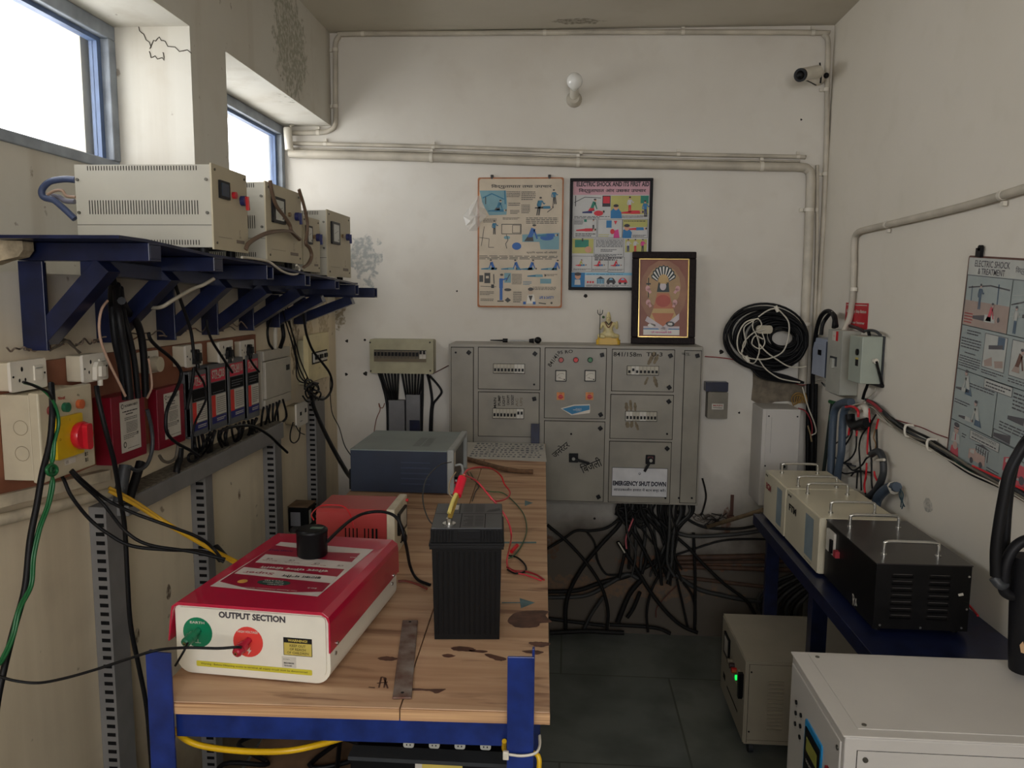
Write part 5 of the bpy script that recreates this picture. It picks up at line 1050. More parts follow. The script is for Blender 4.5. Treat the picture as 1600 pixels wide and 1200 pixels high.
mb = MB(); slab(.02, .88, .0, .025, .575, .613, BLUE, mb); mb.build('lower_rail', e)
# blue arrows and stains painted on the plywood
TP = frame((0, 0, TZ), (1, 0, 0), (0, 1, 0))
def tp(x, y): p = W(x, y, 'Z', TZ); return p.x, p.y
bm_ = mat('faded_blue_marking', (96, 128, 134), .6, var=.3, scale=60)
mb = MB().at(TP); mb.stroke([tp(784, 942), tp(815, 942)], .006, .0005, bm_); mb.poly([tp(812, 935), tp(836, 942), tp(814, 951)], .0006, bm_); mb.build('arrow_marking', e)
mb = MB().at(TP); mb.stroke([tp(784, 848), tp(838, 848)], .014, .0005, bm_); mb.build('stripe_marking', e)
mb = MB().at(TP); mb.stroke([tp(795, 787), tp(822, 787)], .004, .0005, bm_); mb.poly([tp(820, 782), tp(833, 786), tp(820, 791)], .0006, bm_); mb.build('arrow_marking', e)
stn = mat('dark_wood_stain', (104, 70, 56), .6, var=.4, scale=40)
def blob(pts, nm='stain'):
    q = [V(tp(*p_)+(0,)) for p_ in pts]; n_ = len(q); out = []; rn = random.Random(len(pts)*7+int(pts[0][0]))
    for i in range(n_):
        a, b, c, d = q[i-1], q[i], q[(i+1) % n_], q[(i+2) % n_]
        for j in range(5):
            t = j/5; v = 0.5*((2*b)+(c-a)*t+(2*a-5*b+4*c-d)*t*t+(3*b-a-3*c+d)*t*t*t); out.append((v.x+rn.uniform(-.0011, .0011), v.y+rn.uniform(-.0011, .0011)))
    MB().at(TP).poly(out, .0004, stn).build(nm, e)
blob([(705, 1012), (722, 1010), (742, 1014), (738, 1018), (712, 1017)]); blob([(690, 1024), (700, 1022), (712, 1025), (700, 1028)]); blob([(815, 1018), (832, 1016), (850, 1019), (838, 1023)]); blob([(590, 1028), (606, 1026), (622, 1029), (612, 1033), (596, 1032)]); blob([(793, 970), (805, 958), (830, 954), (858, 955), (852, 962), (862, 972), (845, 974), (838, 980), (810, 981), (800, 977)]); blob([(826, 1004), (845, 1003), (861, 1006), (850, 1011), (835, 1010)]); blob([(757, 1022), (775, 1024), (792, 1030), (780, 1033), (765, 1028)]); blob([(640, 1076), (680, 1077), (696, 1077), (682, 1084), (672, 1080), (642, 1079)]); blob([(735, 1016), (760, 1017), (758, 1020), (738, 1019)])
for pts in ([(592, 1075), (596, 1058), (603, 1060), (600, 1075)], [(589, 1068), (606, 1066)], [(600, 1060), (606, 1076)]): MB().at(TP).stroke([tp(*q) for q in pts], .003, .0005, stn).build('scribble', e)
MB().at(TP).stroke([tp(576, 1074), (tp(586, 1075))], .003, .0005, stn).build('scribble', e)
# printed sheet at the far end
A_, B_, C_, D_ = tp(727, 691), tp(851, 694), tp(854, 722), tp(727, 716)
ps = mat('printed_tin_sheet', (190, 186, 176), .4, var=.12); mb = MB(); mb.hexa([(q[0], q[1], z) for z in (TZ+.0006, TZ+.0016) for q in (D_, C_, (A_[0], 3.275), (B_[0], 3.275))], ps)
mb.at(TP); rnd = random.Random(11); sgn = col(90, 94, 104)
for j in range(7):
    y = D_[1]+.03+j*(3.26-D_[1])/7.4; x = D_[0]+.012
    while x < C_[0]-.03:
        L_ = rnd.uniform(.005, .014); mb.rect(x, x+L_, y, y+rnd.uniform(.012, .026), .0019, sgn); x += L_+rnd.uniform(.006, .012)
tag(mb.build('printed_sheet'), 'printed sheet with rows of blue marks covering the far end of the table', 'sheet')

# ------------------------------------------------------------------ red and white energizer
EW, ED, EH = .274, .365, .129
EM = rotz((-.516, 1.196, TZ+.0005), radians(-4.6))
e = thing('fence_energizer', 'large red and white energizer box with OUTPUT SECTION printed on its front', 'energizer', EM.translation)
whb = mat('glossy_white_plastic', (226, 222, 208), .3, var=.04); ERD = mat('energizer_red', (180, 20, 58), .28, var=.06, coat=.5)
def outline(x0, x1, z0, z1, rb, rt, k=6):
    P = []
    for cx, cz, a0, r in ((x1-rb, z0+rb, -90, rb), (x1-rt, z1-rt, 0, rt), (x0+rt, z1-rt, 90, rt), (x0+rb, z0+rb, 180, rb)):
        for i in range(k+1):
            a = radians(a0+90*i/k); P.append((cx+r*cos(a), cz+r*sin(a)))
    return P
FRT = EM @ frame((0, 0, 0), (1, 0, 0), (0, 0, 1))      # local: x right, y up, z towards the camera
mb = MB().use(whb).at(FRT); mb.prism(outline(-EW/2, EW/2, .002, EH-.006, .026, .01), -ED, 0); mb.prism(outline(-EW/2+.006, EW/2-.006, .008, EH-.01, .022, .008), 0, .0035); mb.build('body', e, bevel=.0015)
# wrap-over red cover
inn = EW/2+.0006; t_ = .003; zc = EH-.006
prof = [(inn, EH*.46), (inn, zc-.012), (inn-.004, zc-.003), (inn-.012, zc+.0006)]
outer = [(inn+t_, EH*.46), (inn+t_, zc-.012), (inn+t_-.002, zc-.002), (inn-.010, EH)]
poly = outer+[(-x, z) for x, z in outer[::-1]]+[(-x, z) for x, z in prof]+prof[::-1]
poly = [(x-(.007*(1-(z/EH-.46)/.4) if x < 0 and z < EH*.86 else 0), z) for x, z in poly]
vs = [(x, z, -ED-.004) for x, z in poly]+[(x, z, .008) for x, z in poly]; n_ = len(poly); h = len(outer)
fs = [(i, (i+1) % n_, n_+(i+1) % n_, n_+i) for i in range(n_)]
idx = list(range(n_)); ou = idx[:2*h]; inn_i = idx[2*h:][::-1]  # pair outer i with inner mirrored
ou2 = ou; in2 = [n_-1-i for i in range(2*h)]
for s_ in (0, n_):
    for i in range(2*h-1): fs.append((ou2[i]+s_, ou2[i+1]+s_, in2[i+1]+s_, in2[i]+s_))
mb = MB().use(ERD).at(FRT); mb.add(vs, fs); cov = mb.build('red_cover', e, bevel=.0006)
for x in (1, -1):
    for zz, yy in ((EH*.5, -.022), (EH*.36, -.022), (EH*.5, -ED+.03), (EH*.36, -ED+.03)):
        mb = MB().use(STEEL).at(FRT); xx = x*(EW/2+(.0036 if zz > EH*.42 else 0)); mb.cyl((xx, zz, yy), (xx+x*.0018, zz, yy), .0035, n=10); mb.build('screw', e)
F = FRT @ Matrix.Translation((0, 0, .0037))
def epx(x, y):   # pixel on the front face -> local
    p = W(x, y, 'Y', 1.2); q = EM.inverted() @ p; return q.x, q.z
tx = col(66, 62, 66); mb = MB().at(F); a = epx(397, 961); mb.text('OUTPUT SECTION', a[0], a[1], .0003, .118, .0115, tx, radians(-.3), .045); mb.build('lettering', e)
def terminal(cx, cy, r, m_, t1, lc_, wire=None):
    c = epx(cx, cy); mb = MB().at(F); mb.disc(c[0], c[1], .0002, .0265, m_, 28); mb.text(t1, c[0], c[1]+.0175, .0005, .026 if len(t1) < 6 else .036, .0042, PAPER, 0, .02)
    if lc_: mb.poly([(c[0]+.004, c[1]-.008), (c[0]-.003, c[1]-.016), (c[0]+.001, c[1]-.016), (c[0]-.001, c[1]-.023), (c[0]+.006, c[1]-.014), (c[0]+.002, c[1]-.014)], .0005, PAPER)
    else: mb.stroke([(c[0], c[1]-.012), (c[0], c[1]-.018)], .001, .0005, PAPER); mb.stroke([(c[0]-.005, c[1]-.018), (c[0]+.005, c[1]-.018)], .001, .0005, PAPER)
    mb.build('terminal_label', e); d = V((-.25, -.33, .9)).normalized(); o = V((c[0]+.002, c[1]+.004, 0)); mm = mat(m_.name+'_post', r, .3)
    mb = MB().use(mm).at(F); mb.cyl(o, o+d*.012, .0055); mb.cyl(o+d*.012, o+d*.03, .0085, n=14); mb.cyl(o+d*.018, o+d*.021, .0095, n=14); mb.cyl(o+d*.03, o+d*.033, .0085, .007, n=14); mb.cyl(o+d*.0331, o+d*.0335, .003, n=10, m=BRASS); mb.cyl(o+d*.0336, o+d*.0338, .0018, n=8, m=INK)
    mb.build('terminal_post', e); return EM @ frame((0, 0, 0), (1, 0, 0), (0, 0, 1)) @ (V((0, 0, .0037))+o+d*.008)
t1_ = terminal(309, 988, (14, 110, 76), mat('earth_green', (16, 122, 84), .35), 'EARTH', False); t2_ = terminal(391, 1000, (176, 20, 50), mat('high_voltage_red', (222, 66, 60), .35), 'HIGH VOLTAGE', True)
ly = mat('label_yellow', (206, 186, 92), .4); a = epx(471, 1005); mb = MB().at(F); mb.rect(a[0]-.025, a[0]+.025, a[1]-.0155, a[1]+.0155, .0002, INK); mb.rect(a[0]-.024, a[0]+.024, a[1]-.0145, a[1]+.0065, .0004, ly)
mb.text('WARNING!', a[0], a[1]+.0108, .0006, .034, .0045, ly, 0, .03)
for i, s_ in enumerate(('KEEP OUT', 'OF REACH', 'OF CHILDREN')): mb.text(s_, a[0], a[1]+.002-i*.0062, .0007, (.028, .028, .038)[i], .0042, col(90, 82, 40), 0, .02)
mb.build('warning_label', e)
a = epx(457, 1029); mb = MB().at(F); mb.rect(a[0]-.0125, a[0]+.0125, a[1]-.0095, a[1]+.0095, .0002, PAPER); mb.text('SI.NO.', a[0]-.004, a[1]+.005, .0004, .012, .0018, INK); mb.text('BSX0035', a[0], a[1]-.0015, .0004, .018, .0026, INK, 0, .04); mb.text('TS12-3D', a[0]-.002, a[1]-.006, .0004, .014, .0024, INK, 0, .04); mb.build('serial_label', e)
a = epx(400, 1040); mb = MB().at(F @ Matrix.Translation((a[0], a[1], 0))); mb.rr(-.103, .103, -.0048, .0048, .0001, .0003, .002, mat('label_yellow2', (206, 196, 60), .4)); mb.text('Warning : Before Obtaining access to terminal, all supply circuit must be disconnected', 0, 0, .0006, .19, .0042, col(80, 74, 40), 0, .01); mb.build('warning_strip', e)
# printed panel on top, upside down for the camera
def topl(x, y): p = W(x, y, 'Z', TZ+EH+.0005); q = EM.inverted() @ p; return q.x, q.y
TT = EM @ frame((0, 0, EH+.0004), (1, 0, 0), (0, 1, 0)); mb = MB().at(TT)
c7 = lambda x, y: topl(300+x*340/1569, 820+y*260/1200)
Pn = [c7(130, 445), c7(905, 520), c7(1310, 180), c7(640, 125)]; dr = mat('print_dark_red', (150, 20, 52), .35); pw_ = mat('print_white', (206, 196, 190), .35)
mb.poly(Pn, .0002, pw_); mb.poly([c7(200, 412), c7(400, 462), c7(700, 490), c7(938, 486), c7(1215, 208), c7(1000, 200), c7(600, 150)], .0004, dr)
mb.poly([c7(*q) for q in ((305, 355), (375, 308), (1045, 378), (1000, 425))], .0007, pw_); mb.poly([c7(*q) for q in ((455, 275), (530, 215), (1165, 275), (1110, 325))], .0007, pw_)
def ttext(t, x, y, w_, h_, m_, z=.001, b=0.02):
    c = c7(x, y); mb.text(t, c[0], c[1], z, w_, h_, m_, pi, b)
ttext('Super', 480, 350, .06, .014, dr, .001, .01); ttext('झटका मशीन', 790, 380, .075, .014, INK); ttext('सोलर पॉवर फेंसिंग', 735, 326, .135, .013, pw_, .0012, .03)
cc = c7(590, 422); mb.disc(cc[0], cc[1], .0009, .031, col(24, 60, 50), 24, .013); ttext('PVT LTD', 590, 408, .035, .004, pw_); ttext('Solar Fence', 585, 422, .04, .004, pw_); ttext('GUARD', 600, 436, .03, .004, pw_)
cc = c7(365, 412); mb.disc(cc[0], cc[1], .0009, .009, col(206, 150, 70), 16); ttext('For Animal Protection System', 560, 468, .1, .004, pw_); ttext('EG-8', 865, 462, .016, .005, pw_)
for x, y, w_ in ((560, 250, .03), (720, 262, .034), (900, 285, .036), (1070, 300, .026)): ttext('CE', x, y, .012, .008, col(120, 100, 96)); 
for x, y in ((560, 262), (720, 278), (910, 296)): ttext('Made in India', x, y, .03, .003, col(150, 60, 70))
ttext('POWER FENCE', 640, 190, .05, .008, col(60, 40, 90)); ttext('ISO', 1165, 240, .014, .005, pw_)
mb.build('top_print', e)
# magnetic hooter / cap on the energizer
c = W(488, 868, 'Z', TZ+EH+.001); e = thing('round_buzzer', 'round black plastic buzzer with a side tab standing on the energizer', 'buzzer', c)
mb = MB().at(Matrix.Translation(c+V((0, 0, .001)))); mb.lathe([(.027, 0), (.0295, .003), (.030, .046), (.031, .048), (.031, .052), (.027, .055)], 28, BLK2); mb.build('body', e)
mb = MB().use(BLK2).at(Matrix.Translation(c+V((0, 0, .001)))); mb.rr(-.042, -.024, -.008, .014, .046, .053, .004); mb.build('side_tab', e, bevel=.002)
mb = MB().at(Matrix.Translation(c+V((.006, 0, .001)))); mb.rr(-.008, .016, -.004, .008, .0552, .0556, .001, col(90, 110, 96)); mb.build('sticker', e)
cable('thick black cord curving from the round black buzzer over the table to the battery foot', [c+V((.031, 0, .03)), W(545, 815, 'Y', 1.56), W(570, 802, 'Y', 1.62), W(600, 800, 'Y', 1.62), W(622, 812, 'Y', 1.6), W(634, 850, 'Y', 1.6), W(641, 885, 'Z', TZ+.02), W(652, 905, 'Z', TZ+.005), W(672, 914, 'Z', TZ+.004)], .0035, BLK, 'cord', 'cord')
cable('thin red wire arching over the small red charger', [W(490, 812, 'Y', 1.62), W(487, 803, 'Y', 1.66), W(500, 791, 'Y', 1.72), W(520, 789, 'Y', 1.74), W(538, 792, 'Y', 1.74), W(548, 806, 'Y', 1.72), W(553, 825, 'Y', 1.68)], .0016, REDW, 'wire', 'wire')
cable('reddish brown cable lying on the plywood between energizer and battery', px([(622, 908), (635, 908), (650, 912), (667, 920)], 'Z', TZ+.004), .0028, col(110, 50, 40), 'cord', 'cord')
cable('long black wire from the left edge across to the red terminal', px([(-20, 1050, 1.06), (0, 1057, 1.07), (25, 1064, 1.08), (60, 1067, 1.09), (100, 1060, 1.09), (150, 1046, 1.09), (205, 1028, 1.09), (245, 1016, 1.09), (290, 1012, 1.13), (340, 1013, 1.14), (372, 1011, 1.15)], 'Y')+[t2_+V((-.003, -.012, -.003))], .0022, BLK, 'wire', 'wire')
cable('short black wire from the green terminal down behind the blue post', px([(293, 1005, 1.165), (288, 1016, 1.15), (280, 1030, 1.15), (274, 1040, 1.155)], 'Y'), .002, BLK, 'wire', 'wire')

# ------------------------------------------------------------------ small red charger
RC = mat('faded_red_enamel', (168, 54, 54), .4, var=.1, c2=(168, 74, 70), scale=7); ivc = mat('aged_cream_front', (206, 196, 172), .45, var=.12, scale=30)
e = thing('small_charger', 'small red metal charger with a cream meter panel, behind the energizer', 'charger', (-.51, 1.88, TZ))
X0, X1, Y0, Y1, Z1 = -.606, -.430, 1.805, 1.945, 1.068
mb = MB().use(RC); 
P = [(Y0, TZ+.001), (Y1, TZ+.001), (Y1, Z1-.008), (Y1-.008, Z1), (Y0+.008, Z1), (Y0, Z1-.008)]
mb.at(frame((X0, 0, 0), (0, 1, 0), (0, 0, 1))); mb.prism(P, 0, X1-X0, RC)
mb.at(frame((X0, Y0, TZ), (1, 0, 0), (0, 0, 1)))
for i in range(9):
    if i != 4: mb.box(.073+i*.0095-.0015, .073+i*.0095+.0015+(.002 if i > 6 else 0), .03+(.004 if i < 5 else 0), .072, 0, .0007, DARK)
mb.build('casing', e, bevel=.002)
mb = MB().use(ivc); mb.box(X1, X1+.02, Y0-.004, Y1+.006, TZ+.001, Z1+.004); mb.build('front_panel', e, bevel=.002)
FP = leftw(X1+.02, Y0-.004, TZ+.001); w_, h_ = Y1-Y0+.01, Z1-TZ
MB().at(FP).rr(w_*.2, w_*.8, h_*.38, h_*.86, 0, .006, .003, BLK2).rect(w_*.27, w_*.73, h_*.45, h_*.82, .0065, mat('meter_face', (190, 192, 184), .15)).build('panel_meter', e)
MB().at(FP).cyl((w_*.9, h_*.92, 0), (w_*.9, h_*.92, .006), .004, n=10, m=REDW).build('indicator_lamp', e); MB().at(FP).cyl((w_*.55, h_*.2, 0), (w_*.55, h_*.2, .012), .009, n=14, m=BLK2).build('knob', e)
for x in (X0+.02, X1-.02): MB().use(BLK).cyl((x, Y0+.015, TZ+.0002), (x, Y0+.015, TZ+.001), .006, n=8).build('foot', e)
cable('thin black wire loop on the cream panel of the small red charger', [V((X1+.026, 1.83, 1.04)), V((X1+.032, 1.85, 1.01)), V((X1+.03, 1.88, .985)), V((X1+.022, 1.86, .97))], .0015, BLK, 'wire', 'wire')

# ------------------------------------------------------------------ blue-grey charger at the far end
X0, X1, Y0, Y1, Z1 = -.690, -.375, 2.405, 2.745, 1.093
e = thing('battery_charger', 'blue-grey metal charger with a light grey front frame at the far left of the table', 'charger', (-.53, 2.57, TZ))
BG = mat('dark_blue_grey_side', (34, 46, 66), .4, var=.12); BT = mat('grey_green_top', (122, 134, 132), .4, var=.12, scale=7); LG = mat('light_grey_frame', (158, 162, 160), .4, var=.1)
mb = MB().use(BG); mb.box(X0, X1, Y0, Y1, TZ+.004, Z1-.004); mb.at(frame((X0, Y0, TZ), (1, 0, 0), (0, 0, 1)))
for i in range(5): mb.box(.165, .26, .03+i*.0175, .034+i*.0175, 0, .0012, mat('louvre_blue', (48, 60, 84), .4))
mb.build('casing', e, bevel=.002)
mb = MB().use(BT); mb.box(X0-.001, X1, Y0-.001, Y1+.001, Z1-.004, Z1)
mb.at(frame((0, 0, Z1), (1, 0, 0), (0, 1, 0)))
for i in range(7):
    for j in range(2): mb.rect(-.50+j*.03, -.475+j*.03, 2.47+i*.022, 2.482+i*.022, .0006, mat('vent_grey', (104, 112, 110), .5))
mb.build('top_panel', e, bevel=.001)
mb = MB().use(LG)
fw = .022; mb.box(X1, X1+fw, Y0-.004, Y0+.018, TZ+.001, Z1+.004); mb.box(X1, X1+fw, Y1-.018, Y1+.004, TZ+.001, Z1+.004); mb.box(X1, X1+fw, Y0+.018, Y1-.018, Z1-.012, Z1+.004); mb.box(X1, X1+fw, Y0+.018, Y1-.018, TZ+.001, TZ+.016); mb.build('front_frame', e, bevel=.004)
mb = MB().use(mat('dark_front_panel', (70, 74, 76), .4)); mb.box(X1, X1+.01, Y0+.018, Y1-.018, TZ+.016, Z1-.012); FP = leftw(X1+.01, Y0, TZ); mb.at(FP); mb.rect(.04, .12, .07, .12, .0006, PAPER); mb.text('DC', .16, .03, .0006, None, .01, PAPER); mb.build('front_panel', e)
for y in (Y0+.05, Y0+.09): MB().at(leftw(X1+.01, y, TZ+.03)).cyl((0, 0, 0), (0, 0, .02), .007, n=12, m=REDW if y < Y0+.07 else BLK2).build('terminal_post', e)
mb = MB().use(LG); mb.tube([(X1+fw, Y0+.03, TZ+.09), (X1+fw+.022, Y0+.03, TZ+.09), (X1+fw+.022, Y0+.03, TZ+.04), (X1+fw, Y0+.03, TZ+.04)], .004, k=3); mb.build('handle', e)
for x in (X0+.03, X1-.03):
    for y in (Y0+.03, Y1-.03): MB().use(BLK).cyl((x, y, TZ+.0003), (x, y, TZ+.004), .01, n=10).build('foot', e)
MB().use(BLK2).box(X0-.012, X0, Y0+.02, Y1-.02, TZ+.004, TZ+.07).build('rear_bracket', e, bevel=.002)
# stick lying behind it
mb = MB().use(mat('brown_stick', (112, 82, 56), .8, var=.3, scale=60, bump=.8)); mb.tube([W(728, 716, 'Z', TZ+.011), W(755, 724, 'Z', TZ+.011), W(785, 732, 'Z', TZ+.011), W(810, 736, 'Z', TZ+.011), W(833, 737, 'Z', TZ+.011)], .0085, n=10)
tag(mb.build('wooden_stick'), 'knotty brown stick lying across the table before the printed sheet', 'stick')

# ------------------------------------------------------------------ black battery
X0, X1, Y0, Y1, Z1 = -.2445, -.1135, 1.365, 1.530, 1.168
e = thing('battery', 'tall black ribbed battery standing on the table with a crocodile clip on top', 'battery', (-.18, 1.45, TZ))
BB = mat('battery_black', (12, 12, 13), .45, var=.2, scale=50); BTp = mat('battery_lid_grey', (66, 68, 70), .45, var=.12)
mb = MB().use(BB); zb = TZ+.001; zl = TZ+.178
mb.hexa([(X0+.005, Y0+.004, zb), (X1-.004, Y0+.004, zb), (X0+.005, Y1-.004, zb), (X1-.004, Y1-.004, zb), (X0+.001, Y0+.001, zl), (X1-.001, Y0+.001, zl), (X0+.001, Y1-.001, zl), (X1-.001, Y1-.001, zl)])
for i in range(12):
    x = X0+.012+i*(X1-X0-.024)/11; mb.hexa([(x-.0015, Y0+.0018, zb+.01), (x+.0015, Y0+.0018, zb+.01), (x-.0015, Y0+.004, zb+.01), (x+.0015, Y0+.004, zb+.01), (x-.0015, Y0-.0006, zl-.004), (x+.0015, Y0-.0006, zl-.004), (x-.0015, Y0+.001, zl-.004), (x+.0015, Y0+.001, zl-.004)])
mb.build('case', e, bevel=.002)
mb = MB().use(BB); mb.box(X0-.003, X1+.003, Y0-.004, Y1+.003, zl, zl+.006); mb.box(X0-.004, X1+.004, Y0-.005, Y1+.004, zl+.006, zl+.012); mb.box(X0-.001, X1+.001, Y0-.002, Y1+.002, zl+.012, Z1-.002)
for i in range(22):
    x = X0+.004+i*(X1-X0-.008)/21
    if not (X0+.045 < x < X1-.04): mb.box(x-.0012, x+.0012, Y0-.0045, Y0-.0015, zl+.014, Z1-.003)
mb.box(X0+.049, X1-.033, Y0-.0035, Y0-.002, zl+.019, Z1-.004, BLK2); mb.build('lid_rim', e, bevel=.001)
mb = MB().use(BTp); mb.box(X0, X1, Y0-.001, Y1+.001, Z1-.002, Z1); mb.at(frame((X0, Y0, Z1), (1, 0, 0), (0, 1, 0))); w_, d_ = X1-X0, Y1-Y0
mb.rect(0, w_, d_*.55, d_*.56, .0004, DARK); mb.rect(w_*.4, w_*.41, 0, d_*.55, .0004, DARK); mb.rect(w_*.75, w_*.76, 0, d_*.55, .0004, DARK); mb.rect(w_*.36, w_*.37, d_*.56, d_, .0004, DARK)
for i in range(7): mb.rect(w_*(.44+.03*(i % 3)), w_*(.58), d_*(.08+i*.06), d_*(.092+i*.06), .0004, DARK); mb.rect(w_*.61, w_*.73, d_*(.08+i*.06), d_*(.09+i*.06), .0004, DARK)
mb.rect(w_*.22, w_*.34, d_*.72, d_*.92, .0004, PAPER)
for i in range(6): mb.rect(w_*.42, w_*.56, d_*(.62+i*.06), d_*(.63+i*.06), .0004, INK); mb.rect(w_*.6, w_*.74, d_*(.62+i*.06), d_*(.632+i*.06), .0004, INK)
mb.poly([(w_*.76, d_*.62), (w_*.97, d_*.7), (w_*.97, d_*.8), (w_*.8, d_*.72)], .0004, col(46, 48, 50)); mb.build('top_panel', e, bevel=.001)
tc = V((X0+.032, Y0+.022, Z1)); mb = MB().use(STEEL); mb.cyl(tc, tc+V((0, 0, .003)), .0125, n=20); mb.cyl(tc+V((0, 0, .003)), tc+V((0, 0, .012)), .006, n=14); mb.build('terminal', e)
e.rotation_euler = (0, 0, radians(5.2)); e.location += V((-.006, .004, 0)); tc = e.location + Matrix.Rotation(radians(5.2), 3, 'Z') @ (tc - V(e['_loc']))
# crocodile clip
p0 = tc+V((.001, .0, .013)); d = (W(724, 742, 'Y', 1.47)-p0); L_ = d.length; d.normalize()
e = thing('crocodile_clip', 'crocodile clip with a red sleeve gripping the battery terminal', 'clip', p0)
s_ = d.cross(V((0, 1, 0))).normalized(); q = p0+d*L_
mb = MB().use(BRASS); mb.bar(p0, p0+d*L_*.5, .009, .002, up=V((0, 1, 0))); mb.bar(p0+V((0, .006, 0)), p0+d*L_*.5+V((0, .009, 0)), .009, .002, up=V((0, 1, 0))); mb.bar(p0+d*L_*.5, q, .006, .0018, up=V((0, 1, 0)))
for i in range(5): mb.bar(p0+d*(i*.007)+V((0, .001, 0)), p0+d*(i*.007+.003)+V((0, .005, 0)), .008, .001, up=s_)
mb.build('jaw', e, bevel=.0004)
mb = MB().use(mat('red_clip_sleeve', (214, 24, 52), .35)); mb.tube([p0+d*L_*.5+V((0, .004, 0)), p0+d*L_*.7+V((0, .004, 0)), p0+d*L_*.92+V((0, .003, 0))], .0075, n=12, flat=.009); mb.build('sleeve', e)
mb = MB().use(mat('yellow_clip_arm', (206, 190, 110), .35)); mb.tube([p0+d*L_*.1+V((-.004, -.002, 0)), p0+d*L_*.35+V((-.004, -.004, 0)), p0+d*L_*.55+V((-.002, -.002, 0))], .004, n=8); mb.build('spring_arm', e)
# wires on the right of the battery
TZW = TZ+.004
cable('red wire looping from the crocodile clip over the plywood', [q, W(733, 733, 'Y', 1.62), W(752, 730, 'Y', 1.75), W(770, 733, 'Y', 1.9), W(783, 744, 'Y', 2.0), W(788, 756, 'Y', 2.0), W(797, 769, 'Y', 1.95), W(791, 779, 'Y', 1.85), W(777, 783, 'Y', 1.75), W(767, 780, 'Y', 1.7)], .002, REDW, 'wire', 'wire')
cable('second red wire running down along the right side of the battery', [q+V((.002, 0, 0)), W(745, 752, 'Y', 1.6), W(765, 775, 'Y', 1.58), W(782, 795, 'Y', 1.575), W(794, 815, 'Y', 1.57), W(799, 838, 'Y', 1.56), W(795, 860, 'Z', TZ+.03), W(792, 880, 'Z', TZW), W(800, 893, 'Z', TZW), W(820, 898, 'Z', TZW), W(846, 907, 'Z', TZW)], .002, mat('pink_red_wire', (206, 60, 70), .4), 'wire', 'wire')
cable('green wire crossing the plywood right of the battery', [W(735, 738, 'Z', TZW), W(745, 755, 'Z', TZW), W(762, 767, 'Z', TZW), W(785, 770, 'Z', TZW), W(802, 783, 'Z', TZW), W(818, 803, 'Z', TZW), W(823, 828, 'Z', TZW), W(815, 852, 'Z', TZW), W(803, 868, 'Z', TZW), W(795, 872, 'Z', TZW)], .0017, mat('dark_green_wire', (44, 92, 54), .4), 'wire', 'wire')
cable('thin dark wire from the grey charger front to the table', [W(728, 735, 'Y', 2.4), W(736, 748, 'Z', TZW), W(748, 758, 'Z', TZW), W(742, 770, 'Z', TZW), W(738, 783, 'Z', TZW)], .0014, DGR, 'wire', 'wire')
cable('black wire curling on the plywood beside the battery', [W(795, 868, 'Z', TZW), W(808, 871, 'Z', TZW), W(820, 882, 'Z', TZW), W(821, 892, 'Z', TZW), W(806, 896, 'Z', TZW), W(793, 890, 'Z', TZW)], .0022, BLK, 'wire', 'wire')
cable('twisted red and black pair ending at the plywood edge', [W(792, 886, 'Z', TZW), W(805, 892, 'Z', TZW), W(822, 893, 'Z', TZW), W(838, 898, 'Z', TZW), W(850, 906, 'Z', TZW)], .0022, mat('dark_red_wire', (150, 24, 34), .4), 'wire', 'wire')
a, b = W(799, 862, 'Z', TZ+.006), W(808, 852, 'Z', TZ+.012); tag(MB().use(REDW).cyl(a, b, .005, n=8).build('wire_connector'), 'small red crimp connector on the plywood right of the battery', 'connector')
cable('thin grey wire looping left from the charger to the battery top', [W(705, 722, 'Y', 2.38), W(688, 726, 'Y', 2.2), W(668, 745, 'Y', 1.95), W(661, 768, 'Y', 1.8), W(662, 790, 'Y', 1.7), W(670, 812, 'Y', 1.6), W(680, 822, 'Y', 1.55)], .0016, DGR, 'wire', 'wire')
cable('pale wire looping beside the crocodile clip', [W(712, 738, 'Y', 1.6), W(703, 752, 'Y', 1.55), W(702, 770, 'Y', 1.5), W(708, 778, 'Y', 1.48)], .0014, col(170, 150, 120), 'wire', 'wire')
# rusty strip
a = [W(*p_, 'Z', TZ+.0035) for p_ in ((629, 969), (653, 969), (643, 1090), (613, 1090))]
rs = mat('rusty_steel', (98, 58, 44), .6, .4, c2=(150, 142, 134), scale=30, var=.3); mb = MB().use(rs); mb.hexa([tuple(p_.xy)+(z,) for z in (TZ+.0008, TZ+.004) for p_ in (a[3], a[2], a[0], a[1])]); 
for pp2 in ((a[0]+a[1])/2*.97+(a[2]+a[3])/2*.03, (a[0]+a[1])/2*.05+(a[2]+a[3])/2*.95): mb.cyl((pp2.x, pp2.y, TZ+.004), (pp2.x, pp2.y, TZ+.0043), .0028, n=10, m=INK)
tag(mb.build('steel_strip', bevel=.001), 'rusty flat steel strip with a hole at each end, lying at the table front', 'metal strip')
# small box on the left wall
zt = W(440, 800, 'X', -1.03).z; sx0, sx1, sy0, sy1 = XL+.002, -.99, 2.85, 2.94; zt = W(440, 792, 'Y', sy0).z
e = thing('switch_box', 'small black box with a dusty brown top low on the left wall', 'box', (XL, 2.9, zt-.1))
mb = MB().use(BLK2); mb.box(sx0, sx1, sy0, sy1, zt-.1, zt); mb.build('case', e, bevel=.002)
MB().use(mat('dusty_brown_top', (120, 96, 72), .9, var=.3)).box(sx0, sx1+.004, sy0-.003, sy1+.002, zt, zt+.004).build('top_cover', e)
w_ = sx1-sx0; MB().at(frame((sx0, sy0, zt-.1), (1, 0, 0), (0, 0, 1))).rect(w_*.12, w_*.62, .025, .08, .0006, col(120, 120, 124)).build('sticker', e)
MB().at(leftw(sx1, sy0, zt-.1)).rect(.012, .04, .03, .085, .0006, PAPER).build('sticker', e)

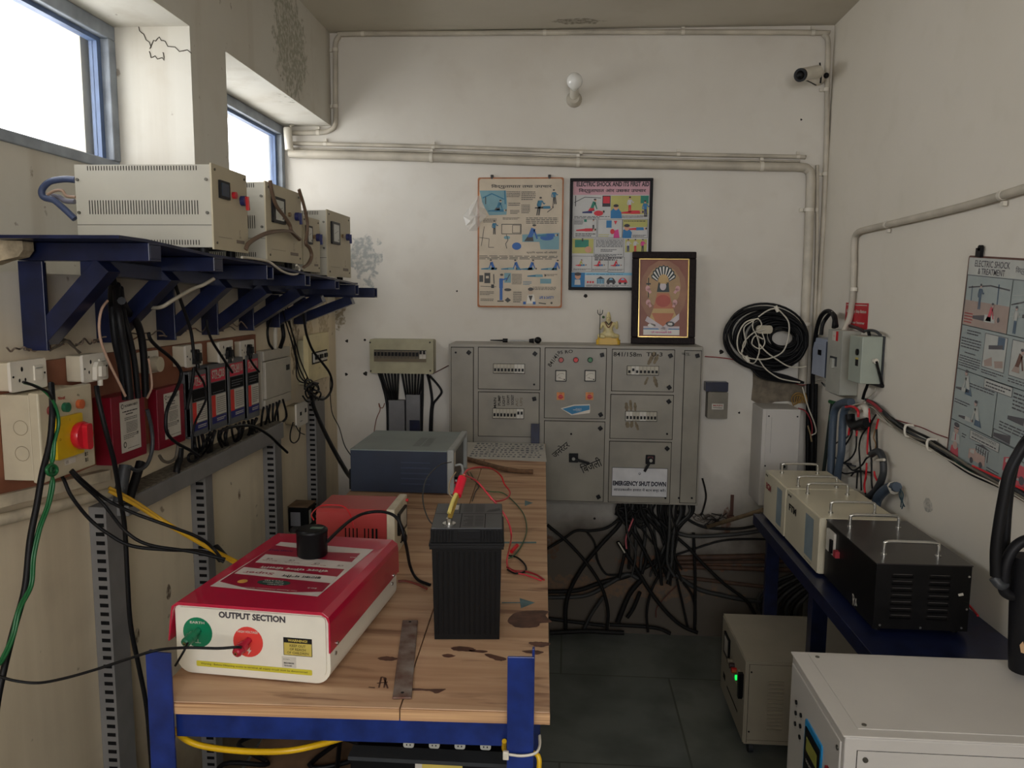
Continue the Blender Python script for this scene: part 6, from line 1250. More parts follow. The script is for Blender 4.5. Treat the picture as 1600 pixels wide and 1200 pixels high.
# ------------------------------------------------------------------ things under the table
for k_, (x0_, dx) in enumerate(((-.36, .29),)):
    e = thing('black_power_unit', 'black unit with four small pale sockets along its edge, under the table front', 'power unit', (x0_+.15, 1.3, .6155))
    MB().use(BLK2).box(x0_, x0_+dx, 1.22, 1.5, .6155, .80).build('casing', e, bevel=.003)
    MB().use(DGR).box(x0_-.002, x0_+dx+.002, 1.215, 1.25, .80, .807).build('top_strip', e)
    F = frame((x0_, 1.2195, .80), (1, 0, 0), (0, 0, 1))
    for i in range(4):
        p = W(639+i*40, 1161+i*1.2, 'Y', 1.215); mb = MB().at(back(1.2149, p.x, p.z)); mb.rr(-.009, .009, -.006, .005, -.006, .004, .004, mat('pale_socket', (176, 176, 168), .4)); mb.rect(-.004, -.002, -.002, .001, .0045, INK); mb.rect(.002, .004, -.002, .001, .0045, INK); mb.build('socket', e)
    a = W(648, 1200, 'Y', 1.215); b = W(722, 1196, 'Y', 1.215); mb = MB().at(back(1.2195)); mb.rect(a.x, b.x, .7, b.z, .0006, mat('label_yellow', (206, 186, 92), .4)); mb.rect(a.x, a.x+.012, .7, b.z, .001, PAPER); mb.build('sticker', e)
cable('yellow cable sagging below the blue table rail at the front', px([(268, 1138, 1.16), (295, 1158, 1.15), (330, 1168, 1.15), (390, 1174, 1.15), (450, 1173, 1.15), (500, 1163, 1.17), (540, 1152, 1.2), (575, 1146, 1.24)], 'Y'), .0052, mat('yellow_cable2', (222, 176, 20), .35))
cable('yellow cable hanging beside the front right table leg', px([(788, 1158, 1.13), (792, 1175, 1.15), (838, 1178, 1.13), (842, 1210, 1.12)], 'Y'), .004, mat('yellow_cable2', (222, 176, 20), .35))
tie = px([(789, 1178, 1.102), (815, 1181, 1.100), (836, 1177, 1.102), (843, 1166, 1.115), (843, 1150, 1.14)], 'Y'); e = thing('cable_tie', 'white cable tie round the front right blue table leg', 'cable tie', tie[0]); MB().use(WHT).tube(tie, .0022, n=6, flat=.0032).build('strap', e); MB().use(WHT).box(tie[0].x-.003, tie[0].x+.006, tie[0].y-.004, tie[0].y+.002, tie[0].z-.008, tie[0].z+.005).build('tie_head', e, bevel=.001)
rnd = random.Random(9)
for i in range(9):
    y = rnd.uniform(1.55, 1.75); x = rnd.uniform(-.62, -.42); cable('dark cable lying in the tangle on the lower table shelf', [V((x+rnd.uniform(-.08, .1), y+k*.05*rnd.choice((1, -1)), .62+rnd.uniform(0, .05))) for k in range(5)], .005, BLK, group='tangle on the lower table shelf')
e = thing('dark_crate', 'dark brown box on the lower table shelf behind the yellow cable', 'box', (-.5, 2.2, .616)); MB().use(mat('dark_brown_box', (70, 50, 38), .7)).box(-.60, -.42, 2.06, 2.38, .616, .76).build('body', e, bevel=.004); MB().use(mat('dark_brown_lid', (84, 60, 46), .7)).box(-.605, -.415, 2.055, 2.385, .7605, .772).build('lid', e, bevel=.002)
# ================================================================== right wall
BZ = 0.75
e = thing('steel_bench', 'navy blue steel bench along the right wall carrying the cream and black boxes', 'bench', (.93, 2.35, 0))
BX0, BX1, BY0, BY1 = .738, XR-.004, 1.72, 2.985
MB().use(NAVY).box(BX0, BX1, BY0, BY1, BZ-.006, BZ).build('top_plate', e, bevel=.001)
MB().use(NAVY).box(BX0, BX0+.004, BY0, BY1, BZ-.04, BZ-.006).build('edge_angle', e)
for x in (.79, BX1-.05):
    for y, dy in ((2.40, .045), (2.958, .026), (1.78, .045)): MB().use(NAVY).box(x, x+.049, y, y+dy, 0, BZ-.0065).build('leg', e, bevel=.001)
CRM = mat('cream_enamel_box', (206, 198, 174), .38, var=.08, scale=6); SIL = mat('silver_handle', (206, 204, 196), .22, .85)
def handle_on(e, x0, x1, y, z, m_, h=.036, r=.0045):
    mb = MB().use(m_); mb.tube([(x0, y, z), (x0, y, z+h*.75), (x0+.008, y, z+h), ((x0+x1)/2, y, z+h+.001), (x1-.008, y, z+h), (x1, y, z+h*.75), (x1, y, z)], r, n=10, k=4)
    for x in (x0, x1): mb.cyl((x, y, z), (x, y, z+.004), r*1.7, n=12)
    mb.build('handle', e)
def cream(label, y0, y1, x0, x1, z1, word, wm, hy):
    e = thing('cream_unit', label, 'power unit', ((x0+x1)/2, (y0+y1)/2, BZ), 'cream units on the steel bench')
    MB().use(CRM).box(x0, x1, y0, y1, BZ+.008, z1).build('casing', e, bevel=.002)
    for fx in (x0+.02, x1-.02):
        for fy_ in (y0+.03, y1-.03): MB().use(BLK).cyl((fx, fy_, BZ+.0003), (fx, fy_, BZ+.008), .01, n=10).build('foot', e)
    F = rightw(x0, y1, BZ+.008); w_, h_ = y1-y0, z1-BZ-.008; mb = MB().at(F); mb.box(.002, w_-.002, .002, h_-.002, 0, .004, CRM); mb.rect(w_*.62, w_*.85, h_*.12, h_*.88, .0045, mat('blue_grey_stripe', (136, 152, 160), .35)); mb.text(word, w_*.22, h_*.70, .005, w_*.24, h_*.14, wm, 0, .05)
    mb.rect(w_*.06, w_*.1, h_*.9, h_*.94, .005, INK); mb.rect(w_*.12, w_*.16, h_*.9, h_*.94, .005, INK); mb.text('POWER', w_*.74, h_*.06, .005, w_*.2, h_*.03, col(110, 104, 84)); mb.build('front_panel', e, bevel=.001)
    for y in hy: handle_on(e, x0+.045, x0+.175, y, z1, SIL)
    return e
cream('cream unit with red letters and two handles, farther of the two on the bench', 2.672, 2.955, .772, 1.00, .932, 'ECM', mat('dark_red_print', (150, 30, 40), .4), (2.905, 2.70))
cream('cream unit with dark letters and two handles, next to the black louvred box', 2.316, 2.666, .774, 1.004, .932, 'FTM', INK, (2.60, 2.37))
e = thing('black_unit', 'black louvred metal unit with two handles, nearest on the bench', 'power unit', (.9, 2.11, BZ))
K = mat('black_enamel', (19, 18, 18), .4, var=.3, scale=30); KD = mat('pale_louvre_edge', (70, 66, 62), .7); X0, X1, Y0, Y1, Z1 = .785, 1.016, 1.925, 2.30, .934  # second material: paler line along each louvre edge
mb = MB().use(K); mb.box(X0, X1, Y0, Y1, BZ+.012, Z1-.003); F = back(Y0, X0, BZ+.012); mb.at(F); w_, h_ = X1-X0, Z1-BZ-.015
for cx in (.28, .67):
    for i in range(7):
        zz = h_*(.16+i*.105); mb.add([(w_*cx-w_*.115, zz, 0), (w_*cx+w_*.115, zz, 0), (w_*cx+w_*.115, zz+.010, 0), (w_*cx-w_*.115, zz+.010, 0), (w_*cx-w_*.115+.004, zz+.007, .005), (w_*cx+w_*.115-.004, zz+.007, .005)], [(0, 1, 5, 4), (4, 5, 2, 3), (0, 4, 3), (1, 2, 5)], K); mb.rect(w_*cx-w_*.1, w_*cx+w_*.1, zz+.0096, zz+.0112, .0006, KD)
for x, z in ((.07, .06), (.5, .04), (.93, .06), (.97, .85), (.97, .35)): mb.cyl((w_*x, h_*z, 0), (w_*x, h_*z, .002), .003, n=8, m=STEEL)
mb.poly([(w_*.87, h_*.58), (w_*.92, h_*.6), (w_*.93, h_*.56), (w_*.88, h_*.545)], .0006, PAPER); mb.build('casing', e, bevel=.002)
MB().use(mat('black_top_dusty', (52, 47, 45), .3, var=.25, scale=9)).box(X0-.002, X1+.002, Y0-.002, Y1+.002, Z1-.003, Z1).build('top_panel', e, bevel=.001)
handle_on(e, X0+.04, X0+.175, 2.225, Z1, SIL); handle_on(e, X0+.04, X0+.175, 1.985, Z1, SIL)
F = rightw(X0, Y1, BZ+.012); mb = MB().at(F); w2 = Y1-Y0; mb.rr(.02, .085, h_*.52, h_*.9, 0, .006, .003, PAPER); mb.box(.065, .08, h_*.55, h_*.78, .006, .012, BLK2); mb.build('socket_plate', e); mb = MB().at(F); mb.box(.10, .12, h_*.55, h_*.66, 0, .012, col(150, 40, 50)); mb.build('rocker_switch', e); mb = MB().at(F); mb.text('Rx', .25, h_*.14, .0006, .03, .03, PAPER, .3)
mb.build('lettering', e)
for fx in (X0+.02, X1-.02):
    for fy_ in (Y0+.03, Y1-.03): MB().use(BLK).cyl((fx, fy_, BZ+.0003), (fx, fy_, BZ+.012), .011, n=10).build('foot', e)
cable('thin red wire peeking out on the bench behind the black unit', [W(1508, 940, 'X', XR-.02), W(1518, 950, 'X', XR-.02), W(1528, 962, 'X', XR-.03)], .003, REDW, 'wire', 'wire')

# floor inverter under the bench
X0, X1, Y0, Y1, Z0, Z1 = .632, 1.04, 2.562, 2.955, .05, .352
e = thing('floor_inverter', 'cream grey inverter on castors standing on the floor under the bench', 'inverter', ((X0+X1)/2, 2.75, 0))
FG = mat('cream_grey_enamel', (172, 164, 146), .4, var=.1, scale=7)
mb = MB().use(FG); mb.box(X0+.004, X1, Y0, Y1, Z0, Z1-.004); mb.at(back(Y0, X0, Z0)); w_, h_ = X1-X0, Z1-Z0
mb.rect(.012, .0135, .004, h_-.012, .0006, DARK); mb.rect(.012, w_-.012, h_-.013, h_-.012, .0006, DARK); mb.rect(.012, w_-.012, .014, .015, .0006, DARK)
for cx in (.105, .29):
    for i in range(14): mb.hexa([(cx-.026, .055+i*.0135, 0), (cx+.026, .055+i*.0135, 0), (cx-.026, .055+i*.0135, .0001), (cx+.026, .055+i*.0135, .0001), (cx-.026, .061+i*.0135, 0), (cx+.026, .061+i*.0135, 0), (cx-.026, .0595+i*.0135, .0035), (cx+.026, .0595+i*.0135, .0035)])
for x, z in ((.02, .045), (.02, h_-.04)): mb.cyl((x, z, 0), (x, z, .002), .003, n=8, m=INK)
mb.build('casing', e, bevel=.002)
MB().use(FG).box(X0+.002, X1+.001, Y0-.001, Y1+.001, Z1-.004, Z1).build('top_panel', e, bevel=.001)
F = rightw(X0+.004, Y1, Z0); w2 = Y1-Y0; mb = MB().use(FG).at(F); mb.box(.003, w2-.003, .003, h_-.006, 0, .004); mb.box(.02, w2-.015, h_*.50, h_*.52, .004, .006, IF); mb.rect(.05, .09, h_*.22, h_*.3, .0045, INK); mb.rect(.12, w2-.09, h_*.2, h_*.23, .0045, INK); mb.build('front_panel', e, bevel=.001)
MB().at(F).rr(.06, .15, h_*.58, h_*.86, .004, .010, .003, BLK2).rect(.075, .135, h_*.62, h_*.83, .0105, PAPER).build('panel_meter', e)
for x, c_, nm in ((.19, col(130, 120, 100), 'knob'), (.225, col(60, 40, 40), 'knob'), (.26, mat('switch_red', (190, 30, 28), .3), 'knob')): MB().at(F).cyl((x, h_*.66, .004), (x, h_*.66, .022), .010, n=14, m=c_).build(nm, e)
MB().at(F).cyl((.29, h_*.62, .004), (.29, h_*.62, .014), .009, n=14, m=mat('lit_green_lamp', (30, 230, 90), .3, emit=1.2)).build('indicator_lamp', e); MB().at(F).rr(.31, .35, h_*.48, h_*.76, .004, .012, .003, IF).rr(.352, .372, h_*.5, h_*.8, .004, .02, .002, BLK2).build('breaker', e)
for x in (X0+.035, X1-.035):
    for y in (Y0+.035, Y1-.035): MB().use(DGR).cyl((x-.008, y, .020), (x+.008, y, .020), .0195, n=16).box(x-.014, x+.014, y-.012, y+.012, .038, .0498).bar((x-.011, y, .02), (x-.011, y, .04), .003, .016).bar((x+.011, y, .02), (x+.011, y, .04), .003, .016).build('castor', e)

# big white inverter in the foreground
X0, X1, Y0, Y1, Z0, Z1 = .518, 1.075, 1.368, 1.700, .06, .80
e = thing('white_inverter', 'large white inverter cabinet with a blue display panel, right foreground', 'inverter', ((X0+X1)/2, 1.53, 0))
WE = mat('white_enamel', (196, 192, 186), .38, var=.05, scale=5); mb = MB().use(WE); mb.box(X0+.004, X1, Y0, Y1, Z0, Z1-.006); mb.at(back(Y0, X0, Z0)); w_, h_ = X1-X0, Z1-Z0
mb.rect(.026, .0275, 0, h_-.03, .0006, DARK); mb.rect(.026, w_, h_-.031, h_-.03, .0006, DARK); mb.cyl((.042, h_-.048, 0), (.042, h_-.048, .003), .005, n=12, m=SCREW)
for cx, nm in ((.13, 0), (.31, 0)):
    for i in range(6): mb.rr(cx-.045, cx+.045, h_-.105-i*.03, h_-.088-i*.03, 0, .005, .008, WE)
for i in range(8):
    for j in range(8):
        if (i-3.5)**2+(j-3.5)**2 < 15: mb.disc(.43+i*.007, h_-.13+j*.007, .0006, .0026, INK, 8)
mb.build('casing', e, bevel=.003)
MB().use(WE).box(X0, X1+.002, Y0-.002, Y1+.002, Z1-.006, Z1-.002).build('top_rim', e, bevel=.002)
mb = MB().use(WE).at(frame((X0, Y0, Z1-.002), (1, 0, 0), (0, 1, 0))); mb.box(.034, w_-.01, .022, Y1-Y0-.012, 0, .002)
for x, y in ((.05, .034), (.05, Y1-Y0-.026), (w_-.04, Y1-Y0-.03)): mb.cyl((x, y, .002), (x, y, .0035), .0045, n=12, m=SCREW)
mb.build('top_panel', e, bevel=.0008)
F = rightw(X0+.004, Y1, Z0); w2 = Y1-Y0; mb = MB().use(WE).at(F); mb.box(.012, w2-.012, .012, h_-.022, 0, .004); mb.cyl((w2-.022, h_-.04, .004), (w2-.022, h_-.04, .006), .005, n=12, m=SCREW); mb.build('front_panel', e, bevel=.002)
for i, (x, z) in enumerate(((.06, .09), (.06, .115), (.06, .14), (.095, .10), (.095, .125), (.095, .15))): MB().at(F).cyl((x, h_-z, .004), (x, h_-z, .007), .005, n=12, m=BLK2).text('LED', x, h_-z-.009, .0046, None, .003, INK).build('indicator_lamp', e)
MB().at(F).rr(.13, .235, h_-.21, h_-.085, .004, .007, .006, mat('display_blue', (30, 140, 200), .3)).rr(.137, .228, h_-.205, h_-.098, .007, .0085, .004, BLK2).rect(.15, .218, h_-.145, h_-.115, .009, mat('lcd_green', (150, 150, 60), .2)).text('SOLAR PCU', .183, h_-.165, .009, .06, .007, PAPER).poly([(.225, h_-.21), (.235, h_-.20), (.235, h_-.235), (.22, h_-.222)], .0045, col(40, 160, 150)).build('display', e)
MB().at(F).rr(.262, .276, h_-.135, h_-.105, .004, .009, .003, col(130, 20, 30)).build('power_switch', e)
for x in (X0+.05, X1-.05):
    for y in (Y0+.05, Y1-.05): MB().use(DGR).cyl((x-.01, y, .026), (x+.01, y, .026), .0255, n=16).box(x-.018, x+.018, y-.015, y+.015, .05, .0598).build('castor', e)

# charging gun with its cables at the right edge
GX, GY = 1.0, 1.62
def G(x, y, yy=GY): return W(x, y, 'Y', yy)
e = thing('cable_gun', 'big black cable connector with a loop handle standing on the white inverter by the wall', 'connector', G(1600, 1050))
GK = mat('matt_black_plastic', (22, 22, 25), .5, var=.15)
mb = MB().use(GK); mb.tube([G(1603, 1046), G(1603, 1000), G(1605, 930), G(1609, 870)], .032, n=20, k=4); mb.build('body', e, bevel=.002)
mb = MB().use(GK); mb.tube([G(1609, 935), G(1590, 933), G(1570, 925), G(1568, 905), G(1572, 880), G(1583, 858), G(1600, 845), G(1620, 842)], .011, n=12); mb.build('loop_handle', e)
mb = MB().use(DGR); a, b = G(1552, 902), G(1570, 912); mb.tube([a, (a+b)/2+V((0, -.006, -.008)), b], .010, n=12); mb.build('cable_gland', e)
mb = MB().at(back(G(0, 0).y-.0325, G(1585, 1000).x, G(1585, 1000).z)); mb.poly([(-.004, -.012), (.008, -.016), (.016, -.006), (.010, .004), (.002, .002), (-.002, .012), (-.008, .004)], 0, mat('brown_sticker', (196, 160, 120), .5)); mb.build('sticker', e)
cable('thick black cable rising left of the connector gun, front strand', [G(1556, 900), G(1556, 860), G(1561, 820), G(1568, 780), G(1576, 742), G(1590, 712), G(1606, 690), G(1640, 670)], .0115, BLK)
cable('thick black cable rising behind the connector gun, rear strand', [G(1568, 880, 1.66), G(1571, 850, 1.66), G(1574, 800, 1.66), G(1580, 750, 1.66), G(1592, 705, 1.66), G(1610, 680, 1.66), G(1640, 655, 1.66)], .009, BLK)

# ------------------------------------------------------------------ poster on the right wall
a = W(1514, 399, 'X', XR-.004); b = W(1478, 713, 'X', XR-.004); r1 = W(1600, 391, 'X', XR-.004); r2 = W(1600, 757, 'X', XR-.004)
up = (a-b).normalized(); Hh = (a-b).length; rt = V((0, -cos(0), 0)); rt = (rt-up*rt.dot(up)).normalized(); WW = .46
F = frame(b+V((.003, 0, 0)), rt, up)
e = thing('safety_chart', 'rust-edged ELECTRIC SHOCK & TREATMENT chart on the right wall', 'poster', b)
MB().use(mat('rust_brown_rim', (110, 74, 62), .6, var=.3)).at(F).rr(0, WW, 0, Hh, 0, .003, .008).build('backing_board', e)
gb = mat('grey_blue_print', (158, 168, 166), .45, var=.08, scale=8); mb = MB().at(F @ Matrix.Translation((0, 0, .0031)))
A = Art(mb, 0, 0, 700, 1000*Hh/(WW/.7)/1.0, WW, Hh); HH = A.a[3]
dk2 = col(92, 90, 94); nb = col(88, 106, 124); pnk = col(196, 90, 100); skn = col(186, 160, 150); lg2 = col(184, 186, 180); tn = col(168, 150, 140)
A.rect(8, 8, 692, HH-8, gb, 0); 
s = HH/1000
def Y(v): return v*s
A.rect(8, 8, 692, Y(88), lg2, 1); A.text('ELECTRIC SHOCK', 190, Y(35), 260, Y(30), dk2, 3, .01); A.text('& TREATMENT', 190, Y(70), 200, Y(28), dk2, 3, .01); A.text('िवद्युत आघात और उपचार', 510, Y(52), 300, Y(34), dk2, 3)
for (x0_, y0_, x1_, y1_) in ((12, 92, 352, 330), (352, 92, 690, 330), (12, 330, 690, 545), (12, 545, 340, 800), (340, 545, 690, 800), (12, 800, 690, 992)): A.box(x0_, Y(y0_), x1_, Y(y1_), 2.5, dk2, 3)
A.rect(14, Y(210), 350, Y(328), tn, 1); A.rect(14, Y(94), 350, Y(210), gb, 1); A.line([(30, Y(150)), (200, Y(130)), (340, Y(140))], 6, dk2); A.line([(260, Y(120)), (262, Y(210))], 8, nb); A.line([(60, Y(140)), (62, Y(210))], 6, nb); A.person(130, Y(245), Y(120), nb, nb, skn, dk2); A.kneel(225, Y(290), Y(80), pnk, lg2, skn, dk2); A.lying(90, Y(285), 200, lg2, dk2, skn, dk2); A.words(22, Y(265), 90, Y(320), col(170, 80, 80), 4)
A.line([(360, Y(200)), (680, Y(120))], 5, dk2); A.person(400, Y(320), Y(120), lg2, nb, skn, dk2); A.lying(440, Y(240), 220, tn, dk2, skn, dk2); A.line([(430, Y(110)), (520, Y(140))], 16, dk2)
for i in range(6): A.line([(360, Y(160+i*18)), (690, Y(120+i*18))], 1.5, lg2)
A.words(60, Y(345), 170, Y(372), dk2, 2); A.words(22, Y(385), 180, Y(440), dk2, 4); A.words(60, Y(452), 150, Y(465), dk2, 1); A.words(22, Y(472), 190, Y(530), dk2, 5)
A.rect(205, Y(345), 365, Y(500), lg2, 2); A.box(205, Y(345), 365, Y(500), 2.5, dk2); A.rect(300, Y(348), 350, Y(400), nb, 3); A.line([(240, Y(405)), (340, Y(390))], 16, dk2, 4); A.poly([(215, Y(470)), (270, Y(445)), (280, Y(485)), (225, Y(495))], tn, 3); A.poly([(290, Y(460)), (350, Y(450)), (355, Y(480)), (300, Y(490))], tn, 3)
A.rect(400, Y(345), 560, Y(500), lg2, 2); A.box(400, Y(345), 560, Y(500), 2.5, dk2); A.kneel(460, Y(480), Y(100), col(110, 80, 70), tn, skn, dk2); A.words(205, Y(508), 365, Y(530), dk2, 2); A.words(400, Y(508), 680, Y(530), dk2, 2); A.words(580, Y(350), 680, Y(490), dk2, 7)
A.rect(240, Y(548), 440, Y(590), lg2, 4); A.box(240, Y(548), 440, Y(590), 2, dk2, 5); A.words(255, Y(555), 430, Y(585), dk2, 2, z=6)
A.kneel(110, Y(655), Y(110), lg2, nb, skn, dk2, d=-1); A.lying(20, Y(640), 110, lg2, dk2, skn, dk2); A.kneel(210, Y(780), Y(110), lg2, nb, skn, dk2, d=-1); A.lying(70, Y(770), 120, lg2, dk2, skn, dk2); A.words(130, Y(590), 320, Y(615), dk2, 2); A.words(22, Y(690), 150, Y(715), dk2, 2)
A.words(450, Y(560), 680, Y(640), dk2, 5); A.lying(430, Y(680), 240, lg2, dk2, skn, dk2); A.words(380, Y(705), 680, Y(745), dk2, 3); A.lying(350, Y(780), 260, gb, dk2, skn, dk2); A.box(345, Y(755), 620, Y(795), 3, dk2)
A.rect(180, Y(808), 400, Y(850), lg2, 4); A.box(180, Y(808), 400, Y(850), 2, dk2, 5); A.text('IN EMERGENCY CONTACT', 290, Y(820), 180, Y(12), dk2, 7); A.words(195, Y(832), 385, Y(845), dk2, 1, z=6)
A.poly([(30, Y(905)), (40, Y(860)), (95, Y(860)), (105, Y(905))], lg2, 3); A.ell(66, Y(838), 20, Y(24), skn, 4); A.ell(66, Y(818), 22, Y(12), dk2, 5); A.line([(45, Y(836)), (88, Y(836))], 4, dk2, 6); A.line([(66, Y(862)), (66, Y(895))], 6, pnk, 5); A.words(115, Y(840), 150, Y(865), dk2, 2); A.poly([(28, Y(975)), (40, Y(925)), (95, Y(925)), (108, Y(975))], pnk, 3); A.ell(70, Y(920), 20, Y(20), skn, 4)
def truck(x, y, k_, m_): A.poly([(x, y), (x, y-40*k_), (x+45*k_, y-52*k_), (x+60*k_, y-40*k_), (x+125*k_, y-40*k_), (x+130*k_, y)], m_, 3); A.poly([(x+10*k_, y-28*k_), (x+12*k_, y-40*k_), (x+40*k_, y-46*k_), (x+42*k_, y-28*k_)], lg2, 4); A.ell(x+28*k_, y+2, 13*k_, 13*k_, dk2, 5); A.ell(x+100*k_, y+2, 13*k_, 13*k_, dk2, 5); A.line([(x+50*k_, y-55*k_), (x+130*k_, y-50*k_)], 3, dk2, 4)
truck(185, Y(945), 1.0, skn); A.rect(225, Y(862), 345, Y(925), gb, 2); A.poly([(220, Y(866)), (285, Y(852)), (350, Y(866))], dk2, 3)
for i in range(6): A.rect(235+i*18, Y(870), 242+i*18, Y(922), dk2, 2.5)
truck(440, Y(915), 1.3, pnk); truck(450, Y(975), 1.1, pnk); A.words(330, Y(935), 420, Y(985), dk2, 4); A.words(190, Y(965), 260, Y(985), dk2, 2); A.words(20, Y(980), 120, Y(988), dk2, 1)
mb.build('print', e)
p = A.p(95, -14); MB().use(BLK2).at(F).box(p[0]-.012, p[0]+.012, p[1]-.012, p[1]+.012, .003, .012).cyl((p[0]+.004, p[1]+.012, .003), (p[0]+.004, p[1]+.012, .012), .008, n=10).build('hanger', e)

# ------------------------------------------------------------------ conduit on the right wall
R_ = XR-.014
def RW(x, y, off=.014): return W(x, y, 'X', XR-off)
conduit('pale pipe running along the right wall then dropping behind the red sign', [RW(1640, 282), RW(1600, 295), RW(1500, 324), RW(1400, 348), RW(1352, 359), RW(1340, 364), RW(1335, 376), RW(1334, 420), RW(1332, 465), RW(1328, 495), RW(1321, 512, .03), RW(1318, 518, .035)], .0115, [(RW(1566, 305), V((0, 1, 0))), (RW(1386, 351), V((0, 1, 0))), (RW(1334, 452), dZ)])
# red notice
a = W(1320, 511, 'X', XR-.002); b = W(1357, 474, 'X', XR-.002); fw_ = a.y-b.y; fh = b.z-a.z
e = thing('red_notice', 'small red notice with white lettering on the right wall behind the pipe', 'sign', (XR, (a.y+b.y)/2, a.z)); mb = MB().at(rightw(XR-.001, a.y, a.z)); mb.box(0, fw_, 0, fh, 0, .002, mat('notice_red', (186, 22, 40), .4)); mb.text('Emergency Stop Button', fw_/2, fh*.66, .0024, fw_*.88, fh*.16, PAPER, 0, .03); mb.text('Dispenser Incomer', fw_/2, fh*.22, .0024, fw_*.8, fh*.14, PAPER, 0, .03); mb.rect(fw_*.04, fw_*.96, fh*.9, fh*.93, .0024, PAPER); mb.build('sign_plate', e)

def rbox(xa, xb, xc, yt, yb):   # far edge of front, near edge, wall edge of the camera side
    y1 = W(xc, (yt+yb)/2, 'X', XR).y; p = W(xb, yt, 'Y', y1); q = W(xb, yb, 'Y', y1); y2 = W(xa, (yt+yb)/2, 'X', p.x).y
    return y1, y2, p.x, q.z, p.z
LGB = mat('light_grey_box', (168, 168, 158), .4, var=.08)
y1, y2, xf, z0, z1 = rbox(1293, 1318, 1343, 517, 618)
e = thing('grey_switch_box', 'tall light grey switch box on the right wall with a breaker window', 'electrical box', (XR, (y1+y2)/2, z0)); MB().use(LGB).box(xf, XR-.001, y1, y2, z0, z1).build('body', e, bevel=.002)
w_, h_ = y2-y1, z1-z0; F = rightw(xf, y2, z0); MB().use(LGB).at(F).box(-.002, w_+.002, 0, h_, 0, .003).build('door', e, bevel=.001)
MB().at(F).rr(w_*.22, w_*.72, h_*.43, h_*.58, .003, .004, .002, DGR).box(w_*.42, w_*.58, h_*.4, h_*.55, .004, .014, LGB).build('breaker_window', e); MB().at(F).rect(w_*.3, w_*.6, h_*.83, h_*.98, .0032, PAPER).rect(w_*.56, w_*.72, h_*.83, h_*.98, .0034, REDW).text('TOP', w_*.43, h_*.9, .0036, None, h_*.03, REDW).build('sticker', e)
yy1, xf2 = y2+.004, xf+.004
a = W(1271, 527, 'X', xf2); b = W(1293, 592, 'X', xf2); e = thing('blue_grey_box', 'pale blue-grey breaker box with a dark stripe, beside the tall grey switch box', 'electrical box', (XR, (yy1+a.y)/2, b.z)); bb = mat('pale_blue_grey', (158, 166, 182), .4, var=.06); yy2 = a.y
MB().use(bb).box(xf2+.003, XR-.001, yy1, yy2, b.z, a.z).build('body', e, bevel=.002); w_, h_ = yy2-yy1, a.z-b.z; F = rightw(xf2+.003, yy2, b.z); MB().use(bb).at(F).box(0, w_*.8, .0, h_*.88, 0, .003).build('door', e, bevel=.001); MB().at(F).box(w_*.8, w_*1.0, 0, h_*.95, 0, .002, mat('dark_slate_stripe', (56, 66, 86), .4)).rr(w_*.36, w_*.56, h_*.56, h_*.7, .003, .005, .002, BLK2).text('N', w_*.3, h_*.75, .0034, None, h_*.04, GRY).build('latch', e)
y1, y2, xf, z0, z1 = rbox(1326, 1348, 1381, 526, 600); gg = mat('grey_green_steel', (160, 168, 156), .4, var=.08)
e = thing('lever_switch', 'grey-green switch box with a black lever on its side, right wall', 'electrical box', (XR, (y1+y2)/2, z0)); MB().use(gg).box(xf, XR-.006, y1, y2, z0, z1).build('body', e, bevel=.003); MB().use(DGR).box(XR-.006, XR-.001, y1-.004, y2, z0-.012, z1+.002).build('back_plate', e)
w_, h_ = y2-y1, z1-z0; F = rightw(xf, y2, z0); MB().at(F).cyl((w_*.7, h_*.66, 0), (w_*.7, h_*.66, .005), h_*.07, n=16, m=BLK2).rect(w_*.55, w_*.78, h_*.36, h_*.54, .0006, INK).rect(w_*.55, w_*.78, h_*.5, h_*.54, .0008, ly).build('peephole', e)
a = W(1367, 564, 'Y', y1-.004); b = W(1379, 603, 'Y', y1-.012); MB().use(WHT).cyl(a+V((0, .003, 0)), a+V((0, -.012, 0)), .009, n=14).use(BLK2).bar(a+V((0, -.012, 0)), b, .007, .007).sph(b, .007).build('lever', e)

# ------------------------------------------------------------------ hanging coil and white box on the back wall
cc = W(1197, 528, 'Y', YB-.078); rnd = random.Random(21)
mb = MB().use(BLK)
for i in range(46):
    rx = rnd.choice((rnd.uniform(.05, .12), rnd.uniform(.11, .178))); rz = rx*rnd.uniform(.70, .82); ox, oz = rnd.uniform(-.006, .006)+(.178-rx)*.55, rnd.uniform(-.010, .008); dy = rnd.uniform(-.028, .03); ph = rnd.uniform(0, 6.28); tl2 = rnd.uniform(-.3, -.1)
    mb.tube([(cc.x+ox+rx*cos(t)*cos(tl2)-rz*sin(t)*sin(tl2), cc.y+dy+.006*sin(3*t+ph), cc.z+oz+rx*cos(t)*sin(tl2)+rz*sin(t)*cos(tl2)) for t in [2*pi*k/14 for k in range(15)]], .0052, n=7, k=3)
for i in range(7): mb.tube([W(1150+i*4, 560+i*2.5, 'Y', YB-.06), W(1190, 578+i*2, 'Y', YB-.05-.003*i), W(1230, 588+i*1.5, 'Y', YB-.052), W(1256, 598, 'Y', YB-.052)], .005, n=7, k=4)
tag(mb.build('cable_coil'), 'big coil of black cable hanging on the back wall near the right corner', 'cable coil')
mb = MB().use(WHTW)
def CB(x, y, d_=.122): return W(1090+x/4, 450+y/4, 'Y', YB-d_)
mb.tube([CB(380, 190), CB(300, 215), CB(255, 290), CB(250, 370), CB(280, 420), CB(360, 445), CB(450, 440), CB(530, 400), CB(565, 320), CB(570, 220), CB(530, 160), CB(490, 130), CB(440, 140), CB(380, 180)], .0032, n=7)
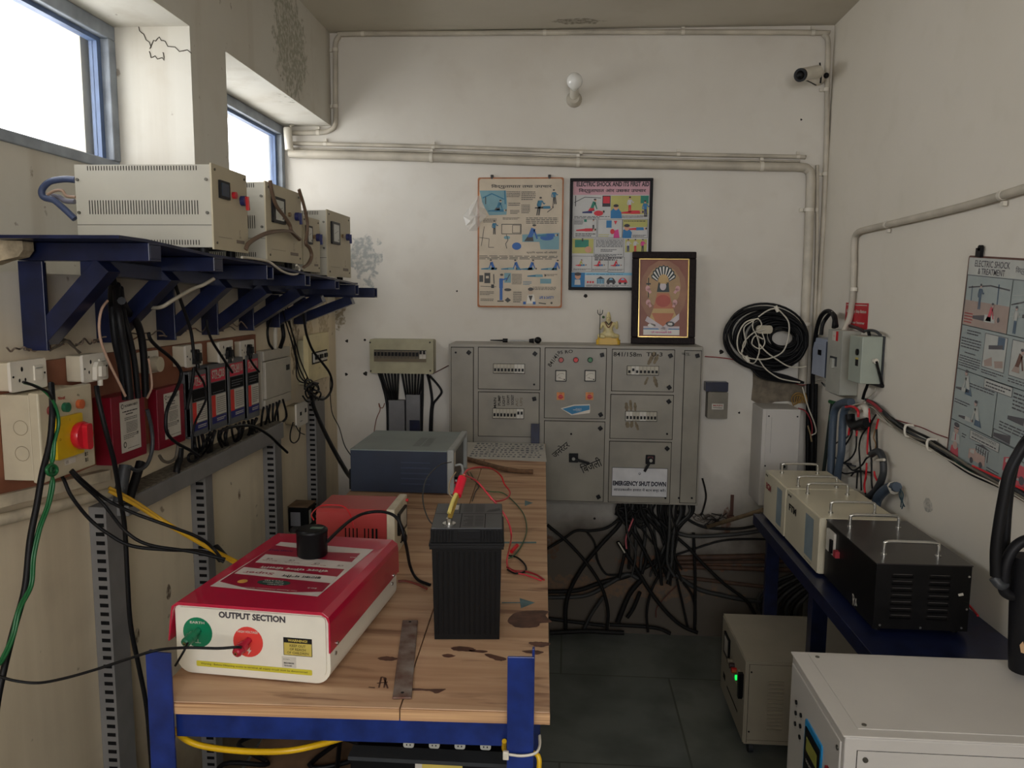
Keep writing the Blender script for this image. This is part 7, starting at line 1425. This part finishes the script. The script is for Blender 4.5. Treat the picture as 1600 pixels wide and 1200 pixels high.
mb.tube([CB(345, 205), CB(290, 250), CB(300, 340), CB(275, 400), CB(300, 450), CB(350, 470), CB(380, 420), CB(385, 360), CB(370, 300), CB(345, 250), CB(350, 205), CB(380, 195), CB(400, 230), CB(370, 260)], .0028, n=7)
mb.tube([CB(420, 260), CB(350, 280), CB(290, 340), CB(280, 400)], .0028, n=7); mb.tube([CB(400, 270), CB(420, 340), CB(390, 380), CB(340, 350), CB(360, 300), CB(410, 320)], .0028, n=7)
mb.tube([CB(385, 350), CB(430, 400), CB(500, 450), CB(570, 490), CB(640, 495), CB(680, 490)], .0032, n=7); mb.tube([CB(380, 440), CB(420, 500), CB(470, 540), CB(530, 570), CB(640, 590)], .003, n=7)
tag(mb.build('cord_bundle'), 'white cord tied in loops over the big black cable coil', 'cord')
for x, y in ((495, 128), (310, 440)): a = CB(x-8, y-15), CB(x+8, y+20); tag(MB().use(WHT).cyl(a[0], a[1], .008, n=10).build('cord_clip'), 'white clip holding the coil at its '+('top' if y < 200 else 'lower left'), 'clip')
tag(MB().use(mat('cream_tape', (176, 168, 148), .5)).at(back(YB-.108, CB(420, 260).x, CB(420, 260).z)).rr(-.035, .035, -.018, .018, 0, .008, .014).build('cord_winder', bevel=.002), 'pale flat winder in the middle of the black coil', 'winder')
a = CB(60, 430, .01); cable('thin red wire strung from the big cabinet past the black coil to the corner', [CB(45, 428, .012), CB(140, 435, .01), CB(230, 450, .01), CB(330, 490, .02), CB(440, 540, .012), CB(560, 580, .012), CB(650, 605, .02), CB(730, 598, .03)], .0022, col(150, 34, 40), 'wire', 'wire')
fy = 3.33; a = W(1185, 790, 'Y', fy); b = W(1250, 640, 'Y', fy); b.x = W(1250, 640, 'Y', fy).x
e = thing('white_box', 'tall white metal box behind the cream units in the right corner', 'electrical box', ((a.x+b.x)/2, YB, a.z)); MB().use(WE).box(a.x, b.x+.004, fy, YB-.002, a.z, b.z).build('body', e, bevel=.003)
F = back(fy, a.x, a.z); w_, h_ = b.x-a.x, b.z-a.z; mb = MB().use(WE).at(F); mb.box(w_*.1, w_, .004, h_*.985, 0, .006)
mb.at(back(fy-.006, a.x, a.z)); mb.rect(w_*.235, w_*.245, h_*.55, h_*.92, .0006, GRY)
for x, z in ((.16, .93), (.93, .93), (.12, .42), (.93, .45)): mb.cyl((w_*x, h_*z, 0), (w_*x, h_*z, .002), .0035, n=8, m=INK)
dd = mb.build('cover', e, bevel=.001); MB().at(back(fy-.006, a.x+w_*.62, a.z+h_*.42)).rr(-.016, .016, -.014, .014, 0, .004, .002, GRY).cyl((0, 0, .004), (0, 0, .012), .006, n=10, m=BLK2).build('lock', e)

# ------------------------------------------------------------------ cables in the right corner
def rc(label, pts, v, r, m_=BLK, cat='cable', name='cable', **k): return cable(label, px(pts, 'Y', v), r, m_, cat, name, **k)
rc('thick black cable arching from the grey switch boxes down the corner, outer strand', [(1303, 512, 3.12), (1304, 498, 3.14), (1299, 488, 3.2), (1290, 487, 3.25), (1281, 498, 3.3), (1275, 522, 3.35), (1271, 560, 3.4), (1270, 600, 3.42), (1269, 660, 3.42), (1268, 735, 3.42), (1268, 800, 3.42)], 3.3, .0095)
rc('thick black cable arching beside it, inner strand to the blue-grey box', [(1283, 523, 3.24), (1285, 508, 3.25), (1291, 497, 3.24), (1298, 490, 3.2), (1304, 493, 3.16), (1307, 510, 3.1)], 3.2, .0085)
rc('thin white cord inside the black arch over the blue-grey box', [(1279, 523, 3.27), (1282, 508, 3.28), (1290, 494, 3.26), (1300, 487, 3.18)], 3.2, .0022, WHTW, 'cord', 'cord')
for i, dx in enumerate((0, 6, 12)): rc('thick black cable running straight down the right corner', [(1263+dx, 600, 3.45), (1262+dx, 680, 3.45), (1262+dx, 760, 3.45), (1262+dx, 860, 3.45)], 3.45, .0085, group='black cables down the right corner')
rc('white cord hanging in a bow from the coil down the corner', [(1254, 605, 3.38), (1258, 620, 3.38), (1264, 640, 3.38), (1272, 660, 3.38), (1275, 675, 3.38), (1268, 680, 3.38)], 3.38, .003, WHTW, 'cord', 'cord')
rc('red wire bending down the corner behind the white box', [(1247, 638, 3.4), (1258, 642, 3.4), (1266, 655, 3.4), (1269, 670, 3.4), (1267, 685, 3.4)], 3.4, .003, col(140, 30, 44), 'wire', 'wire')
for i in range(5): rc('yellowish wire in the opening above the white box', [(1240+i*2, 634-i, 3.46), (1237+i*5, 622-i*2, 3.45), (1245+i*4, 614+i*3, 3.44), (1255+i, 618+i*3, 3.44), (1250+i*3, 630, 3.45)], 3.45, .0026, col(150, 116, 56), 'wire', 'wire', group='yellowish wires above the white box')
rc('beige cable end poking down beside the white box', [(1262, 665, 3.4), (1266, 678, 3.4), (1268, 690, 3.4)], 3.4, .0035, col(150, 130, 96))
XQ = XR-.02
def rx(label, pts, v=XQ, r=.003, m_=BLK, cat='cable', name='cable', **k):
    pts = [(1230+p[0]/6, 590+p[1]/6)+tuple(p[2:]) for p in pts]; return cable(label, px(pts, 'X', v), r, m_, cat, name, **k)
CG = mat('blue_grey_conduit', (74, 88, 104), .5, var=.2)
rx('left blue-grey flexible conduit bending down below the grey switch box', [(600, 232), (540, 232), (480, 255), (445, 310), (430, 420), (420, 620), (412, 800), (405, 1000), (400, 1200)], XR-.045, .0155, CG)
rx('right blue-grey flexible conduit hanging beside the other one', [(585, 262), (545, 290), (525, 380), (515, 560), (508, 700), (480, 860), (465, 1000), (460, 1200)], XR-.035, .015, CG)
rx('green tape band round the left flexible conduit', [(432, 350), (429, 400)], XR-.045, .0165, GRNW, 'tape', 'tape', k=1); 
rx('dark strap slanting down left of the flexible conduits', [(425, 225), (395, 450), (365, 700), (335, 940), (310, 1150)], XR-.02, .008, mat('dark_green_strap', (30, 44, 42), .6))
rx('green tape end at the top of the dark strap', [(400, 225), (450, 240)], XR-.03, .008, GRNW, 'tape', 'tape', k=1)
rx('dark connector block between the conduits and the white lump, upper', [(590, 350), (600, 420), (640, 450), (700, 430), (750, 420)], XR-.035, .018, BLK2, 'connector', 'connector')
rx('dark connector block lower, beside the flexible conduit', [(600, 440), (660, 470), (720, 470)], XR-.03, .010, BLK2, 'connector', 'connector')
rx('white tape lump above the dark connector block', [(690, 290), (720, 270), (745, 310), (740, 360)], XR-.03, .013, WHT, 'tape', 'tape')
rx('black cable from the lever switch down to the connector block', [(755, 60), (745, 90), (725, 140), (708, 200)], XR-.03, .0055)
rx('pale cord from the lever switch down to the tape lump', [(830, 100), (810, 140), (770, 180), (745, 195), (700, 235), (640, 262)], XR-.015, .0022, WHTW, 'cord', 'cord')
rx('short white cord round the top of the conduits', [(600, 265), (650, 250), (700, 240), (730, 232)], XR-.05, .0025, WHTW, 'cord', 'cord')
rx('bright red ribbon of wires over the connector block', [(550, 275), (600, 270), (640, 285), (665, 320), (665, 370)], XR-.05, .005, REDW, 'wire', 'wire')
RG = 'thin black wires hanging under the connector block'
for pts in ([(600, 480), (560, 560), (480, 600), (430, 640), (410, 690), (440, 740), (520, 800), (640, 830)], [(610, 480), (600, 540), (540, 640), (490, 690), (470, 760), (500, 790), (600, 810)], [(645, 490), (650, 560), (640, 680), (590, 760), (500, 820), (465, 880), (490, 920)], [(760, 460), (700, 540), (675, 640), (680, 760), (690, 900), (695, 1060)], [(830, 350), (800, 400), (775, 470), (775, 600), (790, 780), (790, 960), (800, 1060)], [(660, 880), (655, 950), (650, 1040)], [(480, 870), (540, 900), (620, 890), (700, 880), (780, 890)], [(560, 820), (620, 870), (700, 820), (740, 760), (790, 730)], [(600, 920), (640, 880), (700, 875), (740, 920), (720, 1010), (735, 1090)]):
    rx('thin black wire hanging under the connector block on the right wall', pts, XR-.02-.004*rnd.random(), .0032, DGR if len(pts) > 7 else BLK, 'wire', 'wire', group=RG)
for lbl, pts in (('red wire hanging beside the thin black wires, upper left', [(590, 450), (580, 500), (575, 540)]), ('red wire below the connector block', [(650, 470), (655, 510), (650, 545)]), ('long red wire under the white tape lump', [(765, 290), (772, 400), (760, 520), (750, 680), (755, 720)]), ('red wire tip right of the connector block', [(855, 390), (845, 430), (835, 480)]), ('red wire end inside the right loop', [(815, 880), (825, 930), (850, 975)]), ('thin red wire low above the cream unit', [(745, 800), (740, 900), (725, 1000), (730, 1080)])):
    rx(lbl, pts, XR-.026, .0035, REDW, 'wire', 'wire')
rx('grey flexible conduit loop at the right of the hanging wires', [(790, 720), (830, 695), (865, 700), (895, 760), (903, 860), (890, 940), (850, 1030), (800, 1090), (760, 1120)], XR-.025, .0125, DGR)
rx('white tape on the grey conduit loop', [(845, 775), (910, 770)], XR-.04, .005, WHT, 'tape', 'tape', k=1)
rx('thick dark conduit poking up beside the wall behind the cream unit', [(1030, 1025), (960, 1030), (900, 1070), (850, 1130), (830, 1200)], XR-.03, .0165, CG)
rx('white tape on the thick dark conduit end', [(985, 1010), (1010, 1060)], XR-.03, .0172, WHT, 'tape', 'tape', k=1)
for pts in ([(1040, 1035), (1065, 1080), (1070, 1150), (1065, 1215)], [(1050, 1030), (1085, 1090), (1080, 1160), (1100, 1210)], [(1050, 1040), (1055, 1120), (1085, 1180), (1075, 1230)]): rx('thin dark wire spilling from the thick dark conduit', pts, XR-.02, .002, col(40, 66, 76), 'wire', 'wire', group='thin wires from the dark conduit')
rx('thin beige wires right of the connector block', [(830, 480), (810, 560), (830, 620), (825, 680)], XR-.02, .0025, col(150, 116, 76), 'wire', 'wire')
rx('black wire running down to the grey conduit loop', [(838, 480), (840, 560), (843, 640), (842, 690)], XR-.02, .0035, BLK, 'wire', 'wire')
# the run along the right wall
RB = 'cable run along the right wall'
base = [(1352, 628), (1365, 634), (1380, 648), (1400, 664), (1425, 680), (1450, 690), (1470, 702), (1490, 716), (1515, 733), (1545, 748), (1580, 765), (1620, 788)]
for i, (m_, r) in enumerate(((BLK, .0042), (DGR, .004), (col(110, 104, 92), .0035), (mat('dark_green_cable', (24, 60, 48), .4), .004), (BLK, .004), (WHTW, .0022))):
    pts = [(x+rnd.uniform(-2, 2), y+(i-2)*2.2+3*sin(x*.03+i*1.7), XR-.012-.004*(i % 3)) for x, y in base]; cable('cable in the sagging run along the right wall under the chart', px(pts, 'X'), r, m_, group=RB)
cable('light grey cord drooping below the cable run on the right wall', px([(1352, 640), (1372, 655), (1395, 668), (1420, 676), (1440, 690), (1460, 700), (1480, 712)], 'X', XR-.01), .0025, WHTW, 'cord', 'cord')
cable('thin red wire pinned just above the cable run on the right wall', px([(1400, 656), (1420, 662), (1440, 668), (1460, 677), (1480, 684)], 'X', XR-.005), .0018, col(120, 50, 50), 'wire', 'wire')
cable('red wire coming out below the chart corner in the cable run', px([(1520, 728), (1550, 742), (1580, 756), (1620, 775)], 'X', XR-.03), .003, REDW, 'wire', 'wire')
cable('red bundle of wires where the cable run starts', px([(1356, 626), (1366, 632), (1376, 642)], 'X', XR-.035), .006, col(140, 40, 50), 'wire', 'wire')
for x, y in ((1415, 672), (1450, 694), (1565, 758)): a = W(x, y-7, 'X', XR-.03); b = W(x, y+9, 'X', XR-.03); tag(MB().use(WHT).tube([a+V((.026, 0, 0)), a, b, b+V((.026, 0, 0))], .004, n=7, k=3).build('cable_clip'), 'white clip on the right wall cable run, '+('nearest the grey boxes' if x < 1430 else 'just before the chart' if x < 1500 else 'under the chart'), 'clip')

# black cords round the lever switch
rx('black sleeve leading from behind the pipe to the lever switch', [(660, -470), (700, -460), (760, -450), (770, -430)], XR-.03, .006, BLK) if False else None
cable('dark sleeve bridging the grey switch box and the lever switch', px([(1328, 509), (1340, 513), (1350, 518)], 'X', XR-.03), .0065, col(48, 28, 30))
cable('grey cable bundle bending into the top of the lever switch', px([(1352, 517), (1360, 516), (1369, 518), (1376, 524)], 'X', XR-.03), .005, DGR)
cable('black cable stub entering the top of the lever switch', px([(1357, 518), (1359, 527)], 'X', XR-.03), .006, BLK, k=1)
for i, pts in enumerate(([(1275, 595), (1283, 592), (1292, 598), (1300, 612), (1308, 616)], [(1284, 598), (1290, 604), (1298, 606)], [(1288, 600), (1294, 610), (1303, 615), (1318, 618)])): cable('short grey wire looping under the pale blue-grey box', px(pts, 'X', XR-.03), .0028, (WHTW, DGR, GRY)[i], 'wire', 'wire', group='wires under the blue-grey box')

# ================================================================== cable jungle low on the back wall
def bw(label, pts, d_=.04, r=.006, m_=BLK, **k):
    P = [W(840+p[0]/4, 750+p[1]/4, 'Y', YB-(p[2] if len(p) > 2 else d_)) for p in pts]
    for p in P: p.z = max(p.z, r+.001)
    return cable(label, P, r, m_, **k)
DK = mat('dusty_black_cable', (26, 25, 24), .6, var=.2); DK2 = mat('dusty_grey_cable', (50, 50, 48), .6, var=.2)
bw('black cable arching left from under the cabinet to the table edge', [(520, 200), (505, 245), (430, 300), (330, 318), (240, 318), (160, 370), (60, 430)], .05, .0065, DK)
bw('thick black cable curving down left from under the cabinet to the floor', [(530, 210), (510, 280), (400, 400), (300, 520), (220, 650), (178, 780), (176, 950)], .06, .0095, DK)
bw('black cable crossing from upper left down to the floor', [(60, 280), (200, 400), (330, 550), (405, 680), (440, 820), (432, 940)], .075, .0075, DK)
bw('thin black cable drooping in a loop at the left of the jungle', [(310, 325), (355, 390), (375, 500), (420, 580), (470, 595), (540, 585)], .035, .005, DK)
bw('long black cable with a worn pale end slanting to the floor at the right', [(500, 385), (600, 530), (700, 690), (800, 820), (900, 910), (1000, 955)], .10, .009, DK)
bw('pale stripped end of the long slanting cable', [(505, 390), (545, 455)], .112, .0035, WHTW, cat='wire', name='wire')
bw('thick grey cable sweeping right from under the cabinet to the bench', [(660, 195), (720, 240), (790, 295), (900, 340), (1000, 352), (1200, 342), (1350, 325), (1450, 305)], .07, .0095, DK2)
bw('long black cable falling from the cabinet to the bench leg', [(760, 250), (850, 340), (950, 430), (1050, 540), (1180, 660), (1300, 750), (1360, 840)], .09, .0075, DK)
bw('black cable dropping straight to the floor right of the jungle', [(975, 330), (980, 480), (985, 640), (982, 940)], .05, .007, DK)
bw('thick cable sweeping in from the left at mid height, upper one', [(60, 698), (250, 690), (400, 640), (560, 600), (700, 530), (830, 440)], .03, .011, DK)
bw('thick cable sweeping in from the left at mid height, lower one', [(60, 735), (300, 722), (460, 640), (560, 590), (640, 620)], .045, .010, DK2)
bw('black cable pair member leaning down left to the floor', [(650, 620), (570, 720), (500, 890)], .05, .012, DK); bw('second black cable leaning down left to the floor', [(640, 700), (600, 800), (560, 860)], .06, .009, DK)
bw('black cable bending down to the floor in the middle', [(770, 580), (715, 680), (682, 820), (690, 950)], .07, .006, DK); bw('black cable falling steeply right of the middle', [(870, 620), (900, 750), (940, 930)], .06, .0055, DK); bw('black cable curling down toward the white inverter side', [(910, 640), (960, 710), (985, 800), (985, 900)], .045, .006, DK)
bw('grey cable lying from the left down to the floor bundle', [(410, 730), (330, 850), (285, 945)], .07, .008, DK2)
bw('black cable crossing behind at mid height toward the bench', [(860, 470), (980, 430), (1150, 380), (1300, 370), (1450, 372)], .03, .005, DK); bw('black cable rising right toward the bench top', [(860, 190), (980, 270), (1080, 300), (1250, 305), (1400, 280), (1460, 270)], .05, .0065, DK)
bw('thick cable under the pipes running to the bench leg', [(860, 590), (1000, 680), (1150, 720), (1300, 750), (1400, 760)], .03, .011, DK2)
bw('dark cable lying along the wall foot, left part', [(60, 865), (250, 890), (420, 910)], .05, .009, DK); bw('dark cable lying along the wall foot, right part', [(450, 905), (650, 915), (760, 930), (830, 960)], .06, .009, DK); bw('thick black cable on the floor at the wall foot', [(80, 955), (300, 945), (420, 950), (540, 955)], .09, .011, DK)
bw('pink wire hanging under the cabinet', [(603, 230), (570, 310), (552, 370), (556, 430)], .10, .004, mat('pink_wire', (190, 96, 104), .5), cat='wire', name='wire')
bw('thin dark red wire in the jungle', [(870, 660), (800, 730), (745, 800), (740, 860)], .05, .0022, col(90, 40, 34), cat='wire', name='wire')
rnd = random.Random(33)
for i in range(26):
    x = 505+i*19+rnd.uniform(-5, 5); tx = 800+rnd.uniform(-70, 60) if i > 8 else 600+rnd.uniform(-60, 200); ty = 470+rnd.uniform(-40, 60)
    bw('black cable in the dense bundle dropping under the big cabinet', [(x, 150), (x+rnd.uniform(-10, 12), 210), ((x+tx)/2+rnd.uniform(-25, 25), 330+rnd.uniform(-30, 30)), (tx, ty), (tx+rnd.uniform(-60, 50), ty+rnd.uniform(70, 150))], .03+.1*rnd.random(), rnd.choice((.0045, .006, .0075, .009)), (DK, DK, DK2)[i % 3], group='dense cable bundle under the cabinet')
for i in range(12):
    a0 = rnd.uniform(0, 6); cx, cy = 560+rnd.uniform(-50, 130), 215+rnd.uniform(-25, 50); bw('black cable curl in the knot hanging under the cabinet', [(cx+40*cos(a0+k)*rnd.uniform(.6, 1.1), cy+34*sin(a0+k)) for k in range(6)], .04+.08*rnd.random(), .0065, DK, group='cable knot under the cabinet')
for i in range(14):
    cx, cy = 1080+rnd.uniform(-90, 60), 240+rnd.uniform(-20, 25); bw('thin wire in the small tangle right of the cable bundle', [(cx-50+k*24, cy+rnd.uniform(-22, 22)) for k in range(5)], .02+.02*rnd.random(), .002, (DK, col(90, 80, 70))[i % 2], cat='wire', name='wire', group='small wire tangle right of the bundle')
bw('black wire curving down from behind the cabinet right edge', [(1030, -10), (1048, 60), (1052, 120), (1025, 220)], .02, .004, DK, cat='wire', name='wire')
for k_, (y0_, y1_, x0_) in enumerate(((488, 480, 870), (515, 515, 880), (540, 560, 880), (590, 665, 760))):
    a = W(840+x0_/4, 750+y0_/4, 'Y', YB-.017); b = W(840+1490/4, 750+y1_/4, 'Y', YB-.017); b2 = b+(b-a)*.5; b2.x = min(b2.x, XR-.02)
    tag(MB().use(mat('rusty_old_pipe', (92, 66, 50), .7, var=.35, scale=20)).cyl(a, b2, (.013, .008, .011, .009)[k_], n=12).build('old_pipe'), 'old brown pipe low on the back wall, '+('topmost', 'second', 'third', 'lowest, sloping')[k_]+' of four', 'pipe')
mb = MB().use(mat('bamboo_brown', (120, 100, 72), .7, var=.25)); mb.cyl(W(1103, 824, 'Y', 3.49), W(1192, 797, 'Z', BZ+.009), .009, n=10); tag(mb.build('bamboo_stick'), 'long pale brown stick leaning from the cabinet corner to the bench', 'stick')
mb = MB().use(mat('rusty_bracket', (84, 52, 40), .7)); mb.at(back(YB, 0, 0)); a = W(1144, 773, 'Y', YB); mb.box(a.x-.007, a.x+.007, a.z-.1, a.z, 0, .008); mb.box(a.x-.02, a.x+.01, a.z-.108, a.z-.094, .008, .014); tag(mb.build('rusty_hook'), 'rusty iron hook on the back wall right of the cable bundle', 'hook')
for i in range(9):
    cx = 1440+i*22; bw('grey cable looping behind the bench leg', [(cx+160, 590+i*8), (cx+40, 640+i*14), (cx-50+i*6, 720+i*12), (cx-60+i*8, 800+i*10), (cx-20, 850+i*8)], .03+.012*i, .0085, (DK2, DK)[i % 2], group='cables looping behind the bench leg')
